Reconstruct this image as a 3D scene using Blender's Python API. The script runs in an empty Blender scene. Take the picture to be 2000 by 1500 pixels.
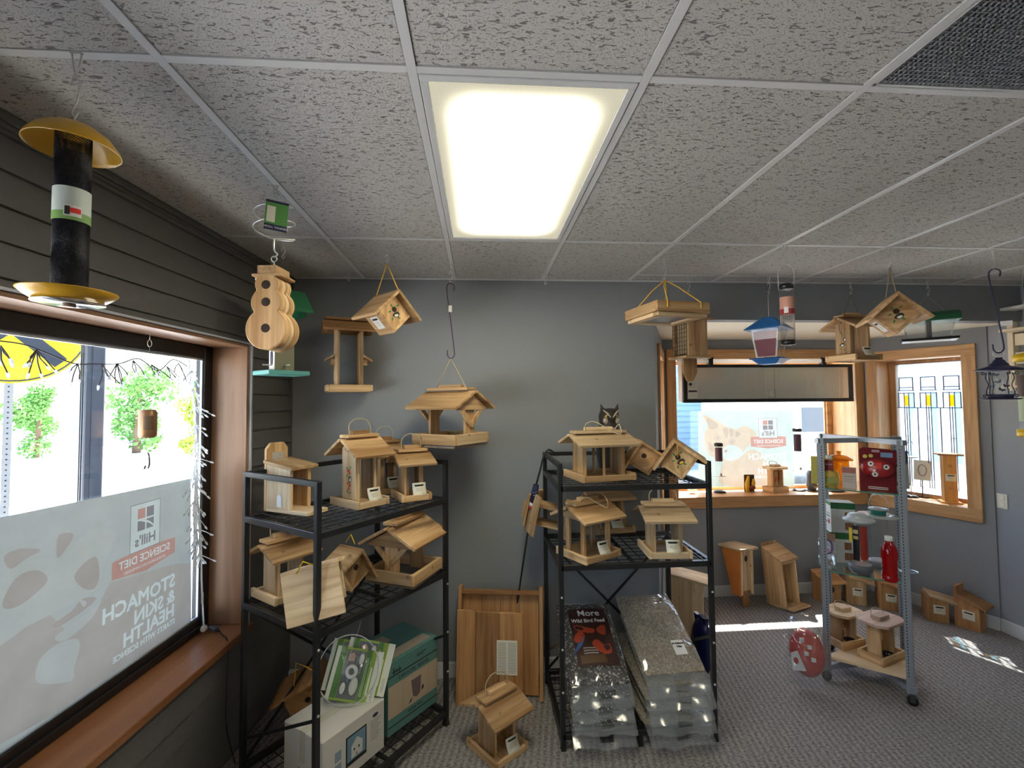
import bpy, math, random
from mathutils import Matrix, Vector
random.seed(7)
C = bpy.context.scene.collection
PI = math.pi
scene = bpy.context.scene

# ---------------------------------------------------------------- camera
cd = bpy.data.cameras.new('camera'); cam = bpy.data.objects.new('camera', cd); C.objects.link(cam)
cd.sensor_fit = 'HORIZONTAL'; cd.sensor_width = 36.0; cd.lens = 891.49 / 2000 * 36.0
cd.clip_start = 0.02; cd.clip_end = 300
ZC = 1.828
cam.matrix_world = (Matrix.Translation((0, 0, ZC)) @ Matrix.Rotation(-0.0707287, 4, 'Z')
                    @ Matrix.Rotation(PI / 2 + 0.0394362, 4, 'X') @ Matrix.Rotation(-0.0084701, 4, 'Z'))
scene.camera = cam

# ---------------------------------------------------------------- sky, sun, exposure
SUN = Vector((-0.27, -0.445, -1.0)).normalized()          # direction the light travels
wd = bpy.data.worlds.new('sky'); scene.world = wd; wd.use_nodes = True
wn = wd.node_tree; wn.nodes.clear()
sky = wn.nodes.new('ShaderNodeTexSky'); sky.sky_type = 'NISHITA'; sky.sun_disc = False
sky.sun_elevation = math.asin(-SUN.z); sky.sun_rotation = math.atan2(-SUN.x, -SUN.y); sky.air_density = 1.0; sky.dust_density = 2.0
bg = wn.nodes.new('ShaderNodeBackground'); bg.inputs['Strength'].default_value = 0.74
wo = wn.nodes.new('ShaderNodeOutputWorld')
wn.links.new(sky.outputs[0], bg.inputs[0]); wn.links.new(bg.outputs[0], wo.inputs[0])
sl = bpy.data.lights.new('sun', 'SUN'); sl.energy = 22.0; sl.angle = 0.009; sl.color = (1.0, 0.95, 0.88)
so = bpy.data.objects.new('sun', sl); C.objects.link(so); so.location = (2, 8, 12)
so.rotation_euler = SUN.to_track_quat('-Z', 'Y').to_euler()
vs = scene.view_settings
vs.view_transform = 'Standard'; vs.look = 'None'; vs.gamma = 1.0; vs.use_curve_mapping = False; vs.exposure = 1.0
scene.cycles.use_denoising = True
scene.cycles.max_bounces = 10; scene.cycles.diffuse_bounces = 5; scene.cycles.transparent_max_bounces = 24
scene.cycles.sample_clamp_indirect = 6.0
FIXTURE = 11.0                                              # emission of the ceiling panels

# ---------------------------------------------------------------- materials
MATS = {}
def nt(name):
    m = bpy.data.materials.new(name); m.use_nodes = True
    n = m.node_tree; b = n.nodes['Principled BSDF']; return m, n, b
def plain(name, col, rough=0.5, metal=0.0, spec=0.5, noise=0.0, nscale=40, bump=0.0):
    if name in MATS: return MATS[name]
    m, n, b = nt(name); b.inputs['Base Color'].default_value = (*col, 1)
    b.inputs['Roughness'].default_value = rough; b.inputs['Metallic'].default_value = metal
    b.inputs['Specular IOR Level'].default_value = spec
    if noise or bump:
        tc = n.nodes.new('ShaderNodeTexCoord'); t = n.nodes.new('ShaderNodeTexNoise'); t.inputs['Scale'].default_value = nscale
        t.inputs['Detail'].default_value = 4; n.links.new(tc.outputs['Object'], t.inputs['Vector'])
        if noise:
            mx = n.nodes.new('ShaderNodeMix'); mx.data_type = 'RGBA'
            mx.inputs[6].default_value = (*[c * (1 - noise) for c in col], 1); mx.inputs[7].default_value = (*[min(1, c * (1 + noise)) for c in col], 1)
            n.links.new(t.outputs['Fac'], mx.inputs[0]); n.links.new(mx.outputs[2], b.inputs['Base Color'])
        if bump:
            bp = n.nodes.new('ShaderNodeBump'); bp.inputs['Strength'].default_value = bump; bp.inputs['Distance'].default_value = 0.004
            n.links.new(t.outputs['Fac'], bp.inputs['Height']); n.links.new(bp.outputs[0], b.inputs['Normal'])
    MATS[name] = m; return m
def wood(name, c1, c2, rough=0.6, gs=1.0, var=0.25, spec=0.3, knots=True):
    """three variants, grain along x, y or z of the board"""
    if name in MATS: return MATS[name]
    out = {}
    for ax in 'xyz':
        m, n, b = nt(name + '_grain_' + ax)
        tc = n.nodes.new('ShaderNodeTexCoord'); oi = n.nodes.new('ShaderNodeObjectInfo')
        mp = n.nodes.new('ShaderNodeMapping'); sc = [34 * gs] * 3; sc['xyz'.index(ax)] = 2.2 * gs; mp.inputs['Scale'].default_value = sc
        ad = n.nodes.new('ShaderNodeVectorMath'); ad.operation = 'MULTIPLY_ADD'
        ml = n.nodes.new('ShaderNodeMath'); ml.operation = 'MULTIPLY'; ml.inputs[1].default_value = 37.0
        n.links.new(oi.outputs['Random'], ml.inputs[0])
        n.links.new(tc.outputs['Object'], mp.inputs['Vector'])
        ad.inputs[1].default_value = (1, 1, 1); n.links.new(mp.outputs[0], ad.inputs[0]); n.links.new(ml.outputs[0], ad.inputs[2])
        t = n.nodes.new('ShaderNodeTexNoise'); t.inputs['Scale'].default_value = 1.0; t.inputs['Detail'].default_value = 3.0
        t.inputs['Distortion'].default_value = 0.6
        n.links.new(ad.outputs[0], t.inputs['Vector'])
        t2 = n.nodes.new('ShaderNodeTexNoise'); t2.inputs['Scale'].default_value = 0.28; t2.inputs['Detail'].default_value = 2.0
        n.links.new(ad.outputs[0], t2.inputs['Vector'])
        av = n.nodes.new('ShaderNodeMath'); av.operation = 'ADD'; n.links.new(t.outputs['Fac'], av.inputs[0]); n.links.new(t2.outputs['Fac'], av.inputs[1])
        rp = n.nodes.new('ShaderNodeValToRGB'); e = rp.color_ramp.elements
        e[0].position = 0.36; e[0].color = (*c1, 1); e[1].position = 0.66; e[1].color = (*c2, 1)
        hf = n.nodes.new('ShaderNodeMath'); hf.operation = 'MULTIPLY'; hf.inputs[1].default_value = 0.5
        n.links.new(av.outputs[0], hf.inputs[0]); n.links.new(hf.outputs[0], rp.inputs['Fac'])
        hs = n.nodes.new('ShaderNodeHueSaturation')
        mr = n.nodes.new('ShaderNodeMapRange'); mr.inputs['To Min'].default_value = 1 - var; mr.inputs['To Max'].default_value = 1 + var
        n.links.new(oi.outputs['Random'], mr.inputs['Value']); n.links.new(mr.outputs[0], hs.inputs['Value'])
        n.links.new(rp.outputs[0], hs.inputs['Color'])
        if knots:
            v = n.nodes.new('ShaderNodeTexVoronoi'); v.feature = 'DISTANCE_TO_EDGE'; v.feature = 'F1'; v.inputs['Scale'].default_value = 6.5
            n.links.new(tc.outputs['Object'], v.inputs['Vector'])
            kr = n.nodes.new('ShaderNodeValToRGB'); k = kr.color_ramp.elements
            k[0].position = 0.02; k[0].color = (.35, .25, .18, 1); k[1].position = 0.085; k[1].color = (1, 1, 1, 1)
            n.links.new(v.outputs['Distance'], kr.inputs['Fac'])
            mm = n.nodes.new('ShaderNodeMix'); mm.data_type = 'RGBA'; mm.blend_type = 'MULTIPLY'; mm.inputs[0].default_value = 0.8
            n.links.new(hs.outputs[0], mm.inputs[6]); n.links.new(kr.outputs[0], mm.inputs[7]); n.links.new(mm.outputs[2], b.inputs['Base Color'])
        else:
            n.links.new(hs.outputs[0], b.inputs['Base Color'])
        bp = n.nodes.new('ShaderNodeBump'); bp.inputs['Strength'].default_value = 0.25; bp.inputs['Distance'].default_value = 0.002
        n.links.new(t.outputs['Fac'], bp.inputs['Height']); n.links.new(bp.outputs[0], b.inputs['Normal'])
        b.inputs['Roughness'].default_value = rough; b.inputs['Specular IOR Level'].default_value = spec
        out[ax] = m
    MATS[name] = out; return out
def glassy(name, tint=(1, 1, 1), gloss=1.0, rough=0.02, body=0.0, bodycol=(1, 1, 1), ior=1.45):
    """thin clear sheet: light goes through (tinted), surface glints; optional milky body"""
    if name in MATS: return MATS[name]
    m, n, b = nt(name); n.nodes.remove(b); o = n.nodes['Material Output']
    tr = n.nodes.new('ShaderNodeBsdfTransparent'); tr.inputs[0].default_value = (*tint, 1)
    gl = n.nodes.new('ShaderNodeBsdfGlossy'); gl.inputs['Roughness'].default_value = rough
    ge = n.nodes.new('ShaderNodeNewGeometry'); dt = n.nodes.new('ShaderNodeVectorMath'); dt.operation = 'DOT_PRODUCT'
    n.links.new(ge.outputs['Incoming'], dt.inputs[0]); n.links.new(ge.outputs['Normal'], dt.inputs[1])
    def mth(op, a, bb=None, clamp=False):
        q = n.nodes.new('ShaderNodeMath'); q.operation = op; q.use_clamp = clamp
        for k, vv in enumerate((a, bb)):
            if vv is None: continue
            if isinstance(vv, (int, float)): q.inputs[k].default_value = vv
            else: n.links.new(vv, q.inputs[k])
        return q.outputs[0]
    sch = mth('POWER', mth('SUBTRACT', 1.0, mth('ABSOLUTE', dt.outputs['Value'])), 5.0)     # Schlick reflectance, same from both sides
    fm_ = mth('MULTIPLY', mth('ADD', mth('MULTIPLY', sch, .92), .04), gloss, True)
    mx = n.nodes.new('ShaderNodeMixShader'); n.links.new(fm_, mx.inputs[0])
    base = tr
    if body:
        df = n.nodes.new('ShaderNodeBsdfDiffuse'); df.inputs[0].default_value = (*bodycol, 1)
        tl = n.nodes.new('ShaderNodeBsdfTranslucent'); tl.inputs[0].default_value = (*bodycol, 1)
        m1 = n.nodes.new('ShaderNodeMixShader'); m1.inputs[0].default_value = 0.5; n.links.new(df.outputs[0], m1.inputs[1]); n.links.new(tl.outputs[0], m1.inputs[2])
        m2 = n.nodes.new('ShaderNodeMixShader'); m2.inputs[0].default_value = body
        n.links.new(tr.outputs[0], m2.inputs[1]); n.links.new(m1.outputs[0], m2.inputs[2]); base = m2
    n.links.new(base.outputs[0], mx.inputs[1]); n.links.new(gl.outputs[0], mx.inputs[2]); n.links.new(mx.outputs[0], o.inputs[0])
    MATS[name] = m; return m
def vinyl(name, col, trans=0.5, mottle=.16):
    """thin printed sheet that lets daylight through"""
    if name in MATS: return MATS[name]
    m, n, b = nt(name); n.nodes.remove(b); o = n.nodes['Material Output']
    df = n.nodes.new('ShaderNodeBsdfDiffuse'); tl = n.nodes.new('ShaderNodeBsdfTranslucent')
    tc = n.nodes.new('ShaderNodeTexCoord'); tx = n.nodes.new('ShaderNodeTexNoise'); tx.inputs['Scale'].default_value = 9; tx.inputs['Detail'].default_value = 6; n.links.new(tc.outputs['Object'], tx.inputs['Vector'])
    mc = n.nodes.new('ShaderNodeMix'); mc.data_type = 'RGBA'; mc.inputs[6].default_value = (*[c*(1-mottle) for c in col], 1); mc.inputs[7].default_value = (*[c*(1+mottle) for c in col], 1)
    n.links.new(tx.outputs['Fac'], mc.inputs[0]); n.links.new(mc.outputs[2], df.inputs[0]); n.links.new(mc.outputs[2], tl.inputs[0])
    mx = n.nodes.new('ShaderNodeMixShader'); mx.inputs[0].default_value = trans
    n.links.new(df.outputs[0], mx.inputs[1]); n.links.new(tl.outputs[0], mx.inputs[2]); n.links.new(mx.outputs[0], o.inputs[0])
    MATS[name] = m; return m

cedar = wood('cedar', (.34, .185, .075), (.74, .51, .275))
pale = wood('pale_cedar', (.46, .30, .16), (.82, .64, .41))
redc = wood('red_cedar', (.30, .135, .05), (.56, .32, .14))
oak = wood('oak', (.42, .21, .08), (.66, .39, .175), gs=1.6, knots=False, var=.08, rough=.42, spec=.5)
stain = wood('stained_wood', (.20, .075, .028), (.34, .15, .065), gs=.8, knots=False, var=.05, rough=.35, spec=.5)
walnut = wood('jamb_wood', (.25, .125, .06), (.38, .21, .115), gs=.8, knots=False, var=.05, rough=.4, spec=.5)
ply = wood('plywood', (.55, .40, .24), (.72, .56, .37), gs=.6, knots=False)
paint_gray = plain('gray_wall_paint', (.255, .27, .29), .75, noise=.06, nscale=120, bump=.12)
paint_header = paint_gray
siding = plain('charcoal_siding', (.125, .122, .12), .55, noise=.12, nscale=30, bump=.1)
white_trim = plain('white_trim_paint', (.62, .64, .66), .45)
cream = plain('cream_soffit', (.80, .77, .66), .8)
blackm = plain('black_metal', (.012, .013, .015), .38, spec=.6)
blackf = plain('black_frame', (.014, .014, .017), .3)
silver = plain('silver_metal', (.55, .57, .60), .35, metal=.7)
wire = plain('steel_wire', (.72, .72, .70), .3, metal=.55)
rope = plain('sisal_rope', (.50, .40, .26), .8)
ropey = plain('yellow_rope', (.72, .43, .05), .6)
ropeg = plain('gray_cord', (.20, .19, .18), .7)
paper = plain('cream_paper', (.78, .74, .60), .8)
whitep = plain('white_paper', (.82, .82, .80), .7)
ink = plain('black_ink', (.02, .02, .022), .7)
inkg = plain('gray_ink', (.30, .29, .27), .7)
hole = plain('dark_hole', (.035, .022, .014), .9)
clear = glassy('clear_plastic', (.965, .975, .975), .9, .03)
pane_m = glassy('window_glass', (.97, .985, .985), 1.0, .01)
shelfglass = glassy('shelf_glass', (.86, .95, .92), 1.6, .02)
edgeglass = plain('green_glass_edge', (.07, .30, .23), .15)
red = plain('red_plastic', (.42, .012, .018), .3)
yellow = plain('yellow_enamel', (.62, .34, .02), .28)
green = plain('green_plastic', (.02, .14, .06), .4)
blue = plain('blue_plastic', (.025, .16, .47), .3)
navy = plain('navy_metal', (.018, .02, .075), .4)
purple = plain('purple_metal', (.07, .025, .10), .4)

# ---------------------------------------------------------------- mesh building
class MB:
    def __init__(self): self.v = []; self.f = []; self.sm = []
    def add(self, vs, fs, M=None, smooth=False):
        k = len(self.v)
        self.v += [tuple(M @ Vector(p)) if M else tuple(p) for p in vs]
        self.f += [[i + k for i in f] for f in fs]; self.sm += [smooth] * len(fs); return self
    def box(self, x0, x1, y0, y1, z0, z1, M=None):
        if x0 > x1: x0, x1 = x1, x0
        if y0 > y1: y0, y1 = y1, y0
        if z0 > z1: z0, z1 = z1, z0
        return self.add([(x0,y0,z0),(x1,y0,z0),(x1,y1,z0),(x0,y1,z0),(x0,y0,z1),(x1,y0,z1),(x1,y1,z1),(x0,y1,z1)],
                        [(0,3,2,1),(4,5,6,7),(0,1,5,4),(1,2,6,5),(2,3,7,6),(3,0,4,7)], M)
    def cb(self, c, s, M=None):
        return self.box(c[0]-s[0]/2, c[0]+s[0]/2, c[1]-s[1]/2, c[1]+s[1]/2, c[2]-s[2]/2, c[2]+s[2]/2, M)
    def bar(self, p0, p1, w, h=None, up=(0,0,1)):
        """square bar from p0 to p1"""
        h = h or w; p0 = Vector(p0); p1 = Vector(p1); d = (p1-p0); L = d.length; d.normalize(); up = Vector(up)
        if abs(d.dot(up)) > .98: up = Vector((0,1,0))
        s = d.cross(up).normalized(); u = s.cross(d)
        M = Matrix(((s.x,d.x,u.x,p0.x),(s.y,d.y,u.y,p0.y),(s.z,d.z,u.z,p0.z),(0,0,0,1)))
        return self.box(-w/2, w/2, 0, L, -h/2, h/2, M)
    def prism(self, poly, a, b, axis='y', M=None):
        """poly in the two other axes (order x,z for y; x,y for z; y,z for x), extruded from a to b"""
        n = len(poly)
        def P(p, t): return {'y': (p[0], t, p[1]), 'z': (p[0], p[1], t), 'x': (t, p[0], p[1])}[axis]
        vs = [P(p, a) for p in poly] + [P(p, b) for p in poly]
        ar = sum(poly[i][0]*poly[(i+1)%n][1] - poly[(i+1)%n][0]*poly[i][1] for i in range(n)) * (1 if b > a else -1)
        flip = (ar > 0) == (axis == 'y')
        fs = [list(range(n))[::-1], list(range(n, 2*n))] + [[i, (i+1)%n, (i+1)%n+n, i+n] for i in range(n)]
        if flip: fs = [f[::-1] for f in fs]
        return self.add(vs, fs, M)
    def tube(self, pts, r, seg=6, closed=False, M=None):
        pts = [Vector(p) for p in pts]; n = len(pts); vs = []; prev = None
        for i, p in enumerate(pts):
            if closed: d = pts[(i+1)%n] - pts[i-1]
            else: d = pts[min(i+1, n-1)] - pts[max(i-1, 0)]
            if d.length < 1e-9: d = Vector((0,0,1))
            d.normalize()
            if prev is None:
                u = Vector((0,0,1)) if abs(d.z) < .9 else Vector((1,0,0))
                prev = d.cross(u).normalized()
            s = (prev - d * prev.dot(d))
            s = s.normalized() if s.length > 1e-6 else d.orthogonal().normalized()
            prev = s; w = d.cross(s)
            rr = r[i] if isinstance(r, (list, tuple)) else r
            vs += [p + (s*math.cos(2*PI*k/seg) + w*math.sin(2*PI*k/seg))*rr for k in range(seg)]
        fs = []
        for i in range(n if closed else n-1):
            j = (i+1) % n
            fs += [[i*seg+k, i*seg+(k+1)%seg, j*seg+(k+1)%seg, j*seg+k] for k in range(seg)]
        if not closed: fs += [list(range(seg))[::-1], [(n-1)*seg+k for k in range(seg)]]
        return self.add(vs, fs, M, True)
    def cyl(self, p0, p1, r, seg=16): return self.tube([p0, p1], r, seg)
    def lathe(self, prof, seg=24, M=None, smooth=True, cap=True):
        """prof: (r, z) from bottom to top"""
        n = len(prof); vs = [(r*math.cos(2*PI*k/seg), r*math.sin(2*PI*k/seg), z) for r, z in prof for k in range(seg)]
        fs = [[i*seg+k, i*seg+(k+1)%seg, (i+1)*seg+(k+1)%seg, (i+1)*seg+k] for i in range(n-1) for k in range(seg)]
        if cap: fs += [list(range(seg))[::-1], [(n-1)*seg+k for k in range(seg)]]
        return self.add(vs, fs, M, smooth)
    def quad(self, a, b, c, d): return self.add([a, b, c, d], [(0,1,2,3)])
    def ball(self, c, r, seg=12, rings=8, M=None):
        r = r if isinstance(r, (tuple, list)) else (r, r, r)
        vs = [(c[0], c[1], c[2]-r[2])]
        for i in range(1, rings):
            t = PI*i/rings
            vs += [(c[0]+r[0]*math.sin(t)*math.cos(2*PI*k/seg), c[1]+r[1]*math.sin(t)*math.sin(2*PI*k/seg), c[2]-r[2]*math.cos(t)) for k in range(seg)]
        vs.append((c[0], c[1], c[2]+r[2])); e = len(vs)-1
        fs = [[0, 1+(k+1)%seg, 1+k] for k in range(seg)]
        fs += [[1+i*seg+k, 1+i*seg+(k+1)%seg, 1+(i+1)*seg+(k+1)%seg, 1+(i+1)*seg+k] for i in range(rings-2) for k in range(seg)]
        fs += [[e, 1+(rings-2)*seg+k, 1+(rings-2)*seg+(k+1)%seg] for k in range(seg)]
        return self.add(vs, fs, M, True)

def part(name, mb, mat, parent=None, M=None, bevel=0.0, kind=None, label=None, solid=0.0):
    me = bpy.data.meshes.new(name); me.from_pydata(mb.v, [], mb.f)
    me.polygons.foreach_set('use_smooth', mb.sm)
    if isinstance(mat, dict):
        lo = [min(p[i] for p in mb.v) for i in range(3)]; hi = [max(p[i] for p in mb.v) for i in range(3)]
        d = [hi[i]-lo[i] for i in range(3)]; mat = mat['xyz'[d.index(max(d))]]
    me.materials.append(mat); me.update()
    o = bpy.data.objects.new(name, me); C.objects.link(o)
    if parent is not None: o.parent = parent
    if M is not None: o.matrix_local = M
    if bevel:
        b = o.modifiers.new('bevel', 'BEVEL'); b.width = bevel; b.segments = 1; b.limit_method = 'ANGLE'
    if solid:
        s = o.modifiers.new('thickness', 'SOLIDIFY'); s.thickness = solid
    if kind or name in ('text_lines', 'printed_lines', 'sticker_lines', 'small_print'): o['kind'] = kind or 'stuff'
    if label: o['label'] = label
    return o
def thing(name, label, cat, loc=(0,0,0), rz=0.0, group=None, M=None):
    o = bpy.data.objects.new(name, None); C.objects.link(o); o.empty_display_size = .05
    o.matrix_world = M if M is not None else Matrix.Translation(loc) @ Matrix.Rotation(rz, 4, 'Z')
    o['label'] = label; o['category'] = cat
    if group: o['group'] = group
    return o
def tag(o, label, cat, group=None):
    o['label'] = label; o['category'] = cat
    if group: o['group'] = group
    return o
def struct(name, mb, mat, M=None, parent=None, bevel=0.0):
    o = part(name, mb, mat, parent, M, bevel)
    if parent is None: o['kind'] = 'structure'
    return o
def rot(ax, deg): return Matrix.Rotation(math.radians(deg), 4, ax)
def tr(x, y, z): return Matrix.Translation((x, y, z))
def text(name, body, size, mat, parent, M, depth=.0004, align='CENTER', label=None, spacing=1.0, shear=0.0, bold=0.0):
    """flat lettering in the local x,y plane of M"""
    cu = bpy.data.curves.new(name, 'FONT'); cu.body = body; cu.size = size; cu.extrude = depth; cu.align_x = align; cu.align_y = 'CENTER'
    cu.space_character = spacing; cu.shear = shear; cu.offset = bold; cu.resolution_u = 3
    t = bpy.data.objects.new(name, cu); C.objects.link(t)
    me = bpy.data.meshes.new_from_object(t.evaluated_get(bpy.context.evaluated_depsgraph_get()))
    bpy.data.objects.remove(t); bpy.data.curves.remove(cu)
    me.materials.clear(); me.materials.append(mat); me.name = name
    o = bpy.data.objects.new(name, me); C.objects.link(o); o.parent = parent; o.matrix_local = M
    if label: o['label'] = label
    return o
def smooth_poly(pts, k=4):
    """closed Catmull-Rom outline"""
    out = []; n = len(pts)
    for i in range(n):
        p0, p1, p2, p3 = pts[i-1], pts[i], pts[(i+1)%n], pts[(i+2)%n]
        for j in range(k):
            t = j/k
            out.append(tuple(.5*((2*p1[a]) + (p2[a]-p0[a])*t + (2*p0[a]-5*p1[a]+4*p2[a]-p3[a])*t*t + (3*p1[a]-p0[a]-3*p2[a]+p3[a])*t**3) for a in (0,1)))
    return out
def spline(pts, k=6):
    pts = [Vector(p) for p in pts]; out = []; n = len(pts)
    for i in range(n-1):
        p0, p1, p2, p3 = pts[max(i-1,0)], pts[i], pts[i+1], pts[min(i+2,n-1)]
        for j in range(k):
            t = j/k; out.append(.5*((2*p1)+(p2-p0)*t+(2*p0-5*p1+4*p2-p3)*t*t+(3*p1-p0-3*p2+p3)*t**3))
    out.append(pts[-1]); return out
def disc(n, r, cx=0, cy=0, ry=None):
    return [(cx+r*math.cos(2*PI*k/n), cy+(ry or r)*math.sin(2*PI*k/n)) for k in range(n)]
# ================================================================ THE ROOM
H = 2.675
ft2 = .6096; ft4 = 1.2192
AX = -.7775; BY = 1.142                        # ceiling grid origin
WB = 3.14                                      # back wall
ld = Vector((.065, 1, 0)).normalized(); ln = Vector((ld.y, -ld.x, 0))
def frame(o, x, y): return Matrix(((x[0], y[0], 0, o[0]), (x[1], y[1], 0, o[1]), (0, 0, 1, o[2]), (0, 0, 0, 1)))
ML = frame((-1.262, WB, 0), -ld, ln)           # left wall: x = along the wall towards the viewer, y = into the room
YB = -3.7                                      # wall behind the viewer
LS = 6.86

# carpet
m, n, b = nt('carpet')
tc = n.nodes.new('ShaderNodeTexCoord')
mp = n.nodes.new('ShaderNodeMapping'); mp.inputs['Rotation'].default_value = (0, 0, .12); mp.inputs['Scale'].default_value = (1, 1.6, 1); n.links.new(tc.outputs['Object'], mp.inputs['Vector'])
v = n.nodes.new('ShaderNodeTexVoronoi'); v.inputs['Scale'].default_value = 95; v.inputs['Randomness'].default_value = .55; n.links.new(mp.outputs[0], v.inputs['Vector'])
w = n.nodes.new('ShaderNodeTexWave'); w.bands_direction = 'X'; w.inputs['Scale'].default_value = 9; w.inputs['Distortion'].default_value = 2.5; w.inputs['Detail'].default_value = 3; w.inputs['Detail Scale'].default_value = 4
n.links.new(mp.outputs[0], w.inputs['Vector'])
t = n.nodes.new('ShaderNodeTexNoise'); t.inputs['Scale'].default_value = 60; t.inputs['Detail'].default_value = 4; n.links.new(mp.outputs[0], t.inputs['Vector'])
r1 = n.nodes.new('ShaderNodeValToRGB'); e = r1.color_ramp.elements; e[0].position = .3; e[0].color = (.135, .128, .126, 1); e[1].position = .72; e[1].color = (.39, .375, .37, 1)
a1 = n.nodes.new('ShaderNodeMath'); a1.operation = 'MULTIPLY_ADD'; a1.inputs[1].default_value = .16; n.links.new(w.outputs['Fac'], a1.inputs[0])
s1 = n.nodes.new('ShaderNodeMath'); s1.operation = 'MULTIPLY'; s1.inputs[1].default_value = .84; n.links.new(t.outputs['Fac'], s1.inputs[0]); n.links.new(s1.outputs[0], a1.inputs[2])
n.links.new(a1.outputs[0], r1.inputs['Fac']); n.links.new(r1.outputs[0], b.inputs['Base Color'])
bp = n.nodes.new('ShaderNodeBump'); bp.inputs['Strength'].default_value = .7; bp.inputs['Distance'].default_value = .006
n.links.new(v.outputs['Distance'], bp.inputs['Height']); n.links.new(bp.outputs[0], b.inputs['Normal'])
b.inputs['Roughness'].default_value = .95; b.inputs['Specular IOR Level'].default_value = .1
carpet = m
struct('floor', MB().prism([(-1.75, YB-.1), (4.3, YB-.1), (4.3, 3.3), (3.85, 4.35), (1.6, 4.35), (1.05, 3.2), (-1.3, 3.3)], -.05, 0, 'z'), carpet)

# ---------------- ceiling: T-bar grid, lay-in tiles, light panels, return grille
m, n, b = nt('fissured_ceiling_tile')
tc = n.nodes.new('ShaderNodeTexCoord')
mp = n.nodes.new('ShaderNodeMapping'); mp.inputs['Scale'].default_value = (52, 135, 60); n.links.new(tc.outputs['Object'], mp.inputs['Vector'])
t = n.nodes.new('ShaderNodeTexNoise'); t.inputs['Scale'].default_value = 1.0; t.inputs['Detail'].default_value = 1.5; t.inputs['Distortion'].default_value = .9
n.links.new(mp.outputs[0], t.inputs['Vector'])
t2 = n.nodes.new('ShaderNodeTexNoise'); t2.inputs['Scale'].default_value = 260; t2.inputs['Detail'].default_value = 2; n.links.new(tc.outputs['Object'], t2.inputs['Vector'])
r1 = n.nodes.new('ShaderNodeValToRGB'); e = r1.color_ramp.elements; e[0].position = .335; e[0].color = (0, 0, 0, 1); e[1].position = .385; e[1].color = (1, 1, 1, 1); n.links.new(t.outputs['Fac'], r1.inputs['Fac'])
r2 = n.nodes.new('ShaderNodeValToRGB'); e = r2.color_ramp.elements; e[0].position = .30; e[0].color = (.25, .25, .25, 1); e[1].position = .38; e[1].color = (1, 1, 1, 1); n.links.new(t2.outputs['Fac'], r2.inputs['Fac'])
mu = n.nodes.new('ShaderNodeMath'); mu.operation = 'MULTIPLY'; n.links.new(r1.outputs[0], mu.inputs[0]); n.links.new(r2.outputs[0], mu.inputs[1])
mx = n.nodes.new('ShaderNodeMix'); mx.data_type = 'RGBA'; mx.inputs[6].default_value = (.22, .20, .19, 1); mx.inputs[7].default_value = (.60, .588, .572, 1)
n.links.new(mu.outputs[0], mx.inputs[0]); n.links.new(mx.outputs[2], b.inputs['Base Color'])
bp = n.nodes.new('ShaderNodeBump'); bp.inputs['Strength'].default_value = .8; bp.inputs['Distance'].default_value = .006; n.links.new(mu.outputs[0], bp.inputs['Height']); n.links.new(bp.outputs[0], b.inputs['Normal'])
b.inputs['Roughness'].default_value = .9; tile_m = m
tee = plain('white_grid_metal', (.74, .75, .76), .4)
ceil = struct('ceiling', MB().prism([(-1.75, YB-.1), (4.3, YB-.1), (4.3, 3.26), (-1.3, 3.26)], H+.10, H+.16, 'z'), plain('plenum_white', (.4, .4, .4), .9))
xs = [AX + ft2*i for i in range(0, 9)]         # main lines
ys = [BY + ft4*j for j in range(-4, 2)]
cuts = {}
def lwx(y): return -1.262 + .065*(y-WB)
fixtures = [(1, 0), (1, -3), (5, -2), (5, -4), (1, -5)]
cells = []
for i in range(-1, 9):
    for j in range(-5, 2):
        x0 = xs[i] if i >= 0 else None; x1 = xs[i+1] if i < 8 else 4.1
        if i == 8: continue
        y0 = BY + ft4*j; y1 = BY + ft4*(j+1)
        if y1 < YB: continue
        y0 = max(y0, YB)
        if j == 1:
            segs = [(y0, WB)] if i < 3 else [(y0, y0+ft2), (y0+ft2, WB)]
        else: segs = [(y0, y1)]
        if (i, j) in fixtures or (i, j) == (3, -1): continue
        for a, c in segs: cells.append((x0, min(x1, 4.08), a, c))
g = .013
for x0, x1, a, c in cells:
    if x0 is None:
        mb = MB().prism([(lwx(a)+.004, a+g), (x1-g, a+g), (x1-g, c-g), (lwx(c)+.004, c-g)], H+.002, H+.016, 'z')
        part('ceiling_tile', mb, tile_m, ceil)
    else:
        part('ceiling_tile', MB().box(x0+g, x1-g, a+g, c-g, H+.002, H+.016), tile_m, ceil, bevel=.002)
for x in xs:
    part('grid_bar', MB().box(x-.012, x+.012, YB, WB, H-.001, H+.004).box(x-.002, x+.002, YB, WB, H, H+.04), tee, ceil)
for j, y in enumerate([BY + ft4*k for k in range(-3, 2)]):
    mb = MB()
    edge = [lwx(y)] + xs + [4.1]
    for a, c in zip(edge[:-1], edge[1:]): mb.box(a+.0125, c-.0125, y-.012, y+.012, H-.001, H+.004)
    part('grid_bar', mb, tee, ceil)
part('grid_bar', MB().box(xs[3]+.012, 4.08, 2.97-.012, 2.97+.012, H-.001, H+.004), tee, ceil)
part('wall_angle', MB().box(-1.25, 4.08, WB-.022, WB, H-.003, H+.003), tee, ceil)

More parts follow.
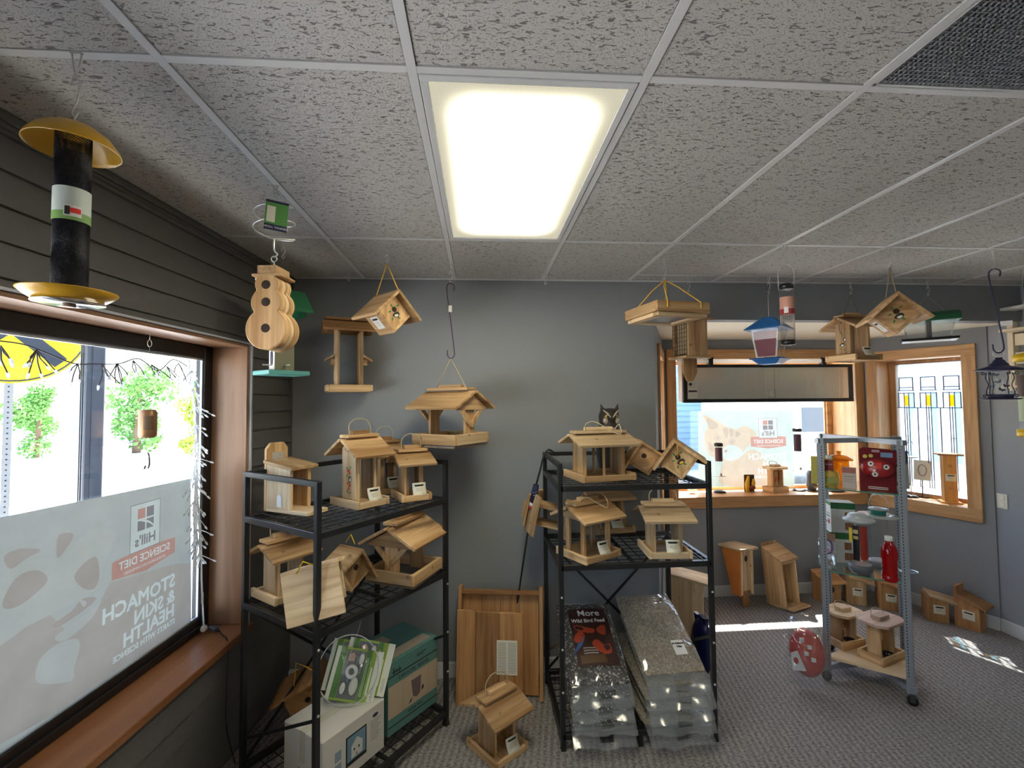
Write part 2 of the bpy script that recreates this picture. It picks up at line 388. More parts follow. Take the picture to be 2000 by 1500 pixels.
m, n, b = nt('lit_prismatic_panel'); n.nodes.remove(b); o_ = n.nodes['Material Output']
em = n.nodes.new('ShaderNodeEmission'); tc = n.nodes.new('ShaderNodeTexCoord'); sp = n.nodes.new('ShaderNodeSeparateXYZ'); n.links.new(tc.outputs['Object'], sp.inputs[0])
def soft(src, half, ramp):
    ab = n.nodes.new('ShaderNodeMath'); ab.operation = 'ABSOLUTE'; n.links.new(src, ab.inputs[0])
    mr = n.nodes.new('ShaderNodeMapRange'); mr.interpolation_type = 'SMOOTHSTEP'
    mr.inputs['From Min'].default_value = half; mr.inputs['From Max'].default_value = half-ramp; n.links.new(ab.outputs[0], mr.inputs['Value']); return mr.outputs[0]
fx = soft(sp.outputs['X'], .29, .17); fy = soft(sp.outputs['Y'], .60, .20)
mu = n.nodes.new('ShaderNodeMath'); mu.operation = 'MULTIPLY'; n.links.new(fx, mu.inputs[0]); n.links.new(fy, mu.inputs[1])
pw = n.nodes.new('ShaderNodeMath'); pw.operation = 'POWER'; pw.inputs[1].default_value = 2.6; n.links.new(mu.outputs[0], pw.inputs[0])
st = n.nodes.new('ShaderNodeMapRange'); st.inputs['To Min'].default_value = .36; st.inputs['To Max'].default_value = FIXTURE; n.links.new(pw.outputs[0], st.inputs['Value'])
ck = n.nodes.new('ShaderNodeTexVoronoi'); ck.inputs['Scale'].default_value = 160; ck.inputs['Randomness'].default_value = 0; n.links.new(tc.outputs['Object'], ck.inputs['Vector'])
ckr = n.nodes.new('ShaderNodeMapRange'); ckr.inputs['From Max'].default_value = .7; ckr.inputs['To Min'].default_value = 1.1; ckr.inputs['To Max'].default_value = .75; n.links.new(ck.outputs['Distance'], ckr.inputs['Value'])
m2 = n.nodes.new('ShaderNodeMath'); m2.operation = 'MULTIPLY'; n.links.new(st.outputs[0], m2.inputs[0]); n.links.new(ckr.outputs[0], m2.inputs[1])
em.inputs['Color'].default_value = (1.0, .93, .70, 1); n.links.new(m2.outputs[0], em.inputs['Strength']); n.links.new(em.outputs[0], o_.inputs[0]); panel_m = m
for k, (i, j) in enumerate(fixtures):
    x0, x1, y0, y1 = xs[i], xs[i+1], BY+ft4*j, BY+ft4*(j+1)
    if y0 < YB: continue
    cx, cy = (x0+x1)/2, (y0+y1)/2
    t_ = thing('ceiling_light', ['lit fluorescent ceiling panel with cream prismatic diffuser above the racks', 'lit ceiling panel behind the viewer over the left aisle', 'lit ceiling panel beside the return grille towards the right wall', 'lit ceiling panel far behind the viewer near the right wall', ''][k], 'ceiling light', (cx, cy, H))
    part('light_frame', MB().box(-.29, .29, -.596, -.572, -.004, .01).box(-.29, .29, .572, .596, -.004, .01).box(-.29, -.268, -.572, .572, -.004, .01).box(.268, .29, -.572, .572, -.004, .01), tee, t_, bevel=.002)
    part('diffuser', MB().box(-.268, .268, -.572, .572, .001, .006), panel_m, t_)
    part('housing', MB().box(-.29, .29, -.596, .596, .012, .07), tee, t_)
# return-air grille
x0, x1, y0, y1 = xs[3]+.014, xs[4]-.014, BY-ft4+.014, BY-.014
gr = thing('air_return_grille', 'dark egg-crate air return grille set into the ceiling grid', 'vent', ((x0+x1)/2, (y0+y1)/2, H))
wx, wy = (x1-x0)/2, (y1-y0)/2
mb = MB()
k = -wx
while k < wx: mb.box(k, k+.0016, -wy, wy, .001, .013); k += .0135
k = -wy
while k < wy: mb.box(-wx, wx, k, k+.0016, .001, .013); k += .0135
cm = part('grille_core', mb, plain('gray_grille', (.30, .31, .33), .4, metal=.3), gr); cm['kind'] = 'stuff'
part('grille_backing', MB().box(-wx, wx, -wy, wy, .05, .055), plain('dark_duct', (.012, .013, .018), .8), gr)
part('grille_frame', MB().box(-wx-.004, wx+.004, -wy-.004, -wy+.006, -.001, .014).box(-wx-.004, wx+.004, wy-.006, wy+.004, -.001, .014).box(-wx-.004, -wx+.006, -wy, wy, -.001, .014).box(wx-.006, wx+.004, -wy, wy, -.001, .014), tee, gr)

# ---------------- plain walls
T = .10
struct('wall_back', MB().box(-1.30, 1.235, WB, WB+T, 0, H+.1).box(1.235, 4.1, WB, WB+T, 2.405, H+.1), paint_gray)
struct('wall_right', MB().box(4.08, 4.18, YB, 3.385, 0, H+.1), paint_gray)
struct('wall_front', MB().box(-1.8, 4.2, YB-.1, YB, 0, H+.1), paint_gray)
struct('baseboard_back', MB().box(-1.25, 1.235, WB-.014, WB, 0, .095).box(-1.25, 1.235, WB-.009, WB, .095, .102), white_trim, bevel=.002)
struct('baseboard_right', MB().box(4.066, 4.08, YB, 3.375, 0, .10), white_trim, bevel=.002)
struct('ceiling_bay', MB().prism([(1.19, WB+T), (4.10, WB+T), (4.10, 3.45), (3.76, 4.28), (1.66, 4.28)], 2.405, 2.45, 'z'), cream)
struct('roof_bay', MB().prism([(1.05, WB+T), (4.21, WB+T), (4.21, 3.44), (3.86, 4.25), (3.80, 4.34), (1.62, 4.34), (1.05, 3.36)], 2.46, 2.80, 'z'), plain('roof_felt', (.1, .1, .1), .9))

# ---------------- windows of the bay: wall piece, oak casing, deep oak jambs, sash, glass
def bay_window(side, num, M, L, t0, t1, z0, z1, depth, gap, tw=.09):
    wl = struct('wall_bay_' + side, MB().box(0, t0-.018, 0, T, 0, 2.41).box(t1+.018, L, 0, T, 0, 2.41).box(t0-.018, t1+.018, 0, T, 0, z0-.02).box(t0-.018, t1+.018, 0, T, z1+.018, 2.41), paint_gray, M)
    struct('baseboard_bay_' + side, MB().box(.0, L, -.014, 0, 0, .093).box(0, L, -.009, 0, .093, .10), white_trim, M, bevel=.002)
    w_ = bpy.data.objects.new('window_%d' % num, None); C.objects.link(w_); w_.matrix_world = M; w_['kind'] = 'structure'
    part('casing_side', MB().box(t0-tw, t0, -.02, 0, z0, z1), oak, w_, bevel=.003)
    part('casing_side', MB().box(t1, t1+tw, -.02, 0, z0, z1), oak, w_, bevel=.003)
    part('casing_head', MB().box(t0-tw, t1+tw, -.022, 0, z1, z1+tw), oak, w_, bevel=.003)
    part('casing_apron', MB().box(t0-tw, t1+tw, -.022, 0, z0-tw-.015, z0), oak, w_, bevel=.003)
    part('jamb', MB().box(t0-.018, t0, 0, depth, z0, z1), oak, w_)
    part('jamb', MB().box(t1, t1+.018, 0, depth, z0, z1), oak, w_)
    part('jamb_head', MB().box(t0-.018, t1+.018, 0, depth, z1, z1+.018), oak, w_)
    part('sill', MB().box(t0-.018, t1+.018, 0, depth, z0-.02, z0), oak, w_)
    f = .055
    part('sash', MB().box(t0, t0+f, depth-.05, depth, z0, z1).box(t1-f, t1, depth-.05, depth, z0, z1).box(t0+f, t1-f, depth-.05, depth, z0, z0+f*.6).box(t0+f, t1-f, depth-.05, depth, z1-f*.6, z1)
         .box(t0+f, t0+f+.012, depth-.032, depth-.01, z0+.03, z1-.03).box(t1-f-.012, t1-f, depth-.032, depth-.01, z0+.03, z1-.03), redc if False else oak, w_, bevel=.004)
    part('pane', MB().box(t0+f, t1-f, depth-.022, depth-.018, z0+f*.6, z1-f*.6), pane_m, w_)
    # outer shell so that no light leaks around the jambs
    part('outer_frame', MB().box(t0-.22, t0-.018, T, depth+.03, z0-.1, z1+.1).box(t1+.018, t1+.22, T, depth+.03, z0-.1, z1+.1).box(t0-.018, t1+.018, T, depth+.03, z1+.018, z1+.2).box(t0-.018, t1+.018, T, depth+.03, z0-.2, z0-.02), white_trim, w_)
    return w_
MBK = frame((1.72, 4.19, 0), (1, 0), (0, 1))
tR = Vector((.35, -.81)).normalized(); MBR = frame((3.72, 4.19, 0), tR, (-tR.y, tR.x))
tL = Vector((.485, 1.05)).normalized(); MBL = frame((1.235, WB, 0), tL, (-tL.y, tL.x))
win_c = bay_window('back', 2, MBK, 2.0, .125, 1.91, .924, 2.22, .34, 0)
win_r = bay_window('right', 3, MBR, .885, .125, .728, .925, 2.185, .26, 0)
win_l = bay_window('left', 4, MBL, 1.157, .43, 1.03, .925, 2.185, .26, 0)

# leaded art-glass panel in the right-hand bay window: cames and coloured lights, one object each
ag = thing('leaded_glass_panel', 'leaded art-glass panel with amber squares in the right bay window', 'stained glass', M=MBR @ tr(.1825, .205, .955))
gw, gh = .488, 1.20
part('clear_sheet', MB().box(0, gw, .0, .003, 0, gh), glassy('art_glass_clear', (.95, .975, .98), .8, .08, body=.28, bodycol=(.85, .90, .90)), ag)
came = plain('lead_came', (.03, .035, .09), .5)
def cameb(x0, x1, z0, z1):
    part('came', MB().box(x0, x1, -.004, .006, z0, z1), came, ag)
c_ = .006
cameb(0, gw, gh-.004, gh); cameb(0, gw, 0, .005)
amb = plain('amber_glass', (.75, .38, .01), .2); bluep = glassy('pale_blue_glass', (.66, .88, .95), .8, .1)
for q in range(3):
    xc = -.002 + q*.163 + .08
    for z in (.95, .925): cameb(xc-.062, xc+.062, z-c_/2, z+c_/2)
    for xx in (-.052, .052): cameb(xc+xx-c_/2, xc+xx+c_/2, .95, 1.07)
    cameb(xc-.052, xc+.052, 1.07-c_/2, 1.07+c_/2); cameb(xc-.052, xc+.052, .975, .975+c_)
    cameb(xc-.062, xc-.062+c_, .79, .93); cameb(xc+.062-c_, xc+.062, .79, .93)
    cameb(xc-.0195, xc-.015, .06, .93); cameb(xc+.015, xc+.0195, .06, .93); cameb(xc-.002, xc+.0025, .06, .80)
    cameb(xc-.0195, xc+.0195, .52, .524)
    part('amber_light', MB().box(xc-.015, xc+.015, -.002, .005, .805, .905), glassy('amber_light_glass', (.95, .62, .04), .6, .1, body=.35, bodycol=(.9, .55, .02)), ag)
    part('blue_light', MB().box(xc+.0195, xc+.058, .0035, .0045, .30, .92), bluep, ag)
    if q < 2: cameb(xc+.0815-c_/2, xc+.0815+c_/2, .06, .79)
cameb(0, gw, .79-c_/2, .79+c_/2); cameb(0, gw, .06, .064); cameb(0, gw, .045, .048)

# ---------------- left wall: lap siding around the display window
wl = struct('wall_left', MB().box(0, .485, -.14, -.002, 0, H+.1).box(3.42, LS, -.14, -.002, 0, H+.1).box(.485, 3.42, -.14, -.002, 0, .60).box(.485, 3.42, -.14, -.002, 2.16, H+.1), siding, ML)
EXP = .1035
zt = 2.509
rows = [zt - EXP*k for k in range(-1, 25)]
S0, S1, Z0, Z1 = .475, 3.43, .592, 2.168
def lap(s0, s1, z0, z1, zb):
    """one board: proud at its foot"""
    def pr(z): return .002 + .014*(1-(z-zb)/EXP)
    part('siding_board', MB().add([(s0,-.002,z0),(s0,pr(z0),z0),(s0,pr(z1),z1),(s0,-.002,z1),(s1,-.002,z0),(s1,pr(z0),z0),(s1,pr(z1),z1),(s1,-.002,z1)],
                                  [(0,1,2,3),(7,6,5,4),(0,4,5,1),(1,5,6,2),(2,6,7,3),(3,7,4,0)]), siding, wl)
for zb in rows:
    z0, z1 = max(zb, 0), min(zb+EXP, H)
    if z1 <= .01: continue
    if z1 <= Z0+.001 or z0 >= Z1-.001: lap(.012, LS, z0, z1, zb)
    else:
        lap(.012, S0, z0, z1, zb); lap(S1, LS, z0, z1, zb)
        if z0 < Z0: lap(S0, S1, z0, Z0, zb)
        if z1 > Z1: lap(S0, S1, Z1, z1, zb)
struct('trim_1', MB().box(0, LS, 0, .028, H-.03, H).box(0, LS, 0, .020, H-.045, H-.03), siding, ML, bevel=.003)
struct('trim_2', MB().box(0, .012, 0, .018, 0, H-.045), siding, ML)
chan = plain('pale_channel', (.55, .57, .62), .4)
w1 = bpy.data.objects.new('window_1', None); C.objects.link(w1); w1.matrix_world = ML; w1['kind'] = 'structure'
part('edge_channel', MB().box(.476, .490, 0, .019, Z0+.03, Z1), chan, w1); part('edge_channel', MB().box(.476, S1, 0, .019, 2.162, 2.170), chan, w1)
part('jamb', MB().box(.490, .508, -.235, .006, .63, 2.15), walnut, w1, bevel=.003)
part('jamb', MB().box(3.40, 3.42, -.235, .006, .63, 2.15), walnut, w1, bevel=.003)
part('jamb_head', MB().box(.490, 3.42, -.235, .006, 2.145, 2.162), walnut, w1, bevel=.003)
part('sill', MB().box(.478, 3.43, -.235, .045, .592, .63), stain, w1, bevel=.004)
part('black_frame', MB().box(.508, .575, -.235, -.185, .63, 2.145).box(3.33, 3.40, -.235, -.185, .63, 2.145).box(.575, 3.33, -.235, -.185, 2.075, 2.145).box(.575, 3.33, -.235, -.185, .63, .70)
     .box(.575, 3.33, -.190, -.172, .63, .668), blackf, w1, bevel=.004)
part('glazing_bead', MB().box(.575, 3.33, -.205, -.195, 2.066, 2.075).box(.575, .583, -.205, -.195, .70, 2.066).box(.575, 3.33, -.205, -.195, .70, .709), plain('pale_bead', (.6, .64, .7), .35, metal=.5), w1)
part('pane', MB().box(.575, 3.33, -.214, -.208, .70, 2.075), pane_m, w1)
part('outer_frame', MB().box(.30, .490, -.26, -.14, .4, 2.4).box(3.42, 3.6, -.26, -.14, .4, 2.4).box(.49, 3.42, -.26, -.14, 2.162, 2.4).box(.49, 3.42, -.26, -.14, .4, .592), white_trim, w1)
# wall outlet plate
ol = thing('outlet_plate', 'cream outlet cover plate on the right wall past the bay window', 'outlet', M=tr(4.08, 3.33, 1.02) @ rot('Z', -90))
part('cover_plate', MB().box(-.037, .037, -.006, 0, -.058, .058), plain('cream_plastic', (.68, .66, .56), .4), ol, bevel=.003)
for dz in (-.026, .026): part('socket', MB().box(-.017, .017, -.009, -.006, dz-.017, dz+.017), paper, ol, bevel=.003)
# ================================================================ OUTSIDE
# ground
struct('ground_outside', MB().box(-60, -1.62, -40, 60, -.25, -.2).box(-1.62, 60, 4.7, 60, -.25, -.2), plain('pale_concrete', (.62, .60, .56), .9, noise=.12, nscale=3))
struct('roof_porch', MB().box(-3.25, -1.66, -5, 9, 2.95, 3.1), plain('porch_boards', (.5, .5, .48), .8))
# black porch columns
for k, (x, y, lab) in enumerate(((-2.87, 3.60, 'tall black porch column outside beyond the crossing sign'), (-2.02, 4.05, 'black column outside hard by the right end of the display window'))):
    t_ = thing('porch_column', lab, 'column', (x, y, -.2), math.radians(-35), 'porch columns outside the display window')
    part('shaft', MB().box(-.058, .058, -.058, .058, .9, 3.6), plain('column_paint', (.03, .04, .06), .35), t_, bevel=.008)
    part('flute', MB().box(-.022, -.012, -.064, -.058, .95, 3.55).box(.012, .022, -.064, -.058, .95, 3.55).box(.058, .064, -.02, .02, .95, 3.55), MATS['column_paint'], t_)
    part('pedestal', MB().box(-.075, .075, -.075, .075, 0, .88).box(-.095, .095, -.095, .095, .85, .9), MATS['column_paint'], t_, bevel=.006)
# railroad crossing sign
sg = thing('railroad_sign', 'round yellow railroad crossing sign with a black X, outside the window', 'sign', M=tr(-3.62, 3.78, -.2) @ rot('Z', 44))
sy = plain('sign_yellow', (.85, .62, .01), .5); sk = plain('sign_black', (.02, .03, .05), .5)
zc_ = 2.66
part('sign_disc', MB().prism(disc(48, .455, 0, zc_), -.004, 0, 'y'), sy, sg)
rim = [(math.cos(2*PI*k/48)*.437, -.005, zc_+math.sin(2*PI*k/48)*.437) for k in range(48)]
part('sign_border', MB().tube(rim, .006, 4, True), sk, sg)
def clipbar(ang):
    M = tr(0, 0, zc_) @ Matrix.Rotation(ang, 4, 'Y'); return MB().box(-.40, .40, -.0075, -.004, -.05, .05, M)
part('cross_bar', clipbar(PI/4), sk, sg); part('cross_bar', clipbar(-PI/4), sk, sg)
for sx in (-1, 1): text('letter', 'R', .27, sk, sg, tr(sx*.27, -.005, zc_) @ rot('X', 90), label='black letter R')
mb = MB().box(-.025, .025, .002, .012, 0, 3.2); part('sign_post', mb, plain('galvanised_post', (.35, .36, .37), .5, metal=.6), sg)
mb = MB()
for k in range(70): mb.prism(disc(8, .006, 0, .1+k*.04), -.001, .0019, 'y')
h_ = part('post_holes', mb, ink, sg); h_['kind'] = 'stuff'
# trees far across the lot
leafm = plain('tree_leaf', (.10, .26, .05), .7, noise=.5, nscale=.7); leafb = plain('blue_leaf', (.08, .22, .12), .7, noise=.4, nscale=.7); barkm = plain('bark', (.12, .08, .05), .9)
def tree(x, y, w, h, lab, mat, seed, trunk=.6):
    rnd = random.Random(seed); t_ = thing('tree', lab, 'tree', (x, y, -.2), 0, 'trees beyond the lot')
    part('trunk', MB().tube([(0,0,0),(.05,.02,h*.4),(0,.05,h*.75)], [w*.05, w*.04, w*.015], 7), barkm, t_)
    mb = MB(); blobs = []
    for k in range(9):
        a = rnd.uniform(0, 2*PI); r = rnd.uniform(0, w*.32); z = h*rnd.uniform(trunk*.45, .86)
        blobs.append((r*math.cos(a), r*math.sin(a), z, w*rnd.uniform(.16, .26)))
    for k in range(2600):
        bx, by, bz, br = rnd.choice(blobs); d = Vector((rnd.gauss(0,1), rnd.gauss(0,1), rnd.gauss(0,.8))).normalized()*br*rnd.uniform(.55, 1.05)
        p = Vector((bx, by, bz)) + d; s = h*.024*rnd.uniform(.6, 1.3)
        u = Vector((rnd.gauss(0,1), rnd.gauss(0,1), rnd.gauss(0,1))).normalized(); v_ = u.orthogonal().normalized()
        mb.add([p-u*s, p-v_*s*.6, p+u*s, p+v_*s*.6], [(0,1,2,3)])
    f = part('foliage', mb, mat, t_); f['kind'] = 'stuff'
tree(-14.6, 20.6, 3.2, 3.9, 'broad mid-green tree right of the porch column, beyond the lot', leafm, 1, .25)
tree(-14.2, 27.5, 4.2, 5.6, 'tall blue-green tree near the right end of the display window', leafb, 2, .25)
tree(-17.4, 19.3, 2.0, 3.0, 'thin young tree between the sign post and the porch column', leafm, 3, .3)
tree(-22.5, 21.0, 3.6, 3.0, 'low bushy tree behind the sign post', leafb, 4, .25)
tree(-11.4, 19.4, 1.6, 2.8, 'bright yellow-green shrub at the right end of the display window', plain('lime_leaf', (.28, .40, .04), .7, noise=.4, nscale=.7), 5, .3)
hs = thing('far_house', 'low pale house far across the lot beneath the trees', 'building', (-20.5, 27.0, -.2), .6)
part('wall', MB().box(-3.2, 3.2, -2, 2, 0, 1.7), plain('pale_siding', (.60, .60, .60), .8), hs)
part('roof', MB().prism([(-2.4, 1.7), (2.4, 1.7), (0, 2.9)], -3.4, 3.4, 'x'), plain('pale_roof', (.45, .45, .47), .9), hs)
for k in (-1.6, 1.2): part('window', MB().box(k, k+.8, -2.03, -2.0, .7, 1.4), plain('far_pane', (.2, .25, .3), .2), hs)
# seen through the bay: blue neighbouring building and a white van
nb = thing('neighbour_building', 'blue-gray clapboard building seen through the bay window', 'building', (8.5, 13.0, -.2))
part('wall', MB().box(-6.5, 6.5, 0, 4, 0, 4.4), plain('blue_siding', (.20, .31, .40), .7), nb)
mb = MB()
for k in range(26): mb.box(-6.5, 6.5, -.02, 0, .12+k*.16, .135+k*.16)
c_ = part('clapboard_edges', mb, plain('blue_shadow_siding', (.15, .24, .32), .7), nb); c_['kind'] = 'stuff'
part('trim_board', MB().box(-1.55, -1.35, -.04, 0, 0, 4.4), white_trim, nb); part('trim_board', MB().box(.35, 1.25, -.05, 0, 0, 4.4), white_trim, nb)
part('window', MB().box(-1.3, .3, -.03, 0, 1.0, 2.6), plain('dark_pane', (.10, .12, .14), .1), nb)
part('window', MB().box(2.3, 3.3, -.03, 0, 1.0, 2.6), MATS['dark_pane'], nb)
part('roof', MB().prism([(-.5, 4.4), (4.5, 4.4), (2, 5.6)], -6.8, 6.8, 'x'), MATS['pale_roof'], nb)
vn = thing('parked_van', 'white van parked outside behind the poster in the bay window', 'van', (7.0, 10.6, -.2), .1)
vm = plain('van_white', (.85, .85, .85), .3)
part('body', MB().prism([(-1.3, .35), (2.0, .35), (2.0, 1.15), (1.35, 1.3), (.9, 2.0), (-1.3, 2.0)], -.85, .85, 'y'), vm, vn, bevel=.05)
part('side_window', MB().prism([(.1, 1.3), (1.15, 1.3), (.82, 1.85), (.1, 1.85)], -.87, -.852, 'y'), MATS['dark_pane'], vn)
for k in (-.75, 1.35):
    w_ = part('wheel', MB().tube([(k, -.88, .32), (k, -.68, .32)], .32, 18), ink, vn); part('hub', MB().tube([(k, -.9, .32), (k, -.88, .32)], .15, 12), silver, w_)
part('mirror', MB().ball((1.25, -1.0, 1.35), (.06, .1, .1), 8, 6), vm, vn)
# ================================================================ BLACK STORAGE RACKS
def rack(label, cx, cy, rz, shelves, W=.85, D=.60, Ht=1.495):
    t_ = thing('storage_rack', label, 'rack', (cx, cy, 0), rz, 'black wire-shelf storage racks')
    a, d, p = W/2-.0125, D/2-.0125, .0125
    for sx in (-1, 1):
        for sy in (-1, 1):
            q = part('post', MB().box(sx*a-p, sx*a+p, sy*d-p, sy*d+p, 0, Ht), blackm, t_, bevel=.002)
            part('foot_cap', MB().box(sx*a-.0135, sx*a+.0135, sy*d-.0135, sy*d+.0135, 0, .018), ink, q)
    part('guard_rail', MB().box(-a, a, d-p, d+p, Ht-.025, Ht), blackm, t_, bevel=.002)
    for sx in (-1, 1): part('guard_rail', MB().box(sx*a-p, sx*a+p, -d, d, Ht-.025, Ht), blackm, t_, bevel=.002)
    for zs in shelves:
        s_ = part('shelf_frame', MB().box(-a, a, -d-p, -d+p, zs-.03, zs).box(-a, a, d-p, d+p, zs-.03, zs).box(-a-p, -a+p, -d, d, zs-.03, zs).box(a-p, a+p, -d, d, zs-.03, zs)
                  .box(-.008, .008, -d, d, zs-.028, zs-.01), blackm, t_, bevel=.002)
        mb = MB(); k = -a+.06
        while k < a-.02: mb.box(k-.002, k+.002, -d, d, zs-.001, zs+.003); k += .066
        k = -d+.055
        while k < d-.02: mb.box(-a, a, k-.002, k+.002, zs-.004, zs); k += .062
        g_ = part('wire_grid', mb, blackm, s_); g_['kind'] = 'stuff'
    z0, z1 = shelves[-1], shelves[-2]-.03
    for s in (-1, 1): part('cross_brace', MB().bar((-a*s, d+.0, z0), (a*s, d+.0, z1), .004, .016), blackm, t_)
    for sx in (-1, 1): part('end_brace', MB().bar((sx*a, -d*.98, z0+.55*(z1-z0)), (sx*a, d, z0+.12), .004, .014), blackm, t_)
    part('middle_foot', MB().box(-.0125, .0125, -d-p, -d+p, 0, z0-.03), blackm, t_)
    for sx in (-1, 1):
        for zs in (.30, .52, .79): part('bolt', MB().tube([(sx*a, -d-p, zs), (sx*a, -d-p-.004, zs)], .006, 8), wire, t_)
    return t_
SH_L = (1.278, .862, .085); SH_R = (1.375, .957, .085)
RL = math.radians(53.4)
rack('black wire-shelf rack standing beside the display window, turned at an angle', -.678, 2.527, RL, SH_L)
rack('black wire-shelf rack against the gray wall, left of the bay window', .84, 2.735, 0, SH_R)
# ================================================================ WOODEN FEEDERS AND HOUSES
cherry = plain('painted_red', (.55, .02, .02), .6); leafp = plain('painted_green', (.04, .20, .04), .6); pblack = plain('painted_black', (.02, .02, .02), .6); pwhite = plain('painted_white', (.8, .8, .76), .6); pyel = plain('painted_yellow', (.75, .45, .03), .6)
def decal(name, poly, mat, parent, M, th=.0007):
    return part(name, MB().prism(poly, 0, th, 'z', M), mat, parent)
def card(parent, M, w=.05, h=.045, curl=.35, mat=None, name='paper_tag'):
    """slip of paper in the x,z plane of M, front towards -y, with a dark banner and lines printed on it"""
    vs = []; fs = []; n_ = 6
    for i in range(n_+1):
        z = h*i/n_; y = -curl*h*(1-i/n_)**2
        vs += [(-w/2, y, z), (w/2, y, z)]
    fs = [[2*i, 2*i+1, 2*i+3, 2*i+2] for i in range(n_)]
    c_ = part(name, MB().add(vs, fs, M, True), mat or paper, parent, solid=.0006)
    y = -curl*h*.06-.0012
    part('banner_print', MB().add([(-w*.36, y, h*.86), (-w*.30, y, h*.70), (w*.30, y, h*.70), (w*.36, y, h*.86)], [(0,1,2,3)], M), ink, c_)
    mb = MB()
    for k in range(3):
        zz = h*(.52-.1*k); yy = -curl*h*(1-zz/h)**2-.0012
        mb.add([(-w*.25, yy, zz), (w*.25, yy, zz), (w*.25, yy, zz+h*.022), (-w*.25, yy, zz+h*.022)], [(0,1,2,3)], M)
    part('text_lines', mb, inkg, c_)
    return c_
def bird(parent, M, s=1.0, name='painted_bird', belly=None):
    b_ = decal(name, smooth_poly([(-.020*s, .0), (-.006*s, -.010*s), (.012*s, -.006*s), (.020*s, .006*s), (.010*s, .016*s), (-.006*s, .012*s)], 3), pblack, parent, M)
    part('painted_belly', MB().prism(smooth_poly([(-.010*s, -.001*s), (-.002*s, -.008*s), (.010*s, -.004*s), (.012*s, .003*s), (0, .004*s)], 3), 0, .0011, 'z', M), belly or pwhite, b_)
    return b_
def leaf(parent, M, x, y, a, s=.011, mat=None, name='painted_leaf'):
    return decal(name, smooth_poly([(-s, 0), (0, s*.42), (s, 0), (0, -s*.42)], 3), mat or leafp, parent, M @ tr(x, y, 0) @ Matrix.Rotation(a, 4, 'Z'))
def ropeloop(parent, pts, mat=None, r=.0028, name='rope'): return part(name, MB().tube(spline(pts, 5), r, 6), mat or rope, parent)

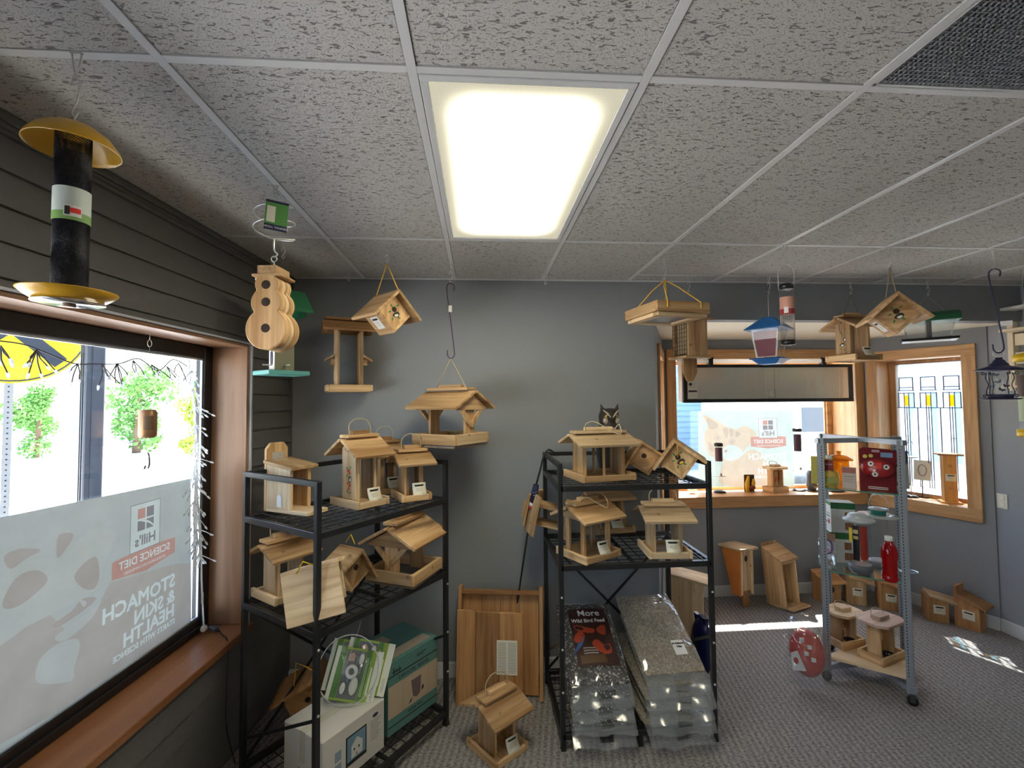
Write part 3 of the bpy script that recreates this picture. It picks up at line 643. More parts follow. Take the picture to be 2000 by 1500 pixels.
def hopper(label, N, z, rz, L, D, Ht, group=None, M=None, mat=None, painted=None, panes=1, rope_pts='arch', tagpos=True, open_end=False, roofmat=None, name='hopper_feeder', ropemat=None, hang=None):
    """gable-roofed hopper feeder; N = corner (-x,-y) of its tray; x runs along the ridge"""
    W = mat or cedar; RM = roofmat or W
    if M is None:
        R_ = Matrix.Rotation(math.radians(rz), 4, 'Z'); c_ = Vector((N[0], N[1], z)) + R_ @ Vector((L/2, D/2, 0)); M = Matrix.Translation(c_) @ R_
    t_ = thing(name, label, 'bird feeder', group=group, M=M)
    e, f, th = L/2, D/2, .018
    part('tray_floor', MB().box(-e+th, e-th, -f+.012, f-.012, .006, .018), W, t_)
    for s in (-1, 1): part('tray_rail', MB().box(s*e-th*(s > 0), s*e+th*(s < 0), -f-.012, f+.012, 0, .042), W, t_, bevel=.0025)
    for s in (-1, 1): part('tray_rail', MB().box(-e+th, e-th, s*f-.009, s*f+.009, 0, .034), W, t_, bevel=.0025)
    ze = Ht*.72; hd = D*.27                                  # wall head, half depth of the hopper body
    zr = Ht-.036                                             # ridge underside
    xe = e-th-.004 - .01
    slope = (zr-ze)/(D*.5)
    if not open_end:
        for s in (-1, 1):
            x0 = s*xe
            part('end_panel', MB().prism([(-hd, .018), (hd, .018), (hd, zr-hd*slope-.004), (0, zr-.004), (-hd, zr-hd*slope-.004)], x0, x0-s*.018, 'x'), W, t_, bevel=.0015)
    else:
        for s in (-1, 1):
            for q in (-1, 1): part('corner_post', MB().box(s*xe-.02*(s > 0), s*xe+.02*(s < 0), q*hd-.013, q*hd+.013, .018, zr-hd*slope-.006), W, t_, bevel=.0015)
            part('gable_board', MB().prism([(-D*.5, ze-.01), (D*.5, ze-.01), (D*.5, ze), (0, zr-.004), (-D*.5, ze)], s*xe, s*(xe+.016), 'x'), W, t_, bevel=.0015)
            part('end_pane', MB().box(s*(xe-.010), s*(xe-.008), -hd, hd, .03, ze), clear, t_)
    for s in (-1, 1):
        y0 = s*hd*.96
        xs_ = [-xe+.018, xe-.018] + ([0] if panes == 2 else [])
        for x in xs_: part('stile', MB().box(x-.006, x+.006, y0-.006, y0+.006, .018, zr-hd*slope-.004), W, t_)
        part('pane', MB().box(-xe+.012, xe-.012, y0-.0045, y0-.003, .045, zr-hd*slope-.01), clear, t_)
    # roof panels
    ang = math.atan(slope); rl = D*.5/math.cos(ang)+.03
    for s in (-1, 1):
        Mr = tr(0, 0, zr) @ Matrix.Rotation(-s*ang, 4, 'X') if False else tr(0, s*.006, zr-.006*slope) @ Matrix.Rotation(s*(-ang), 4, 'X')
        y0, y1 = (0, rl) if s > 0 else (-rl, 0)
        o_ = MB().box(-e-.022, e+.022, y0, y1, 0, .016, tr(0, s*.004, zr-.002) @ Matrix.Rotation(-ang*s, 4, 'X'))
        part('roof_panel', o_, RM, t_, bevel=.002)
    part('ridge_board', MB().box(-e*.98, e*.98, -.042, .042, Ht-.022, Ht-.006), RM, t_, bevel=.002)
    part('ridge_block', MB().box(-e*.52, e*.52, -.017, .017, Ht-.006, Ht+.014), RM, t_, bevel=.002)
    rm = ropemat or rope
    if rope_pts == 'arch':
        ropeloop(t_, [(-e*.62, 0, Ht-.01), (-e*.60, .01, Ht+.045), (-e*.15, .02, Ht+.075), (e*.45, .01, Ht+.07), (e*.66, 0, Ht+.03), (e*.62, 0, Ht-.01)], rm)
        part('rope_end', MB().tube(spline([(-xe-.002, 0, zr-.06), (-xe-.014, .008, zr-.05), (-xe-.014, .004, zr-.02), (-xe-.004, 0, zr-.01)], 4), .0025, 6), rm, t_)
    elif rope_pts == 'droop':
        ropeloop(t_, [(-e*.60, -.02, Ht-.004), (-e*.55, -.07, Ht+.028), (-e*.25, -.11, Ht-.0), (e*.12, -.135, Ht-.028), (e*.42, -.095, Ht+.004), (e*.50, -.03, Ht+.03), (e*.58, 0, Ht-.004)], rm)
    elif rope_pts == 'flop':
        ropeloop(t_, [(-e*.55, -.025, Ht-.006), (-e*.60, -.05, Ht+.035), (-e*.25, -.05, Ht+.045), (e*.2, -.105, Ht-.008), (e*.5, -.12, Ht-.02), (e*.62, -.06, Ht+.03), (e*.58, -.02, Ht-.004)], rm)
    elif rope_pts == 'hang':
        for s in (-1, 1): part('rope', MB().cyl((s*e*.6, 0, Ht-.01), (0, 0, hang), .0018, 6), rm, t_)
        part('rope_end', MB().tube(spline([(-xe-.002, 0, zr-.10), (-xe-.016, .0, zr-.10), (-xe-.018, .01, zr-.05), (-xe-.004, 0, zr-.01)], 4), .0028, 6), rm, t_)
    if tagpos: card(t_, tr(.02, -f+.02, .03) @ rot('Z', -4), .076, .066, .45)
    if painted == 'cherries':
        Mp = Matrix(((0, 0, -1, -xe-.0002), (-1, 0, 0, 0), (0, 1, 0, 0), (0, 0, 0, 1)))    # x -> -y, y -> z, out -> -x
        for (u, v_) in ((-.006, .185), (.008, .175), (.004, .19), (-.008, .12), (.006, .105), (.0, .09), (.012, .115)): decal('painted_cherry', disc(12, .0065, u, v_), cherry, t_, Mp)
        for (u, v_, a) in ((.015, .205, .6), (-.015, .20, 2.2), (.012, .15, -.5), (-.014, .16, 1.2), (-.01, .075, -1), (.012, .072, .4)): leaf(t_, Mp, u, v_, a, .010)
        bird(t_, Mp @ tr(.012, .14, 0) @ Matrix.Rotation(1.1, 4, 'Z'), .9)
    if painted == 'chickadee':
        Mp = Matrix(((0, 0, -1, -xe-.0002), (-1, 0, 0, 0), (0, 1, 0, 0), (0, 0, 0, 1)))
        bird(t_, Mp @ tr(-.006, .115, 0), 1.0); bird(t_, Mp @ tr(.016, .15, 0) @ Matrix.Rotation(1.4, 4, 'Z'), .9)
        for (u, v_, a) in ((-.02, .09, .6), (.01, .08, 2.2), (.0, .18, 1.2)): leaf(t_, Mp, u, v_, a, .009)
    return t_

# --- left rack, upper shelf
G1 = 'hopper feeders on the racks'
zl1, zl2 = SH_L[0]+.0035, SH_L[1]+.0035
hopper('tall cedar hopper feeder painted with red cherries on its end panel', (-.634, 2.405), zl1, 48, .20, .235, .385, G1, painted='cherries', mat=pale, roofmat=cedar)
hopper('small cedar hopper feeder with yellow-brown roof at the end of the upper left rack shelf', (-.432, 2.56), zl1, 27, .175, .19, .29, G1)
hopper('cedar hopper feeder standing half hidden behind the cherry-painted feeder', (-.60, 2.775), zl1, 40, .17, .17, .325, G1)
# squirrel munch box with hinged lid
sq = thing('squirrel_feeder', 'pale wooden box feeder with hinged lid, tall back board and hanging price tag', 'squirrel feeder', M=tr(-.99, 2.44, zl1) @ rot('Z', 12))
part('back_board', MB().prism([(-.064, 0), (.064, 0), (.064, .315), (.038, .345), (-.038, .345), (-.064, .315)], .085, .103, 'y'), cedar, sq, bevel=.002)
part('side_panel', MB().prism([(-.085, .018), (.085, .018), (.085, .24), (-.085, .215)], -.064, -.046, 'x'), pale, sq, bevel=.002)
part('side_panel', MB().prism([(-.085, .018), (.085, .018), (.085, .24), (-.085, .215)], .046, .064, 'x'), cedar, sq, bevel=.002)
part('front_pane', MB().box(-.046, .046, -.076, -.073, .05, .2), clear, sq)
part('floor_board', MB().box(-.064, .064, -.205, .085, 0, .018), pale, sq, bevel=.002)
part('lid', MB().prism([(-.115, .216), (.084, .246), (.084, .262), (-.115, .232)], -.085, .085, 'x'), cedar, sq, bevel=.002)
part('hinge', MB().box(-.035, .035, .05, .084, .2555, .2595).box(-.035, .035, .081, .085, .262, .295), wire, sq)
sq.matrix_world = tr(-.985, 2.45, zl1) @ rot('Z', 62)
tg = part('price_tag', MB().prism([(-.016, .03), (.016, .03), (.016, .078), (.007, .09), (-.007, .09), (-.016, .078)], -.0665, -.0655, 'x'), whitep, sq)
tg.matrix_local = tr(0, -.01, .0)
part('tag_string', MB().tube([(-.066, -.01, .085), (-.067, -.012, .15), (-.066, -.01, .205)], .0008, 5), whitep, tg)

# --- left rack, middle shelf
hopper('cedar hopper feeder on the middle left rack shelf behind the corner post', (-.985, 2.285), zl2, 52, .215, .20, .30, G1, mat=pale, roofmat=cedar, tagpos=False)

def platform(label, M, L, D, Ht, group=None, tagged=False, hang=None, raised=.06, name='covered_platform_feeder', W=None):
    W = W or cedar
    t_ = thing(name, label, 'bird feeder', group=group, M=M); e, f, th = L/2, D/2, .02
    part('tray_floor', MB().box(-e+.005, e-.005, -f+.005, f-.005, .008, .012), plain('tray_screen', (.22, .24, .26), .5, metal=.5), t_)
    for s in (-1, 1): part('tray_rail', MB().box(-e, e, s*f-th*(s > 0), s*f+th*(s < 0), .016, .016+raised), W, t_, bevel=.0025)
    for s in (-1, 1): part('tray_rail', MB().box(s*e-th*(s > 0), s*e+th*(s < 0), -f+th, f-th, .016, .016+raised), pale, t_, bevel=.0025)
    part('base_strip', MB().box(-e+.012, e-.012, -f+.01, -f+.035, 0, .008).box(-e+.012, e-.012, f-.035, f-.01, 0, .008).box(-e+.012, -e+.035, -f+.01, f-.01, 0, .0079).box(e-.035, e-.012, -f+.01, f-.01, 0, .0079), W, t_)
    ze = Ht*.66; zr = Ht-.03; slope = (zr-ze)/f; ang = math.atan(slope); rl = f/math.cos(ang)+.02
    for s in (-1, 1):
        x0 = s*(e-th-.001)
        part('post', MB().box(x0-.018*(s > 0), x0+.018*(s < 0), -.042, .042, .012, zr-.05), W, t_, bevel=.0015)
        xb = s*(e-th+.016)
        part('gable_beam', MB().prism([(-f*.92, ze-.012), (f*.92, ze-.012), (f*.92, ze+.0), (0, zr-.003), (-f*.92, ze+.0)], xb, xb-s*.016, 'x'), W, t_, bevel=.0015)
        for q in (-1, 1):
            part('brace', MB().prism([(q*.004, ze-.115), (q*.105, ze-.013), (q*.07, ze-.013), (q*.004, ze-.083)], xb, xb-s*.016, 'x'), W, t_)
    for s in (-1, 1):
        y0, y1 = (0, rl) if s > 0 else (-rl, 0)
        part('roof_panel', MB().box(-e-.03, e+.03, y0, y1, 0, .017, tr(0, s*.004, zr) @ Matrix.Rotation(-ang*s, 4, 'X')), W, t_, bevel=.002)
    part('ridge_board', MB().box(-e*.94, e*.94, -.045, .045, Ht-.012, Ht+.005), W, t_, bevel=.002)
    part('ridge_block', MB().box(-e*.55, e*.55, -.016, .016, Ht+.005, Ht+.022), W, t_, bevel=.002)
    if hang:
        for s in (-1, 1): part('rope', MB().cyl((s*e*.72, 0, Ht), (0, 0, hang), .0025, 6), rope, t_)
    else: ropeloop(t_, [(-e*.7, .0, Ht), (-e*.75, .0, Ht+.05), (-e*.2, .03, Ht+.04), (e*.5, .02, Ht+.05), (e*.7, 0, Ht)], rope)
    if tagged: card(t_, tr(.02, -f*.55, zr-f*.55*slope+.0175) @ Matrix.Rotation(math.radians(12), 4, 'Z') @ Matrix.Rotation(-PI/2+ang, 4, 'X') @ tr(0, 0, -.02), .07, .045, .0)
    return t_
Rg = Matrix.Rotation(math.radians(66), 4, 'Z')
platform('roofed open platform feeder with wide tray on the middle left rack shelf', tr(-.343, 2.409, zl2) @ Rg @ tr(.15, .15, 0), .30, .30, .325, 'covered platform feeders', tagged=True, W=cedar)
platform('roofed open platform feeder hanging from a long purple hook against the wall', tr(-.175, 2.795, 1.568) @ rot('Z', -36), .33, .33, .345, 'covered platform feeders', hang=.53, raised=.062, W=cedar)

def wren(label, M, S=.155, depth=.13, over=.035, group='diamond wren houses', W=None, ropec=None, ropepts=None, deco='chickadee', label_side=-1, rlen=None, hole_on=True, roofmat=None, name='wren_house'):
    """square house standing on one corner; front towards -y; origin at its lowest corner"""
    W = W or cedar; RM = roofmat or W
    t_ = thing(name, label, 'birdhouse', group=group, M=M)
    h = S/math.sqrt(2); Mc = tr(0, 0, h) @ rot('Y', -45)         # x,z now along the sides
    s2 = S/2; th = .016; d = depth/2
    part('front', MB().box(-s2+th, s2-th, -d, -d+th, -s2+th, s2-th, Mc), W, t_, bevel=.0015)
    part('back', MB().box(-s2+th, s2-th, d-th, d, -s2+th, s2-th, Mc), W, t_)
    part('side_board', MB().box(-s2, -s2+th, -d-.002, d+.002, -s2, s2-th, Mc), W, t_, bevel=.0015)      # lower left after turning
    part('side_board', MB().box(-s2+th, s2-th, -d-.002, d+.002, -s2, -s2+th, Mc), W, t_, bevel=.0015)
    ro = .045
    rl = rlen or (depth+2*over)
    part('roof_board', MB().box(s2-th, s2, -d-over, -d-over+rl, -s2-ro, s2, Mc), RM, t_, bevel=.002)
    part('roof_board', MB().box(-s2-ro, s2-th, -d-over, -d-over+rl, s2-th, s2, Mc), RM, t_, bevel=.002)
    Mf = tr(0, -d-.0002, h) @ rot('X', 90)
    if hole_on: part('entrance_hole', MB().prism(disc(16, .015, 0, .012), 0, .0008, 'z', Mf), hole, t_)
    if deco:
        bird(t_, Mf @ tr(.012, -.018, 0) @ Matrix.Rotation(.2, 4, 'Z'), 1.15, belly=pyel if deco == 'finch' else pwhite)
        for (u, v_, a) in ((-.028, -.005, .5), (-.018, .03, 2.0), (.02, .035, .6), (.03, -.03, -.4), (-.01, -.042, 1.3)): leaf(t_, Mf, u, v_, a, .011)
    # printed label on a lower side
    if label_side:
        Ms = Mc @ (Matrix(((0, 0, -1, -s2-.0004), (0, 1, 0, 0), (1, 0, 0, 0), (0, 0, 0, 1))) if label_side < 0 else Matrix(((1, 0, 0, 0), (0, 1, 0, 0), (0, 0, -1, -s2-.0004), (0, 0, 0, 1))))
        c_ = part('paper_label', MB().box(-.042, .036, -.032, .032, 0, .0006, Ms), whitep, t_)
        part('banner_print', MB().box(.014, .026, -.024, .024, .0007, .0010, Ms), ink, c_)
        part('text_lines', MB().box(.002, .004, -.018, .018, .0007, .0010, Ms).box(-.008, -.006, -.018, .018, .0007, .0010, Ms).box(-.02, -.018, -.014, .014, .0007, .0010, Ms), inkg, c_)
    for r_ in (ropepts or []): part('rope', MB().tube(r_, .0032, 6), ropec or ropey, t_)
    return t_
# leaning pair on the middle shelf of the left rack (roof boards towards the viewer)
wren('whitish birdhouse lying tilted against the corner post with a yellow rope', tr(-.70, 2.20, zl2+.05) @ rot('Z', 92) @ rot('X', -13) @ rot('Y', -32), .18, .16, .042, W=pale, ropec=plain('bright_yellow_rope', (.80, .58, .02), .6), ropepts=[[(-.01, -.05, .235), (-.02, .0, .31), (-.01, .06, .235)]], deco='chickadee')
wren('birdhouse tipped on its side behind the whitish birdhouse on the middle left rack shelf', tr(-.70, 2.425, zl2+.012) @ rot('Z', 55) @ rot('Y', 14), .15, .12, .03, W=cedar, ropec=MATS['bright_yellow_rope'], ropepts=[[(0, -.02, .225), (-.02, .0, .27), (0, .05, .225)]], deco=None)
wren('dark birdhouse with yellow rope on the bottom left rack shelf behind the white box', tr(-.99, 2.665, SH_L[2]+.006) @ rot('Z', 8) @ rot('Y', 18), .20, .16, .05, W=redc, ropepts=[[(0, -.06, .285), (-.06, -.07, .31), (-.12, -.06, .315), (-.09, -.10, .22)], [(0.01, -.09, .26), (.005, -.10, .19), (.03, -.10, .16)]], deco=None)
# hanging
wren('chickadee-painted birdhouse hanging by a yellow rope above the left rack', tr(-.507, 2.536, 2.205) @ rot('Z', 44), .165, .14, .05, ropepts=[[(0, -.105, .232), (0, 0, .395)], [(0, .105, .232), (0, 0, .395)]], W=cedar)
wren('bird-painted diamond birdhouse hanging by a tan cord near the right wall', tr(2.28, 2.358, 2.175) @ rot('Z', -28), .16, .14, .05, ropec=plain('tan_cord', (.33, .26, .17), .8), ropepts=[[(0, -.08, .225), (0, 0, .385)], [(0, .08, .225), (0, 0, .385)]], W=cedar)

# --- right rack, top shelf
zr1, zr2 = SH_R[0]+.0035, SH_R[1]+.0035
hopper('long two-pane cedar hopper feeder on the top shelf of the right rack', (.557, 2.50), zr1, 12, .335, .25, .285, G1, panes=2, rope_pts='flop', tagpos=False, mat=cedar, roofmat=pale)
wren('birdhouse painted with a finch and yellow rope knot on the top right rack shelf', tr(1.165, 2.58, zr1+.002) @ rot('Z', -24) @ rot('Y', -10), .165, .135, .035, W=cedar, deco='finch', ropepts=[[(.0, -.074, .13), (.012, -.10, .20), (.02, -.05, .232)]])
wren('birdhouse leaning behind the finch-painted birdhouse on the top right rack shelf', tr(1.015, 2.745, zr1+.002) @ rot('Z', -10) @ rot('Y', -12), .155, .13, .03, W=cedar, deco=None)
# --- right rack, middle shelf
hopper('cedar hopper feeder with glazed ends and a loose rope on the middle right rack shelf', (.548, 2.42), zr2, 30, .27, .225, .315, G1, open_end=True, rope_pts='droop', mat=cedar)
hopper('striped-grain cedar hopper feeder facing forward on the middle right rack shelf', (.921, 2.485), zr2, -4, .24, .22, .29, G1, mat=pale, rope_pts='arch')
hopper('hopper feeder leaning back against the wall behind the middle right rack shelf', None, 0, 0, .26, .19, .29, G1, M=tr(.83, 2.915, zr2+.02) @ rot('Z', 8) @ rot('X', -14), mat=cedar, tagpos=True, rope_pts='arch')
hopper('hopper feeder lying on its end at the left end of the middle right rack shelf', None, 0, 0, .20, .20, .29, G1, M=tr(.56, 2.87, zr2+.125) @ rot('Z', -12) @ rot('Y', -78), mat=cedar, tagpos=False, rope_pts=None)
# --- floor between the racks
hopper('cedar hopper feeder on the carpet between the two racks', (.062, 2.335), 0.0, 38, .225, .225, .30, G1, mat=cedar, rope_pts='arch')
# --- hanging painted hopper
hopper('cedar hopper feeder with a painted bird hanging before the bay window', None, 0, 0, .235, .215, .335, 'hanging feeders', M=tr(2.679, 3.09, 2.10) @ rot('Z', 8), painted='chickadee', rope_pts='hang', hang=.485, ropemat=ropeg, tagpos=True)

# --- snowman birdhouse
sn = thing('snowman_birdhouse', 'snowman-shaped wooden birdhouse with three round holes hanging from a wire coil', 'birdhouse', M=tr(-.787, 1.797, 2.030) @ rot('Z', -6))
def lobes(g=0):
    pts = []
    cs = [(0, .078, .078), (0, .178, .058), (0, .247, .044)]
    R_ = []
    for cx_, cz_, r_ in cs: R_.append((cz_, r_))
    right = []
    N_ = 90
    for i in range(N_+1):
        z = .0005 + (.291-.0005)*i/N_; w_ = 0
        for cz_, r_ in R_:
            if abs(z-cz_) < r_: w_ = max(w_, math.sqrt(r_*r_-(z-cz_)**2))
        right.append((w_+g, z))
    return right + [(-x, z) for x, z in reversed(right)]
for k, (y0, y1) in enumerate(((-.052, -.012), (-.010, .010), (.012, .05))): part(('front_block', 'middle_block', 'back_block')[k], MB().prism(lobes(0 if k != 1 else -.003), y0, y1, 'y'), pale if k == 1 else cedar, sn, bevel=.006 if k != 1 else .0)
part('hat_brim', MB().box(-.056, .056, -.053, .054, .276, .286), cedar, sn, bevel=.002)
part('hat_top', MB().box(-.036, .036, -.05, .05, .286, .318), cedar, sn, bevel=.002)
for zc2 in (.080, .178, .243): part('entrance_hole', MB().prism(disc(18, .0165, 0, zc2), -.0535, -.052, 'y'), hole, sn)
part('eye_bolt', MB().tube([(0, 0, .31), (0, 0, .345)], .003, 8).tube([(.011*math.cos(a*.52), 0, .356+.011*math.sin(a*.52)) for a in range(12)], .0022, 6, True), wire, sn)
part('knob', MB().tube([(-.056, 0, .28), (-.07, 0, .28)], .006, 8), wire, sn)
cl = thing('wire_coil_hanger', 'steel wire coil hanger with a green printed card above the snowman birdhouse', 'hanger', (-.787, 1.797, 2.392))
part('coil', MB().tube(spline([(0, 0, 0), (.012, 0, .012), (.0, 0, .03), (0, 0, .075)], 5) + [Vector((.072*math.cos(a), .072*math.sin(a), .078+.115*a/(4*PI))) for a in [k*.25 for k in range(2, 51)]] + spline([(.05, .0, .196), (0, 0, .2), (0, 0, .235)], 5), .0034, 6), wire, cl)
cdm = part('hang_card', MB().box(-.042, .034, -.079, -.078, .078, .19), plain('card_green', (.10, .30, .07), .5), cl, M=rot('Z', 24) @ rot('Y', 4))
part('card_band', MB().box(-.042, .034, -.0798, -.0792, .078, .1).box(-.042, .034, -.0798, -.0792, .182, .19), navy, cdm); part('card_text', MB().box(-.036, -.008, -.0798, -.0792, .108, .168), paper, cdm)
text('card_name', 'DROLL YANKEES', .011, whitep, cdm, tr(-.004, -.0802, .089) @ rot('X', 90))
# ================================================================ HANGING THINGS
def hook(what, x, y, z1, z0=H):
    """bent wire clip on the grid with an S-hook below it"""
    t_ = thing('ceiling_hook', 'steel wire ceiling hook holding ' + what, 'hook', (x, y, z0), 0, 'ceiling hooks')
    L_ = max(z0-z1, .05); m_ = -L_*.45
    part('grid_clip', MB().box(-.013, .013, -.003, .003, -.004, -.001), wire, t_)
    part('wire_loop', MB().tube(spline([(-.010, 0, -.002), (-.004, 0, m_*.6), (.006, 0, m_*.9), (0, 0, m_), (-.006, 0, m_*.9), (.006, 0, m_*.55), (.012, 0, -.002)], 4), .0019, 6), wire, t_)
    part('s_hook', MB().tube(spline([(-.009, 0, m_-.012), (-.004, 0, m_+.006), (.009, 0, m_-.004), (.006, 0, (m_-L_)/2), (-.006, 0, -L_+.012), (0, 0, -L_), (.009, 0, -L_+.012)], 5), .0021, 6), wire, t_)
    return t_
hook('the yellow mesh feeder', -.961, 1.134, 2.517)
hook('the wire coil hanger', -.787, 1.797, 2.627)
hook('the green-roofed feeder', -1.013, 2.415, 2.58)
hook('the tall window feeder', -.842, 2.99, 2.615)
hook('the chickadee birdhouse', -.507, 2.536, 2.60)
hook('the long purple hook', -.175, 2.795, 2.560)
hook('nothing, empty beside the purple hook', .423, 2.86, 2.575)
hook('the square tray feeder', 1.104, 2.619, 2.545)
hook('the tail-prop feeder', 1.405, 2.95, 2.555)
hook('the blue hopper feeder', 1.974, 2.96, 2.555)
hook('the wire peanut tube', 1.67, 2.353, 2.565)
hook('the painted hopper feeder', 2.679, 3.09, 2.585)
hook('the cord-hung birdhouse', 2.28, 2.358, 2.56)
hook('the clear green-roofed feeder', 3.247, 3.06, 2.575)
hook('the dark lantern hook', 2.927, 2.372, 2.56)

def screen(r, z0, z1, n_=34, turns=.9, wr=.0007, steps=28):
    mb = MB()
    for s in (-1, 1):
        for k in range(n_):
            a0 = 2*PI*k/n_
            mb.tube([(r*math.cos(a0+s*turns*2*PI*i/steps), r*math.sin(a0+s*turns*2*PI*i/steps), z0+(z1-z0)*i/steps) for i in range(steps+1)], wr, 3)
    return mb
# yellow mesh tube feeder
yf = thing('mesh_tube_feeder', 'black mesh tube feeder with yellow dome top and yellow saucer base', 'bird feeder', (-.961, 1.134, 2.066))
part('saucer', MB().lathe([(.0, .012), (.062, .012), (.078, .022), (.089, .030), (.0895, .028), (.079, .018), (.062, .006), (0, .004)], 40, cap=False), yellow, yf)
part('saucer_underside', MB().lathe([(0, .0), (.066, .002), (.066, .004), (0, .003)], 36, cap=False), plain('polished_metal', (.85, .85, .86), .12, metal=1.0), yf)
part('base_nut', MB().lathe([(.006, -.006), (.013, -.006), (.013, .001), (.006, .001)], 12), plain('brown_nut', (.25, .15, .10), .5), yf)
s_ = part('mesh_screen', screen(.0325, .03, .405, 46, 1.4, .0009, 40), plain('mesh_black', (.012, .013, .022), .4), yf); s_['kind'] = 'stuff'
part('inner_tube', MB().lathe([(.029, .03), (.029, .36)], 24, cap=False), plain('dark_seed_tube', (.012, .013, .022), .6), yf)
lb = part('paper_band', MB().lathe([(.0342, .192), (.0342, .270)], 32, cap=False), plain('pale_band', (.62, .70, .66), .6), yf)
part('band_green', MB().lathe([(.0345, .192), (.0345, .212)], 32, cap=False), plain('band_green_print', (.22, .42, .12), .6), lb)
def arc_patch(r, a0, a1, z0, z1): return MB().add([(r*math.cos(a0+(a1-a0)*i/6), r*math.sin(a0+(a1-a0)*i/6), z) for z in (z0, z1) for i in range(7)], [[i, i+1, i+8, i+7] for i in range(6)])
fa = math.radians(-52)
part('barcode_sticker', arc_patch(.0348, fa-.38, fa+.55, .200, .226), whitep, lb); part('barcode', arc_patch(.0350, fa-.32, fa-.05, .203, .223), ink, lb); part('red_patch', arc_patch(.0351, fa-.05, fa+.5, .208, .220), plain('red_ink', (.8, .03, .02), .5), lb)
part('dome', MB().lathe([(.089, .372), (.086, .381), (.07, .404), (.045, .423), (.018, .434), (.0, .436), (.0, .434), (.018, .4315), (.044, .420), (.069, .400), (.084, .379), (.087, .371), (.089, .372)], 44, cap=False), yellow, yf)
part('hanger_wire', MB().tube([(0, 0, .43), (0, 0, .448), (.006, 0, .456), (0, 0, .462)], .002, 6), wire, yf)

# green-roofed plastic hopper behind the snowman house
gf = thing('recycled_hopper_feeder', 'green-roofed feeder with olive body and teal tray behind the snowman birdhouse', 'bird feeder', M=tr(-1.013, 2.415, 1.974) @ rot('Z', 50))
part('tray', MB().box(-.105, .105, -.085, .085, 0, .022), plain('teal_board', (.10, .36, .34), .5), gf, bevel=.003)
part('body', MB().box(-.05, .05, -.030, .030, .022, .30), plain('olive_board', (.20, .19, .12), .6), gf, bevel=.002)
part('port_plate', MB().box(-.0512, -.050, -.027, .027, .024, .16), whitep, gf)
part('port', MB().prism(smooth_poly([(-.011, .06), (0, .05), (.011, .06), (.011, .11), (0, .122), (-.011, .11)], 3), -.0530, -.0513, 'x'), plain('port_dark', (.05, .06, .09), .3), gf)
for zz in (.05, .15):
    for y_ in (-.08, .034): part('perch', MB().cyl((.0, y_, zz), (.0, y_+.046, zz), .0035, 8), wire, gf)
part('perch', MB().cyl((-.095, 0, .05), (-.05, 0, .05), .0035, 8), wire, gf)
for s in (-1, 1): part('roof_panel', MB().box(-.115, .115, 0 if s > 0 else -.15, .15 if s > 0 else 0, 0, .016, tr(0, 0, .44) @ Matrix.Rotation(-s*math.radians(52), 4, 'X')), green, gf, bevel=.003)
part('gable_label', MB().prism([(-.055, .315), (.055, .315), (0, .40)], .090, .092, 'x'), whitep, gf)
part('gable_end', MB().prism([(-.075, .305), (.075, .305), (0, .425)], -.092, -.088, 'x').prism([(-.075, .305), (.075, .305), (0, .425)], .086, .089, 'x'), green, gf)
part('hanger_cord', MB().cyl((0, 0, .45), (0, 0, .605), .0012, 5), ropeg, gf)

# tall feeder with window and two side roofs
tf = thing('tower_feeder', 'tall cedar tower feeder with long glass window hung by gray cords', 'bird feeder', M=tr(-.842, 3.0, 1.900) @ rot('Z', 22))
W_ = cedar
part('tray_floor', MB().box(-.13, .13, -.075, .075, .0, .014), W_, tf)
for s in (-1, 1): part('tray_rail', MB().box(-.122, .122, s*.075-.008, s*.075+.008, .0, .046), W_, tf, bevel=.002)
for s in (-1, 1): part('tray_rail', MB().box(s*.138-.016*(s > 0), s*.138+.016*(s < 0), -.09, .09, .006, .044), pale, tf, bevel=.002)
for s in (-1, 1):
    p_ = part('end_panel', MB().box(s*.078-.009, s*.078+.009, -.04, .04, .014, .40), pale, tf, bevel=.0015)
    for zz in (.06, .155): part('feeding_hole', MB().prism(disc(12, .012, 0, zz), s*.0872, s*.0878, 'x'), hole, p_)
    part('side_roof', MB().prism([(s*.087, .225), (s*.142, .195), (s*.142, .207), (s*.087, .24)], -.06, .06, 'y'), W_, tf, bevel=.0015)
    part('side_roof_bracket', MB().box(s*.087, s*.110, -.04, .04, .172, .21), W_, tf)
for s in (-1, 1):
    part('window_stile', MB().box(-.069, -.058, s*.036-.006, s*.036+.006, .014, .385).box(.058, .069, s*.036-.006, s*.036+.006, .014, .385), W_, tf)
    part('pane', MB().box(-.06, .06, s*.036-.001, s*.036+.001, .03, .385), clear, tf)
    part('roof_panel', MB().box(-.16, .16, 0 if s > 0 else -.115, .115 if s > 0 else 0, 0, .016, tr(0, 0, .445) @ Matrix.Rotation(-s*math.radians(33), 4, 'X')), redc, tf, bevel=.002)
    part('gable_end', MB().prism([(-.075, .395), (.075, .395), (0, .442)], s*.125, s*.141, 'x'), W_, tf)
part('ridge_board', MB().box(-.145, .145, -.03, .03, .462, .478), redc, tf, bevel=.002)
for s in (-1, 1): part('cord', MB().cyl((s*.11, 0, .475), (0, 0, .718), .0016, 6), ropeg, tf)

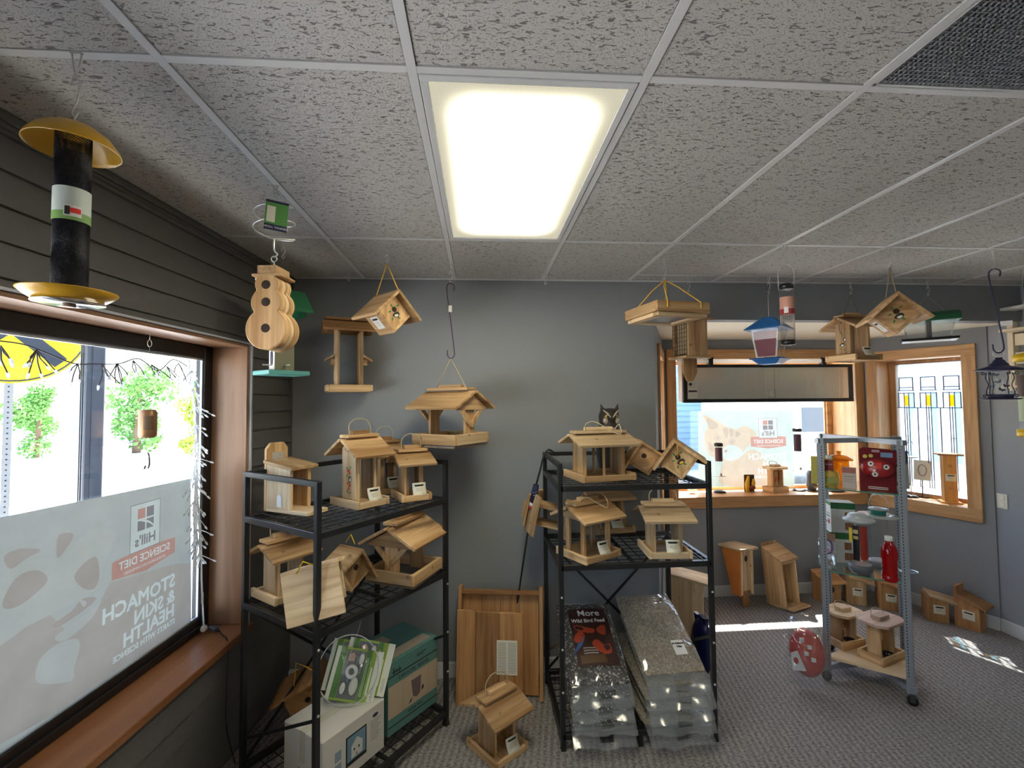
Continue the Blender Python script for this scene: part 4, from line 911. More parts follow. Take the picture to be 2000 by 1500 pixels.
# long S-hooks
def longhook(name, label, mat, x, y, z1, z0, r=.0035, tilt=0):
    t_ = thing(name, label, 'hook', M=tr(x, y, z0) @ rot('Z', tilt)); h_ = z1-z0
    part('rod', MB().tube(spline([(.02, 0, h_-.045), (.022, 0, h_-.015), (.0, 0, h_), (-.02, 0, h_-.014), (-.021, 0, h_-.06), (0, 0, h_*.5), (.021, 0, .05), (.018, 0, .014), (0, 0, 0), (-.018, 0, .016), (-.021, 0, .05)], 6), r, 8), mat, t_)
    return t_
lh = longhook('long_hook', 'long purple S-hook holding the covered platform feeder', purple, -.175, 2.795, 2.560, 2.096)
part('price_sticker', MB().box(-.012, .008, -.006, -.005, .285, .325), whitep, lh)
lh = longhook('long_hook', 'long dark purple S-hook holding the navy lantern feeder', navy, 2.927, 2.372, 2.562, 2.082, .0038, -45)
part('price_sticker', MB().box(.012, .06, -.001, 0, .15, .178), whitep, lh)

# square tray on yellow ropes
ty = thing('hanging_tray', 'square screened cedar tray hanging level by four yellow ropes', 'bird feeder', M=tr(1.104, 2.619, 2.300) @ rot('Z', 12))
q = .172
for s in (-1, 1): part('rail', MB().box(-q, q, s*q-.018*(s > 0), s*q+.018*(s < 0), .022, .082), cedar, ty, bevel=.002)
for s in (-1, 1): part('rail', MB().box(s*q-.018*(s > 0), s*q+.018*(s < 0), -q+.018, q-.018, .022, .082), cedar, ty, bevel=.002)
for s in (-1, 1): part('base_frame', MB().box(-q+.012, q-.012, s*(q-.036)-.026, s*(q-.036)+.026, 0, .022), pale, ty, bevel=.002)
for s in (-1, 1): part('base_frame', MB().box(s*(q-.036)-.026, s*(q-.036)+.026, -q+.062, q-.062, 0, .022), pale, ty, bevel=.002)
part('screen', MB().box(-q+.06, q-.06, -q+.06, q-.06, .012, .014), plain('tray_screen', (.22, .24, .26), .5), ty)
for sx, sy in ((-1, -1), (1, -1), (1, 1), (-1, 1)):
    part('rope', MB().tube([(sx*(q+.004)*.62, sy*(q+.004), .045), (sx*(q+.004)*.62, sy*(q+.003), .08), (sx*.05, sy*.06, .19), (0, 0, .245)], .0035, 6), ropey, ty)

# tail-prop suet feeder
tp = thing('tail_prop_feeder', 'cedar suet feeder with wire cage side and long tail board', 'bird feeder', M=tr(1.405, 2.965, 1.955) @ rot('Z', 14))
part('tail_board', MB().prism([(-.055, .155), (.055, .155), (.055, .06), (.02, 0), (-.02, 0), (-.055, .06)], -.01, .008, 'y'), cedar, tp, bevel=.002)
part('bottom_plate', MB().box(-.10, .10, -.09, .09, .15, .166), cedar, tp, bevel=.002)
part('back_board', MB().box(.068, .086, -.078, .078, .166, .415), cedar, tp, bevel=.002)
part('side_board', MB().box(-.07, .068, -.082, -.066, .166, .415), cedar, tp, bevel=.002)
part('side_board', MB().box(-.07, .068, .066, .082, .166, .415), cedar, tp, bevel=.002)
part('suet_cake', MB().box(-.05, .05, -.055, .055, .18, .40), plain('suet', (.42, .32, .19), .8, noise=.3, nscale=80), tp)
mb = MB()
for k in range(7): mb.cyl((-.074, -.07+k*.0235, .166), (-.074, -.07+k*.0235, .41), .0018, 5)
for k in range(9): mb.cyl((-.075, -.07, .18+k*.028), (-.075, .07, .18+k*.028), .0018, 5)
part('wire_cage', mb, plain('bronze_wire', (.12, .08, .05), .5), tp)
for s in (-1, 1): part('roof_panel', MB().box(-.115, .115, 0 if s > 0 else -.115, .115 if s > 0 else 0, 0, .014, tr(0, 0, .455) @ Matrix.Rotation(-s*math.radians(28), 4, 'X')), cedar, tp, bevel=.002)
part('cord', MB().cyl((0, 0, .462), (0, 0, .605), .0012, 5), ropeg, tp)

# blue hopper
bh = thing('blue_hopper_feeder', 'clear hopper feeder with bright blue plastic roof and tray', 'bird feeder', M=tr(1.974, 2.97, 2.070) @ rot('Z', -2))
def frust(w0, d0, z0, w1, d1, z1, cap=True):
    v_ = [(-w0,-d0,z0),(w0,-d0,z0),(w0,d0,z0),(-w0,d0,z0),(-w1,-d1,z1),(w1,-d1,z1),(w1,d1,z1),(-w1,d1,z1)]
    return MB().add(v_, [(0,1,5,4),(1,2,6,5),(2,3,7,6),(3,0,4,7)] + ([(3,2,1,0),(4,5,6,7)] if cap else []))
Mb = rot('Z', 40)
part('roof', MB().add(*[x for x in (frust(.125, .125, .235, .055, .055, .300).v, frust(.125, .125, .235, .055, .055, .300).f)], Mb).add(frust(.056, .056, .298, .03, .03, .322).v, frust(.056, .056, .298, .03, .03, .322).f, Mb), blue, bh, bevel=.003)
part('hopper_wall', MB().add(frust(.062, .062, .045, .085, .085, .235, False).v, frust(.062, .062, .045, .085, .085, .235, False).f, Mb), clear, bh)
part('corner_rod', MB().tube([Mb @ Vector((-.062, -.062, .045)), Mb @ Vector((-.085, -.085, .235))], .003, 6).tube([Mb @ Vector((.062, -.062, .045)), Mb @ Vector((.085, -.085, .235))], .003, 6).tube([Mb @ Vector((.062, .062, .045)), Mb @ Vector((.085, .085, .235))], .003, 6).tube([Mb @ Vector((-.062, .062, .045)), Mb @ Vector((-.085, .085, .235))], .003, 6), whitep, bh)
part('label_sheet', MB().add([Mb @ Vector(p) for p in [(-.063, .055, .05), (-.063, -.055, .05), (-.083, -.075, .22), (-.083, .075, .22)]], [(0,1,2,3)]), plain('maroon_print', (.20, .03, .05), .5), bh, solid=.001)
part('tray', MB().add(frust(.058, .058, .0, .092, .092, .035).v, frust(.058, .058, .0, .092, .092, .035).f, Mb), blue, bh, bevel=.004)
part('tray_rim', MB().tube([Mb @ Vector(p) for p in [(-.095, -.095, .036), (.095, -.095, .036), (.095, .095, .036), (-.095, .095, .036)]], .005, 6, True), blue, bh)
part('hanger_rod', MB().tube([(0, 0, .30), (0, 0, .478), (.005, 0, .483)], .0018, 6), wire, bh)

# wire peanut tube
pt = thing('wire_tube_feeder', 'slim clear wire tube feeder with red label and black caps', 'bird feeder', (1.67, 2.353, 2.122))
part('bottom_cap', MB().lathe([(.012, 0), (.034, .004), (.037, .012), (.035, .028), (.030, .028)], 24), blackf, pt)
mb = MB()
for k in range(22): a = 2*PI*k/22; mb.cyl((.033*math.cos(a), .033*math.sin(a), .025), (.033*math.cos(a), .033*math.sin(a), .305), .0009, 4)
for k in range(14): z = .04+k*.02; mb.tube([(.033*math.cos(2*PI*i/20), .033*math.sin(2*PI*i/20), z) for i in range(20)], .0009, 3, True)
c_ = part('wire_tube', mb, plain('pale_wire', (.55, .53, .50), .35, metal=.8), pt); c_['kind'] = 'stuff'
l_ = part('paper_label', MB().lathe([(.0348, .168), (.0348, .262)], 28, cap=False), plain('pink_label', (.62, .32, .24), .6), pt)
part('label_band', MB().lathe([(.0352, .168), (.0352, .196)], 28, cap=False), plain('dark_red_print', (.35, .03, .04), .6), l_); part('barcode_patch', arc_patch(.0355, -2.6, -2.0, .172, .205), whitep, l_)
part('top_cap', MB().lathe([(.030, .305), (.036, .305), (.037, .325), (.030, .336), (0, .338)], 24), blackf, pt)
part('bail_wire', MB().tube(spline([(-.036, 0, .31), (-.037, 0, .40), (-.022, 0, .432), (0, 0, .444), (.022, 0, .432), (.037, 0, .40), (.036, 0, .31)], 6), .0018, 6), wire, pt, M=rot('Z', -35))

# clear feeder with green roof
cf = thing('clear_hopper_feeder', 'clear plastic hopper feeder with dark green roof near the right wall', 'bird feeder', M=tr(3.247, 3.07, 2.243) @ rot('Z', -42))
part('base_tray', MB().add(frust(.15, .085, .0, .155, .09, .018).v, frust(.15, .085, .0, .155, .09, .018).f), blackf, cf, bevel=.002)
part('tray_glow_panel', MB().box(-.11, .11, -.06, .06, -.002, 0), whitep, cf)
part('hopper_wall', MB().add(frust(.115, .05, .018, .14, .085, .14, False).v, frust(.115, .05, .018, .14, .085, .14, False).f), glassy('milky_plastic', (.93, .94, .94), 1.2, .1, body=.25, bodycol=(.75, .77, .76)), cf)
part('center_post', MB().box(-.014, .014, -.045, .045, .018, .15), blackf, cf)
part('roof', MB().prism(smooth_poly([(-.105, .135), (-.095, .17), (-.03, .205), (.03, .205), (.095, .17), (.105, .135), (0, .14)], 3), -.165, .165, 'x'), green, cf)
part('hanger_wire', MB().tube([(-.12, 0, .17), (0, 0, .333), (.12, 0, .17)], .0009, 5), wire, cf)

# navy lantern feeder
lf = thing('lantern_feeder', 'navy metal lantern feeder with butterfly cut-outs and scrolled wires', 'bird feeder', M=tr(2.927, 2.372, 1.818) @ rot('Z', -50))
part('base_plate', MB().lathe([(0, 0), (.075, .001), (.085, .006), (.085, .009), (.06, .006), (0, .006)], 32, cap=False), navy, lf)
part('base_cup', MB().lathe([(.05, .006), (.052, .03), (.045, .03)], 28), navy, lf)
part('glass_cylinder', MB().lathe([(.048, .028), (.048, .17)], 32, cap=False), clear, lf)
part('roof', MB().lathe([(.104, .165), (.104, .169), (.06, .185), (.042, .19), (.036, .205), (.03, .207), (.024, .222), (.016, .226), (.014, .238), (0, .24)], 36), navy, lf)
part('ring', MB().tube([(.022*math.cos(k*.35), 0, .258+.017*math.sin(k*.35)) for k in range(18)], .0015, 5, True), wire, lf)
for a in range(4):
    Ms = Matrix.Rotation(a*PI/2+.5, 4, 'Z')
    pts = [(.058+.006*math.sin(i*.9), 0, .02+i*.012) for i in range(12)]
    sc_ = [(.074+.012*(1-i/14)*math.cos(i*.62+PI), 0, .165-.014+.012*(1-i/14)*math.sin(i*.62+PI)) for i in range(13)]
    s2_ = [(.070+.012*(1-i/14)*math.cos(-i*.62+PI), 0, .02+.012*(1-i/14)*math.sin(-i*.62+PI)) for i in range(13)]
    part('scroll_wire', MB().tube([Ms @ Vector(p) for p in pts], .0026, 5).tube([Ms @ Vector(p) for p in sc_], .0024, 5).tube([Ms @ Vector(p) for p in s2_], .0024, 5), navy, lf)
for (a, z, r_) in ((-1.9, .14, .3), (-1.7, .10, -.4), (-1.1, .075, .2), (-1.5, .055, .5), (-2.3, .075, 0)):
    Ms = Matrix.Rotation(a+PI/2, 4, 'Z') @ tr(0, -.0505, z) @ Matrix.Rotation(r_, 4, 'Y')
    part('butterfly', MB().prism([(0, .003), (-.012, .010), (-.015, .002), (-.008, -.003), (-.010, -.009), (0, -.004), (.010, -.009), (.008, -.003), (.015, .002), (.012, .010)], 0, .001, 'y', Ms), navy, lf)

# yellow-capped tube and pale timber shelf on the right wall
yt = thing('tube_feeder', 'clear tube feeder with yellow caps hanging at the right edge', 'bird feeder', (3.545, 2.715, 1.575))
ycap = plain('yellow_plastic', (.80, .52, .01), .35)
part('base_cap', MB().lathe([(.055, 0), (.06, .005), (.06, .045), (.04, .05)], 28), ycap, yt); part('tube', MB().lathe([(.045, .045), (.045, .50)], 28, cap=False), clear, yt)
part('top_cap', MB().lathe([(.045, .49), (.063, .49), (.063, .53), (.02, .545), (0, .546)], 28), ycap, yt)
part('label_sheet', MB().lathe([(.0462, .10), (.0462, .26)], 28, cap=False), plain('leaf_label', (.45, .55, .38), .6), yt)
part('dark_label', MB().lathe([(.0466, .26), (.0466, .40)], 28, cap=False), plain('brown_label', (.10, .06, .05), .6), yt)
part('hanger_wire', MB().tube([(0, 0, .545), (0, 0, 1.10)], .0015, 6), wire, yt)
ws = thing('wall_shelf', 'pale timber shelf unit standing at the right edge against the right wall', 'shelf', (4.004, 2.85, 0))
pine = plain('pale_pine', (.66, .56, .40), .6, noise=.12, nscale=12)
for y_ in (.33, -.55): part('upright', MB().box(.02, .075, y_-.02, y_+.02, 1.88, 2.5), pine, ws, bevel=.003)
for z_ in (1.9, 2.32): part('shelf_board', MB().box(-.10, .02, -.55, .31, z_, z_+.02), pine, ws, bevel=.003)
part('top_panel', MB().box(-.10, .02, -.55, .33, 2.48, 2.50), whitep, ws)
for z_ in (2.08, 2.22): part('back_slat', MB().box(.03, .05, -.53, .31, z_, z_+.09), pine, ws, bevel=.003)
# ================================================================ NEST BOXES AND TIMBER ON THE FLOOR
def nestbox(label, x, y, rz, w, d, h, hb, mat=None, hole_z=.72, hr=.019, lab=None, roof_over=.05, roofmat=None, lean=0, open_front=False, group='nest boxes on the carpet', slope=.035, M=None, oval=1.0, name='nest_box'):
    """front towards -y; back board taller than the box"""
    W = mat or cedar
    t_ = thing(name, label, 'birdhouse', group=group, M=M if M is not None else tr(x, y, .0) @ rot('Z', rz) @ rot('X', -lean)); a, th = w/2, .018
    part('back_board', MB().box(-a, a, d/2-th, d/2, 0, hb), W, t_, bevel=.002)
    for s in (-1, 1): part('side_panel', MB().prism([(-d/2+.001, .0), (d/2-th, .0), (d/2-th, h+slope), (-d/2+.001, h)], s*a, s*a-s*th, 'x'), W, t_, bevel=.0015)
    if not open_front:
        f_ = part('front_panel', MB().box(-a+th, a-th, -d/2-.001, -d/2+th, .0, h), W, t_, bevel=.0015)
        part('entrance_hole', MB().prism(disc(18, hr, 0, h*hole_z, hr*oval), -d/2-.0018, -d/2-.001, 'y'), hole, f_)
    else:
        part('mesh_screen', MB().box(-a+th, a-th, d/2-.05, d/2-.045, .03, h), plain('dark_mesh', (.07, .065, .045), .8, noise=.5, nscale=220), t_)
        part('floor_board', MB().box(-a-.01, a+.03, -d/2-.07, d/2-th, 0, .018), W, t_, bevel=.002)
        part('front_rail', MB().box(-a+th, a-th, -d/2, -d/2+th, h-.03, h), W, t_, bevel=.002)
    part('roof_board', MB().prism([(-d/2-roof_over, h-roof_over*slope/d), (d/2-th, h+slope), (d/2-th, h+slope+.018), (-d/2-roof_over, h+.018-roof_over*slope/d)], -a-.022, a+.022, 'x'), roofmat or W, t_, bevel=.003)
    if lab == 'left': card(t_, Matrix(((0, 1, 0, -a-.001), (-1, 0, 0, -.01), (0, 0, 1, h*.38), (0, 0, 0, 1))), .075, .07, .0)
    if lab == 'right': card(t_, Matrix(((0, -1, 0, a+.001), (1, 0, 0, -.01), (0, 0, 1, h*.38), (0, 0, 0, 1))), .075, .07, .0)
    if lab == 'roof': part('paper_slip', MB().box(-.035, .03, -d*.35, d*.2, h+.034, h+.0346), paper, t_, M=rot('Z', 8))
    return t_
orange = plain('orange_stain', (.52, .17, .03), .5, noise=.2, nscale=18)
# tall kestrel box leaning on its tail board
kb = thing('kestrel_box', 'tall leaning nest box with orange stained side and sunlit roof in the bay', 'birdhouse', M=tr(2.335, 3.98, .0) @ rot('Z', 16) @ rot('X', -4))
part('tail_board', MB().box(-.038, .038, -.03, -.012, 0, .22), redc, kb, bevel=.002)
part('back_board', MB().box(-.075, .075, .04, .058, .11, .5), cedar, kb)
part('side_panel', MB().prism([(-.045, .10), (.04, .10), (.135, .50), (-.075, .50)], -.080, -.064, 'x'), orange, kb, bevel=.0015)
part('side_panel', MB().prism([(-.045, .10), (.04, .10), (.135, .50), (-.075, .50)], .064, .080, 'x'), pale, kb, bevel=.0015)
part('front_panel', MB().prism([(-.040, .14), (-.024, .14), (-.052, .50), (-.068, .50)], -.048, .048, 'x'), pale, kb, bevel=.0015)
part('front_stile', MB().prism([(-.047, .11), (-.03, .11), (-.060, .50), (-.078, .50)], -.064, -.048, 'x'), pale, kb); part('front_stile', MB().prism([(-.047, .11), (-.03, .11), (-.060, .50), (-.078, .50)], .048, .064, 'x'), pale, kb)
part('entrance_hole', MB().prism(disc(18, .015, 0, 0, .026), 0, .001, 'z', tr(0, -.0640, .42) @ rot('X', 94.4)), hole, kb)
part('roof_board', MB().box(-.10, .10, -.115, .15, .50, .52), pale, kb, bevel=.003)
nestbox('open-fronted nest box with mesh inside and paper slip on its roof', 2.70, 3.975, 22, .20, .18, .40, .53, mat=cedar, lab='roof', open_front=True, lean=5, slope=.09, roof_over=.02)
nestbox('plain nest box with dark oval hole facing forward behind the display stand', 3.14, 4.02, 0, .165, .15, .20, .26, hole_z=.62, oval=1.4, mat=redc, slope=.045)
nestbox('nest box with cream label, third from the bay corner, turned sideways', 3.365, 3.965, 62, .13, .15, .20, .28, lab='left', roof_over=.06)
nestbox('nest box with cream label tucked in the bay corner behind the display stand', 3.565, 3.84, 58, .15, .15, .19, .26, lab='left', roof_over=.05, mat=redc)
nestbox('nest box with thick pale overhanging roof and cream label under the leaded window', 3.765, 3.61, 60, .13, .14, .17, .20, lab='left', roof_over=.09, roofmat=pale, slope=.03, mat=redc)
nestbox('reddish nest box with tall back board nearest the right wall', 3.905, 3.455, 24, .135, .15, .19, .315, lab='left', mat=redc, roof_over=.04, slope=.05, hr=.013, hole_z=.82)
nestbox('tall wide nest box with two-board roof standing behind the right rack', 1.56, 3.46, 62, .17, .26, .47, .54, hole_z=.85, hr=.024, mat=pale, roof_over=.05)
# leaning timber panels
lp = thing('tray_panel', 'large framed cedar tray leaning upright behind the boarded panel', 'wooden panel', M=tr(.115, 2.915, .0) @ rot('Z', -9) @ rot('X', -9))
for k in range(4): part('board', MB().box(-.245+k*.1225, -.125+k*.1225, .0, .014, .01, .60), redc, lp, bevel=.002)
part('top_rail', MB().box(-.25, .25, -.045, .0, .60, .622), redc, lp, bevel=.002)
for s in (-1, 1): part('side_rail', MB().box(s*.26-.011, s*.26+.011, -.05, .016, 0, .645), redc, lp, bevel=.002)
fp = thing('boarded_panel', 'three-board cedar panel with printed sheet leaning on the framed tray', 'wooden panel', M=tr(.045, 2.815, .0) @ rot('Z', -9) @ rot('X', -6))
for k, (a, c_) in enumerate(((-.205, -.088), (-.086, .058), (.060, .205))): part('board', MB().box(a, c_, .0, .016, .0, .535+.01*(k == 0)), redc, fp, bevel=.003)
part('top_cap', MB().prism([(-.19, .018), (.20, .018), (.15, .05), (-.15, .05)], .50, .525, 'z'), cedar, fp, bevel=.002)
ps = part('instruction_sheet', MB().box(.045, .17, -.004, -.0032, .185, .38), paper, fp)
mb = MB()
for k in range(20):
    for c_ in (.052, .114): mb.box(c_, c_+.05, -.0045, -.0041, .195+k*.0088, .1985+k*.0088)
part('printed_lines', mb, plain('faint_ink', (.35, .35, .33), .8), ps)
# pole with a rolled flag
pole = thing('shepherd_pole', 'thin black shepherd pole leaning between the racks with a small flag wrapped round it', 'pole', (.16, 3.085, 0))
part('shaft', MB().tube(spline([(0, 0, .0), (.075, -.10, .546), (.165, -.205, 1.18), (.215, -.255, 1.42), (.232, -.265, 1.49), (.262, -.262, 1.53), (.30, -.255, 1.51)], 6), .006, 8), blackm, pole)
fl = part('flag', MB().tube([(.170, -.212, 1.20), (.180, -.222, 1.26), (.188, -.230, 1.31)], [.018, .022, .018], 12), plain('flag_blue', (.01, .015, .06), .8), pole, label='small rolled stars and stripes flag')
part('white_stripe', MB().tube([(.163, -.205, 1.178), (.167, -.209, 1.192)], .0195, 12), whitep, fl); part('red_stripe', MB().tube([(.160, -.202, 1.160), (.163, -.205, 1.176)], .0200, 12), plain('flag_red', (.45, .02, .02), .8), fl)
mb = MB()
for (u, v_) in ((0, 0), (.6, .3), (-.5, .35), (.2, .7), (-.3, -.3), (.8, .8), (-.9, .7)): 
    p_ = Vector((.180, -.222, 1.26)) + Vector((.016*u, -.0225+.004*abs(u), -.03+.05*v_)); mb.ball(tuple(p_), .0028, 6, 4)
part('stars', mb, whitep, fl)
# small blue bag at the right end of the right rack and a wooden peg on the carpet
bb = thing('seed_bag', 'dark blue glossy bag slumped on the carpet behind the right rack post', 'bag', (1.47, 3.02, 0), .2)
part('bag_body', MB().ball((0, 0, .19), (.055, .09, .19), 14, 10), plain('navy_film', (.01, .018, .11), .2), bb)
part('bag_top', MB().prism([(-.05, .345), (.05, .345), (.06, .39), (.03, .385), (0, .395), (-.03, .385), (-.06, .39)], -.012, .012, 'x'), MATS['navy_film'], bb)
# owl decoy behind the long hopper
ow = thing('owl_decoy', 'dark plastic owl decoy with ear tufts behind the long hopper feeder', 'decoy', (.838, 2.925, zr1))
owm = plain('owl_dark', (.035, .028, .024), .35); owl_l = plain('owl_pale', (.45, .40, .33), .5)
part('body', MB().lathe([(.05, 0), (.07, .02), (.085, .10), (.088, .19), (.075, .27), (.062, .30), (.066, .33), (.068, .355), (.058, .385), (.03, .402), (0, .405)], 26), owm, ow)
for s in (-1, 1):
    part('ear_tuft', MB().tube([(s*.038, -.01, .375), (s*.05, -.012, .405), (s*.056, -.012, .43)], [.018, .012, .002], 8), owm, ow)
    e_ = part('eye', MB().ball((s*.026, -.055, .352), (.014, .010, .014), 12, 8), plain('owl_eye', (.55, .38, .05), .15), ow); part('pupil', MB().ball((s*.026, -.0625, .352), (.007, .005, .007), 8, 6), ink, e_)
    part('brow', MB().tube([(s*.006, -.07, .345), (s*.03, -.06, .374), (s*.05, -.045, .392)], [.004, .006, .004], 7), owl_l, ow)
    part('cheek', MB().ball((s*.034, -.048, .325), (.02, .014, .02), 10, 8), owl_l, ow)
part('beak', MB().tube([(0, -.066, .345), (0, -.080, .330), (0, -.074, .312)], [.009, .007, .001], 8), ink, ow)
part('breast', MB().ball((0, -.05, .24), (.05, .04, .05), 14, 10), owl_l, ow)
# ================================================================ BOXES, BLISTER PACKS, SEED BAGS ON THE RACKS
def seedmat(name, cols, scale):
    m, n, b = nt(name); tc = n.nodes.new('ShaderNodeTexCoord'); v = n.nodes.new('ShaderNodeTexVoronoi'); v.inputs['Scale'].default_value = scale
    n.links.new(tc.outputs['Object'], v.inputs['Vector']); rp = n.nodes.new('ShaderNodeValToRGB'); rp.color_ramp.interpolation = 'CONSTANT'
    sp = n.nodes.new('ShaderNodeSeparateColor'); n.links.new(v.outputs['Color'], sp.inputs[0]); n.links.new(sp.outputs[0], rp.inputs['Fac'])
    e = rp.color_ramp.elements; e[0].position = 0; e[0].color = (*cols[0][1], 1); e[1].position = cols[1][0]; e[1].color = (*cols[1][1], 1)
    for p, c in cols[2:]: k = e.new(p); k.color = (*c, 1)
    n.links.new(rp.outputs[0], b.inputs['Base Color']); bp = n.nodes.new('ShaderNodeBump'); bp.inputs['Strength'].default_value = .8; bp.inputs['Distance'].default_value = .004
    n.links.new(v.outputs['Distance'], bp.inputs['Height']); n.links.new(bp.outputs[0], b.inputs['Normal']); b.inputs['Roughness'].default_value = .7; return m
oilseed = seedmat('black_oil_seed', [(0, (.02, .02, .022)), (.62, (.10, .09, .085)), (.78, (.45, .42, .36)), (.92, (.02, .02, .022))], 120)
chips = seedmat('sunflower_chips', [(0, (.34, .28, .20)), (.4, (.48, .41, .30)), (.75, (.25, .21, .16)), (.9, (.62, .56, .45))], 170)
m, n, b = nt('wrinkled_film'); n.nodes.remove(b); o_ = n.nodes['Material Output']
tr_ = n.nodes.new('ShaderNodeBsdfTransparent'); tr_.inputs[0].default_value = (.93, .94, .95, 1); gl = n.nodes.new('ShaderNodeBsdfGlossy'); gl.inputs['Roughness'].default_value = .12
df = n.nodes.new('ShaderNodeBsdfDiffuse'); df.inputs[0].default_value = (.7, .73, .76, 1)
tc = n.nodes.new('ShaderNodeTexCoord'); t1 = n.nodes.new('ShaderNodeTexNoise'); t1.inputs['Scale'].default_value = 6; t1.inputs['Detail'].default_value = 2; t1.inputs['Distortion'].default_value = 1.2; n.links.new(tc.outputs['Object'], t1.inputs['Vector'])
bp = n.nodes.new('ShaderNodeBump'); bp.inputs['Strength'].default_value = .8; bp.inputs['Distance'].default_value = .025; n.links.new(t1.outputs['Fac'], bp.inputs['Height']); n.links.new(bp.outputs[0], gl.inputs['Normal'])
m0 = n.nodes.new('ShaderNodeMixShader'); m0.inputs[0].default_value = .07; n.links.new(tr_.outputs[0], m0.inputs[1]); n.links.new(df.outputs[0], m0.inputs[2])
m1 = n.nodes.new('ShaderNodeMixShader'); m1.inputs[0].default_value = .16; n.links.new(m0.outputs[0], m1.inputs[1]); n.links.new(gl.outputs[0], m1.inputs[2]); n.links.new(m1.outputs[0], o_.inputs[0])
film = m
flapm = glassy('milky_flap', (.90, .92, .94), 2.2, .12, body=.30, bodycol=(.70, .74, .78))
def pillow(w, L, T, seed, infl=0.0, nx=12, ny=16):
    rnd = random.Random(seed); ph = [rnd.uniform(0, 6) for _ in range(6)]
    def hgt(u, v):
        a = max(0, 1-abs(u)**3)**.6 * max(0, 1-abs(v)**3.4)**.7
        return (T/2+infl)*a*(1+.10*math.sin(3.1*u+ph[0])*math.sin(4*v+ph[1])+.05*math.sin(9*u+ph[2]+3*v))+.003*math.sin(7*v+ph[3])*(1-a)
    return hgt
def bag(label, M, w, L, T, fill, seed, flap=.09, holes=True, group='seed bags on the bottom shelf'):
    t_ = thing('seed_bag', label, 'bag', group=group, M=M); nx, ny = 12, 16
    for nm, infl, mt, sc_ in (('seed_fill', 0, fill, .985), ('film', .003, film, 1.01)):
        hg = pillow(w, L, T, seed, infl); vs = []; fs = []
        for sd_ in (1, -1):
            for j in range(ny+1):
                for i in range(nx+1):
                    u, v = -1+2*i/nx, -1+2*j/ny
                    vs.append((u*w/2*sc_*(1-.05*abs(v)**4), L/2+v*L/2*sc_, T/2+sd_*hg(u, v)*(1 if sd_ > 0 else .92)))
        n1 = (nx+1)*(ny+1)
        for j in range(ny):
            for i in range(nx):
                a = j*(nx+1)+i; fs.append([a, a+1, a+nx+2, a+nx+1]); fs.append([n1+a+nx+1, n1+a+nx+2, n1+a+1, n1+a])
        part(nm, MB().add(vs, fs, None, True), mt, t_)
    if flap:
        rnd = random.Random(seed+50); vs = []; fs = []; k = 14
        for j in range(5):
            for i in range(k+1):
                u = -1+2*i/k; d = flap*j/4*(1+.05*rnd.uniform(-1, 1)*(j == 4))
                vs.append((u*w/2*.98, -d, T/2-.22*d-.30*d*d/flap+.008*math.sin(5*u+seed)*(j/4)))
        for j in range(4):
            for i in range(k):
                if holes and j in (1, 2) and i in (6, 7, 8, 9)[:3 if j == 2 else 4]: continue
                a = j*(k+1)+i; fs.append([a, a+1, a+k+2, a+k+1])
        part('sealed_flap', MB().add(vs, fs, None, True), flapm, t_)
    return t_, pillow(w, L, T, seed, .0045)
def onbag(name, hg, w, L, T, u0, u1, v0, v1, mat, parent, lift=.0, nx=8, ny=8, poly=None):
    """printed patch that follows the top of a bag"""
    P = lambda u, v: (u*w/2*(1-.05*abs(v)**4), L/2+v*L/2, T/2+hg(u, v)+lift)
    if poly is not None:
        c = (sum(p[0] for p in poly)/len(poly), sum(p[1] for p in poly)/len(poly)); vs = [P(*c)] + [P(*p) for p in poly]; k = len(poly)
        return part(name, MB().add(vs, [[0, 1+i, 1+(i+1) % k] for i in range(k)]), mat, parent)
    vs = [P(u0+(u1-u0)*i/nx, v0+(v1-v0)*j/ny) for j in range(ny+1) for i in range(nx+1)]
    return part(name, MB().add(vs, [[j*(nx+1)+i, j*(nx+1)+i+1, (j+1)*(nx+1)+i+1, (j+1)*(nx+1)+i] for j in range(ny) for i in range(nx)], None, True), mat, parent)
def ontext(name, body, size, hg, w, L, T, u, v, mat, parent, lift=.002):
    e_ = .01; p = Vector((u*w/2, L/2+v*L/2, T/2+hg(u, v)+lift)); dv = (hg(u, v+.05)-hg(u, v-.05))/(.1*L/2)
    return text(name, body, size, mat, parent, Matrix.Translation(p) @ Matrix.Rotation(math.atan(dv), 4, 'X'), .0004, bold=.0006)
zb_ = SH_R[2]+.004
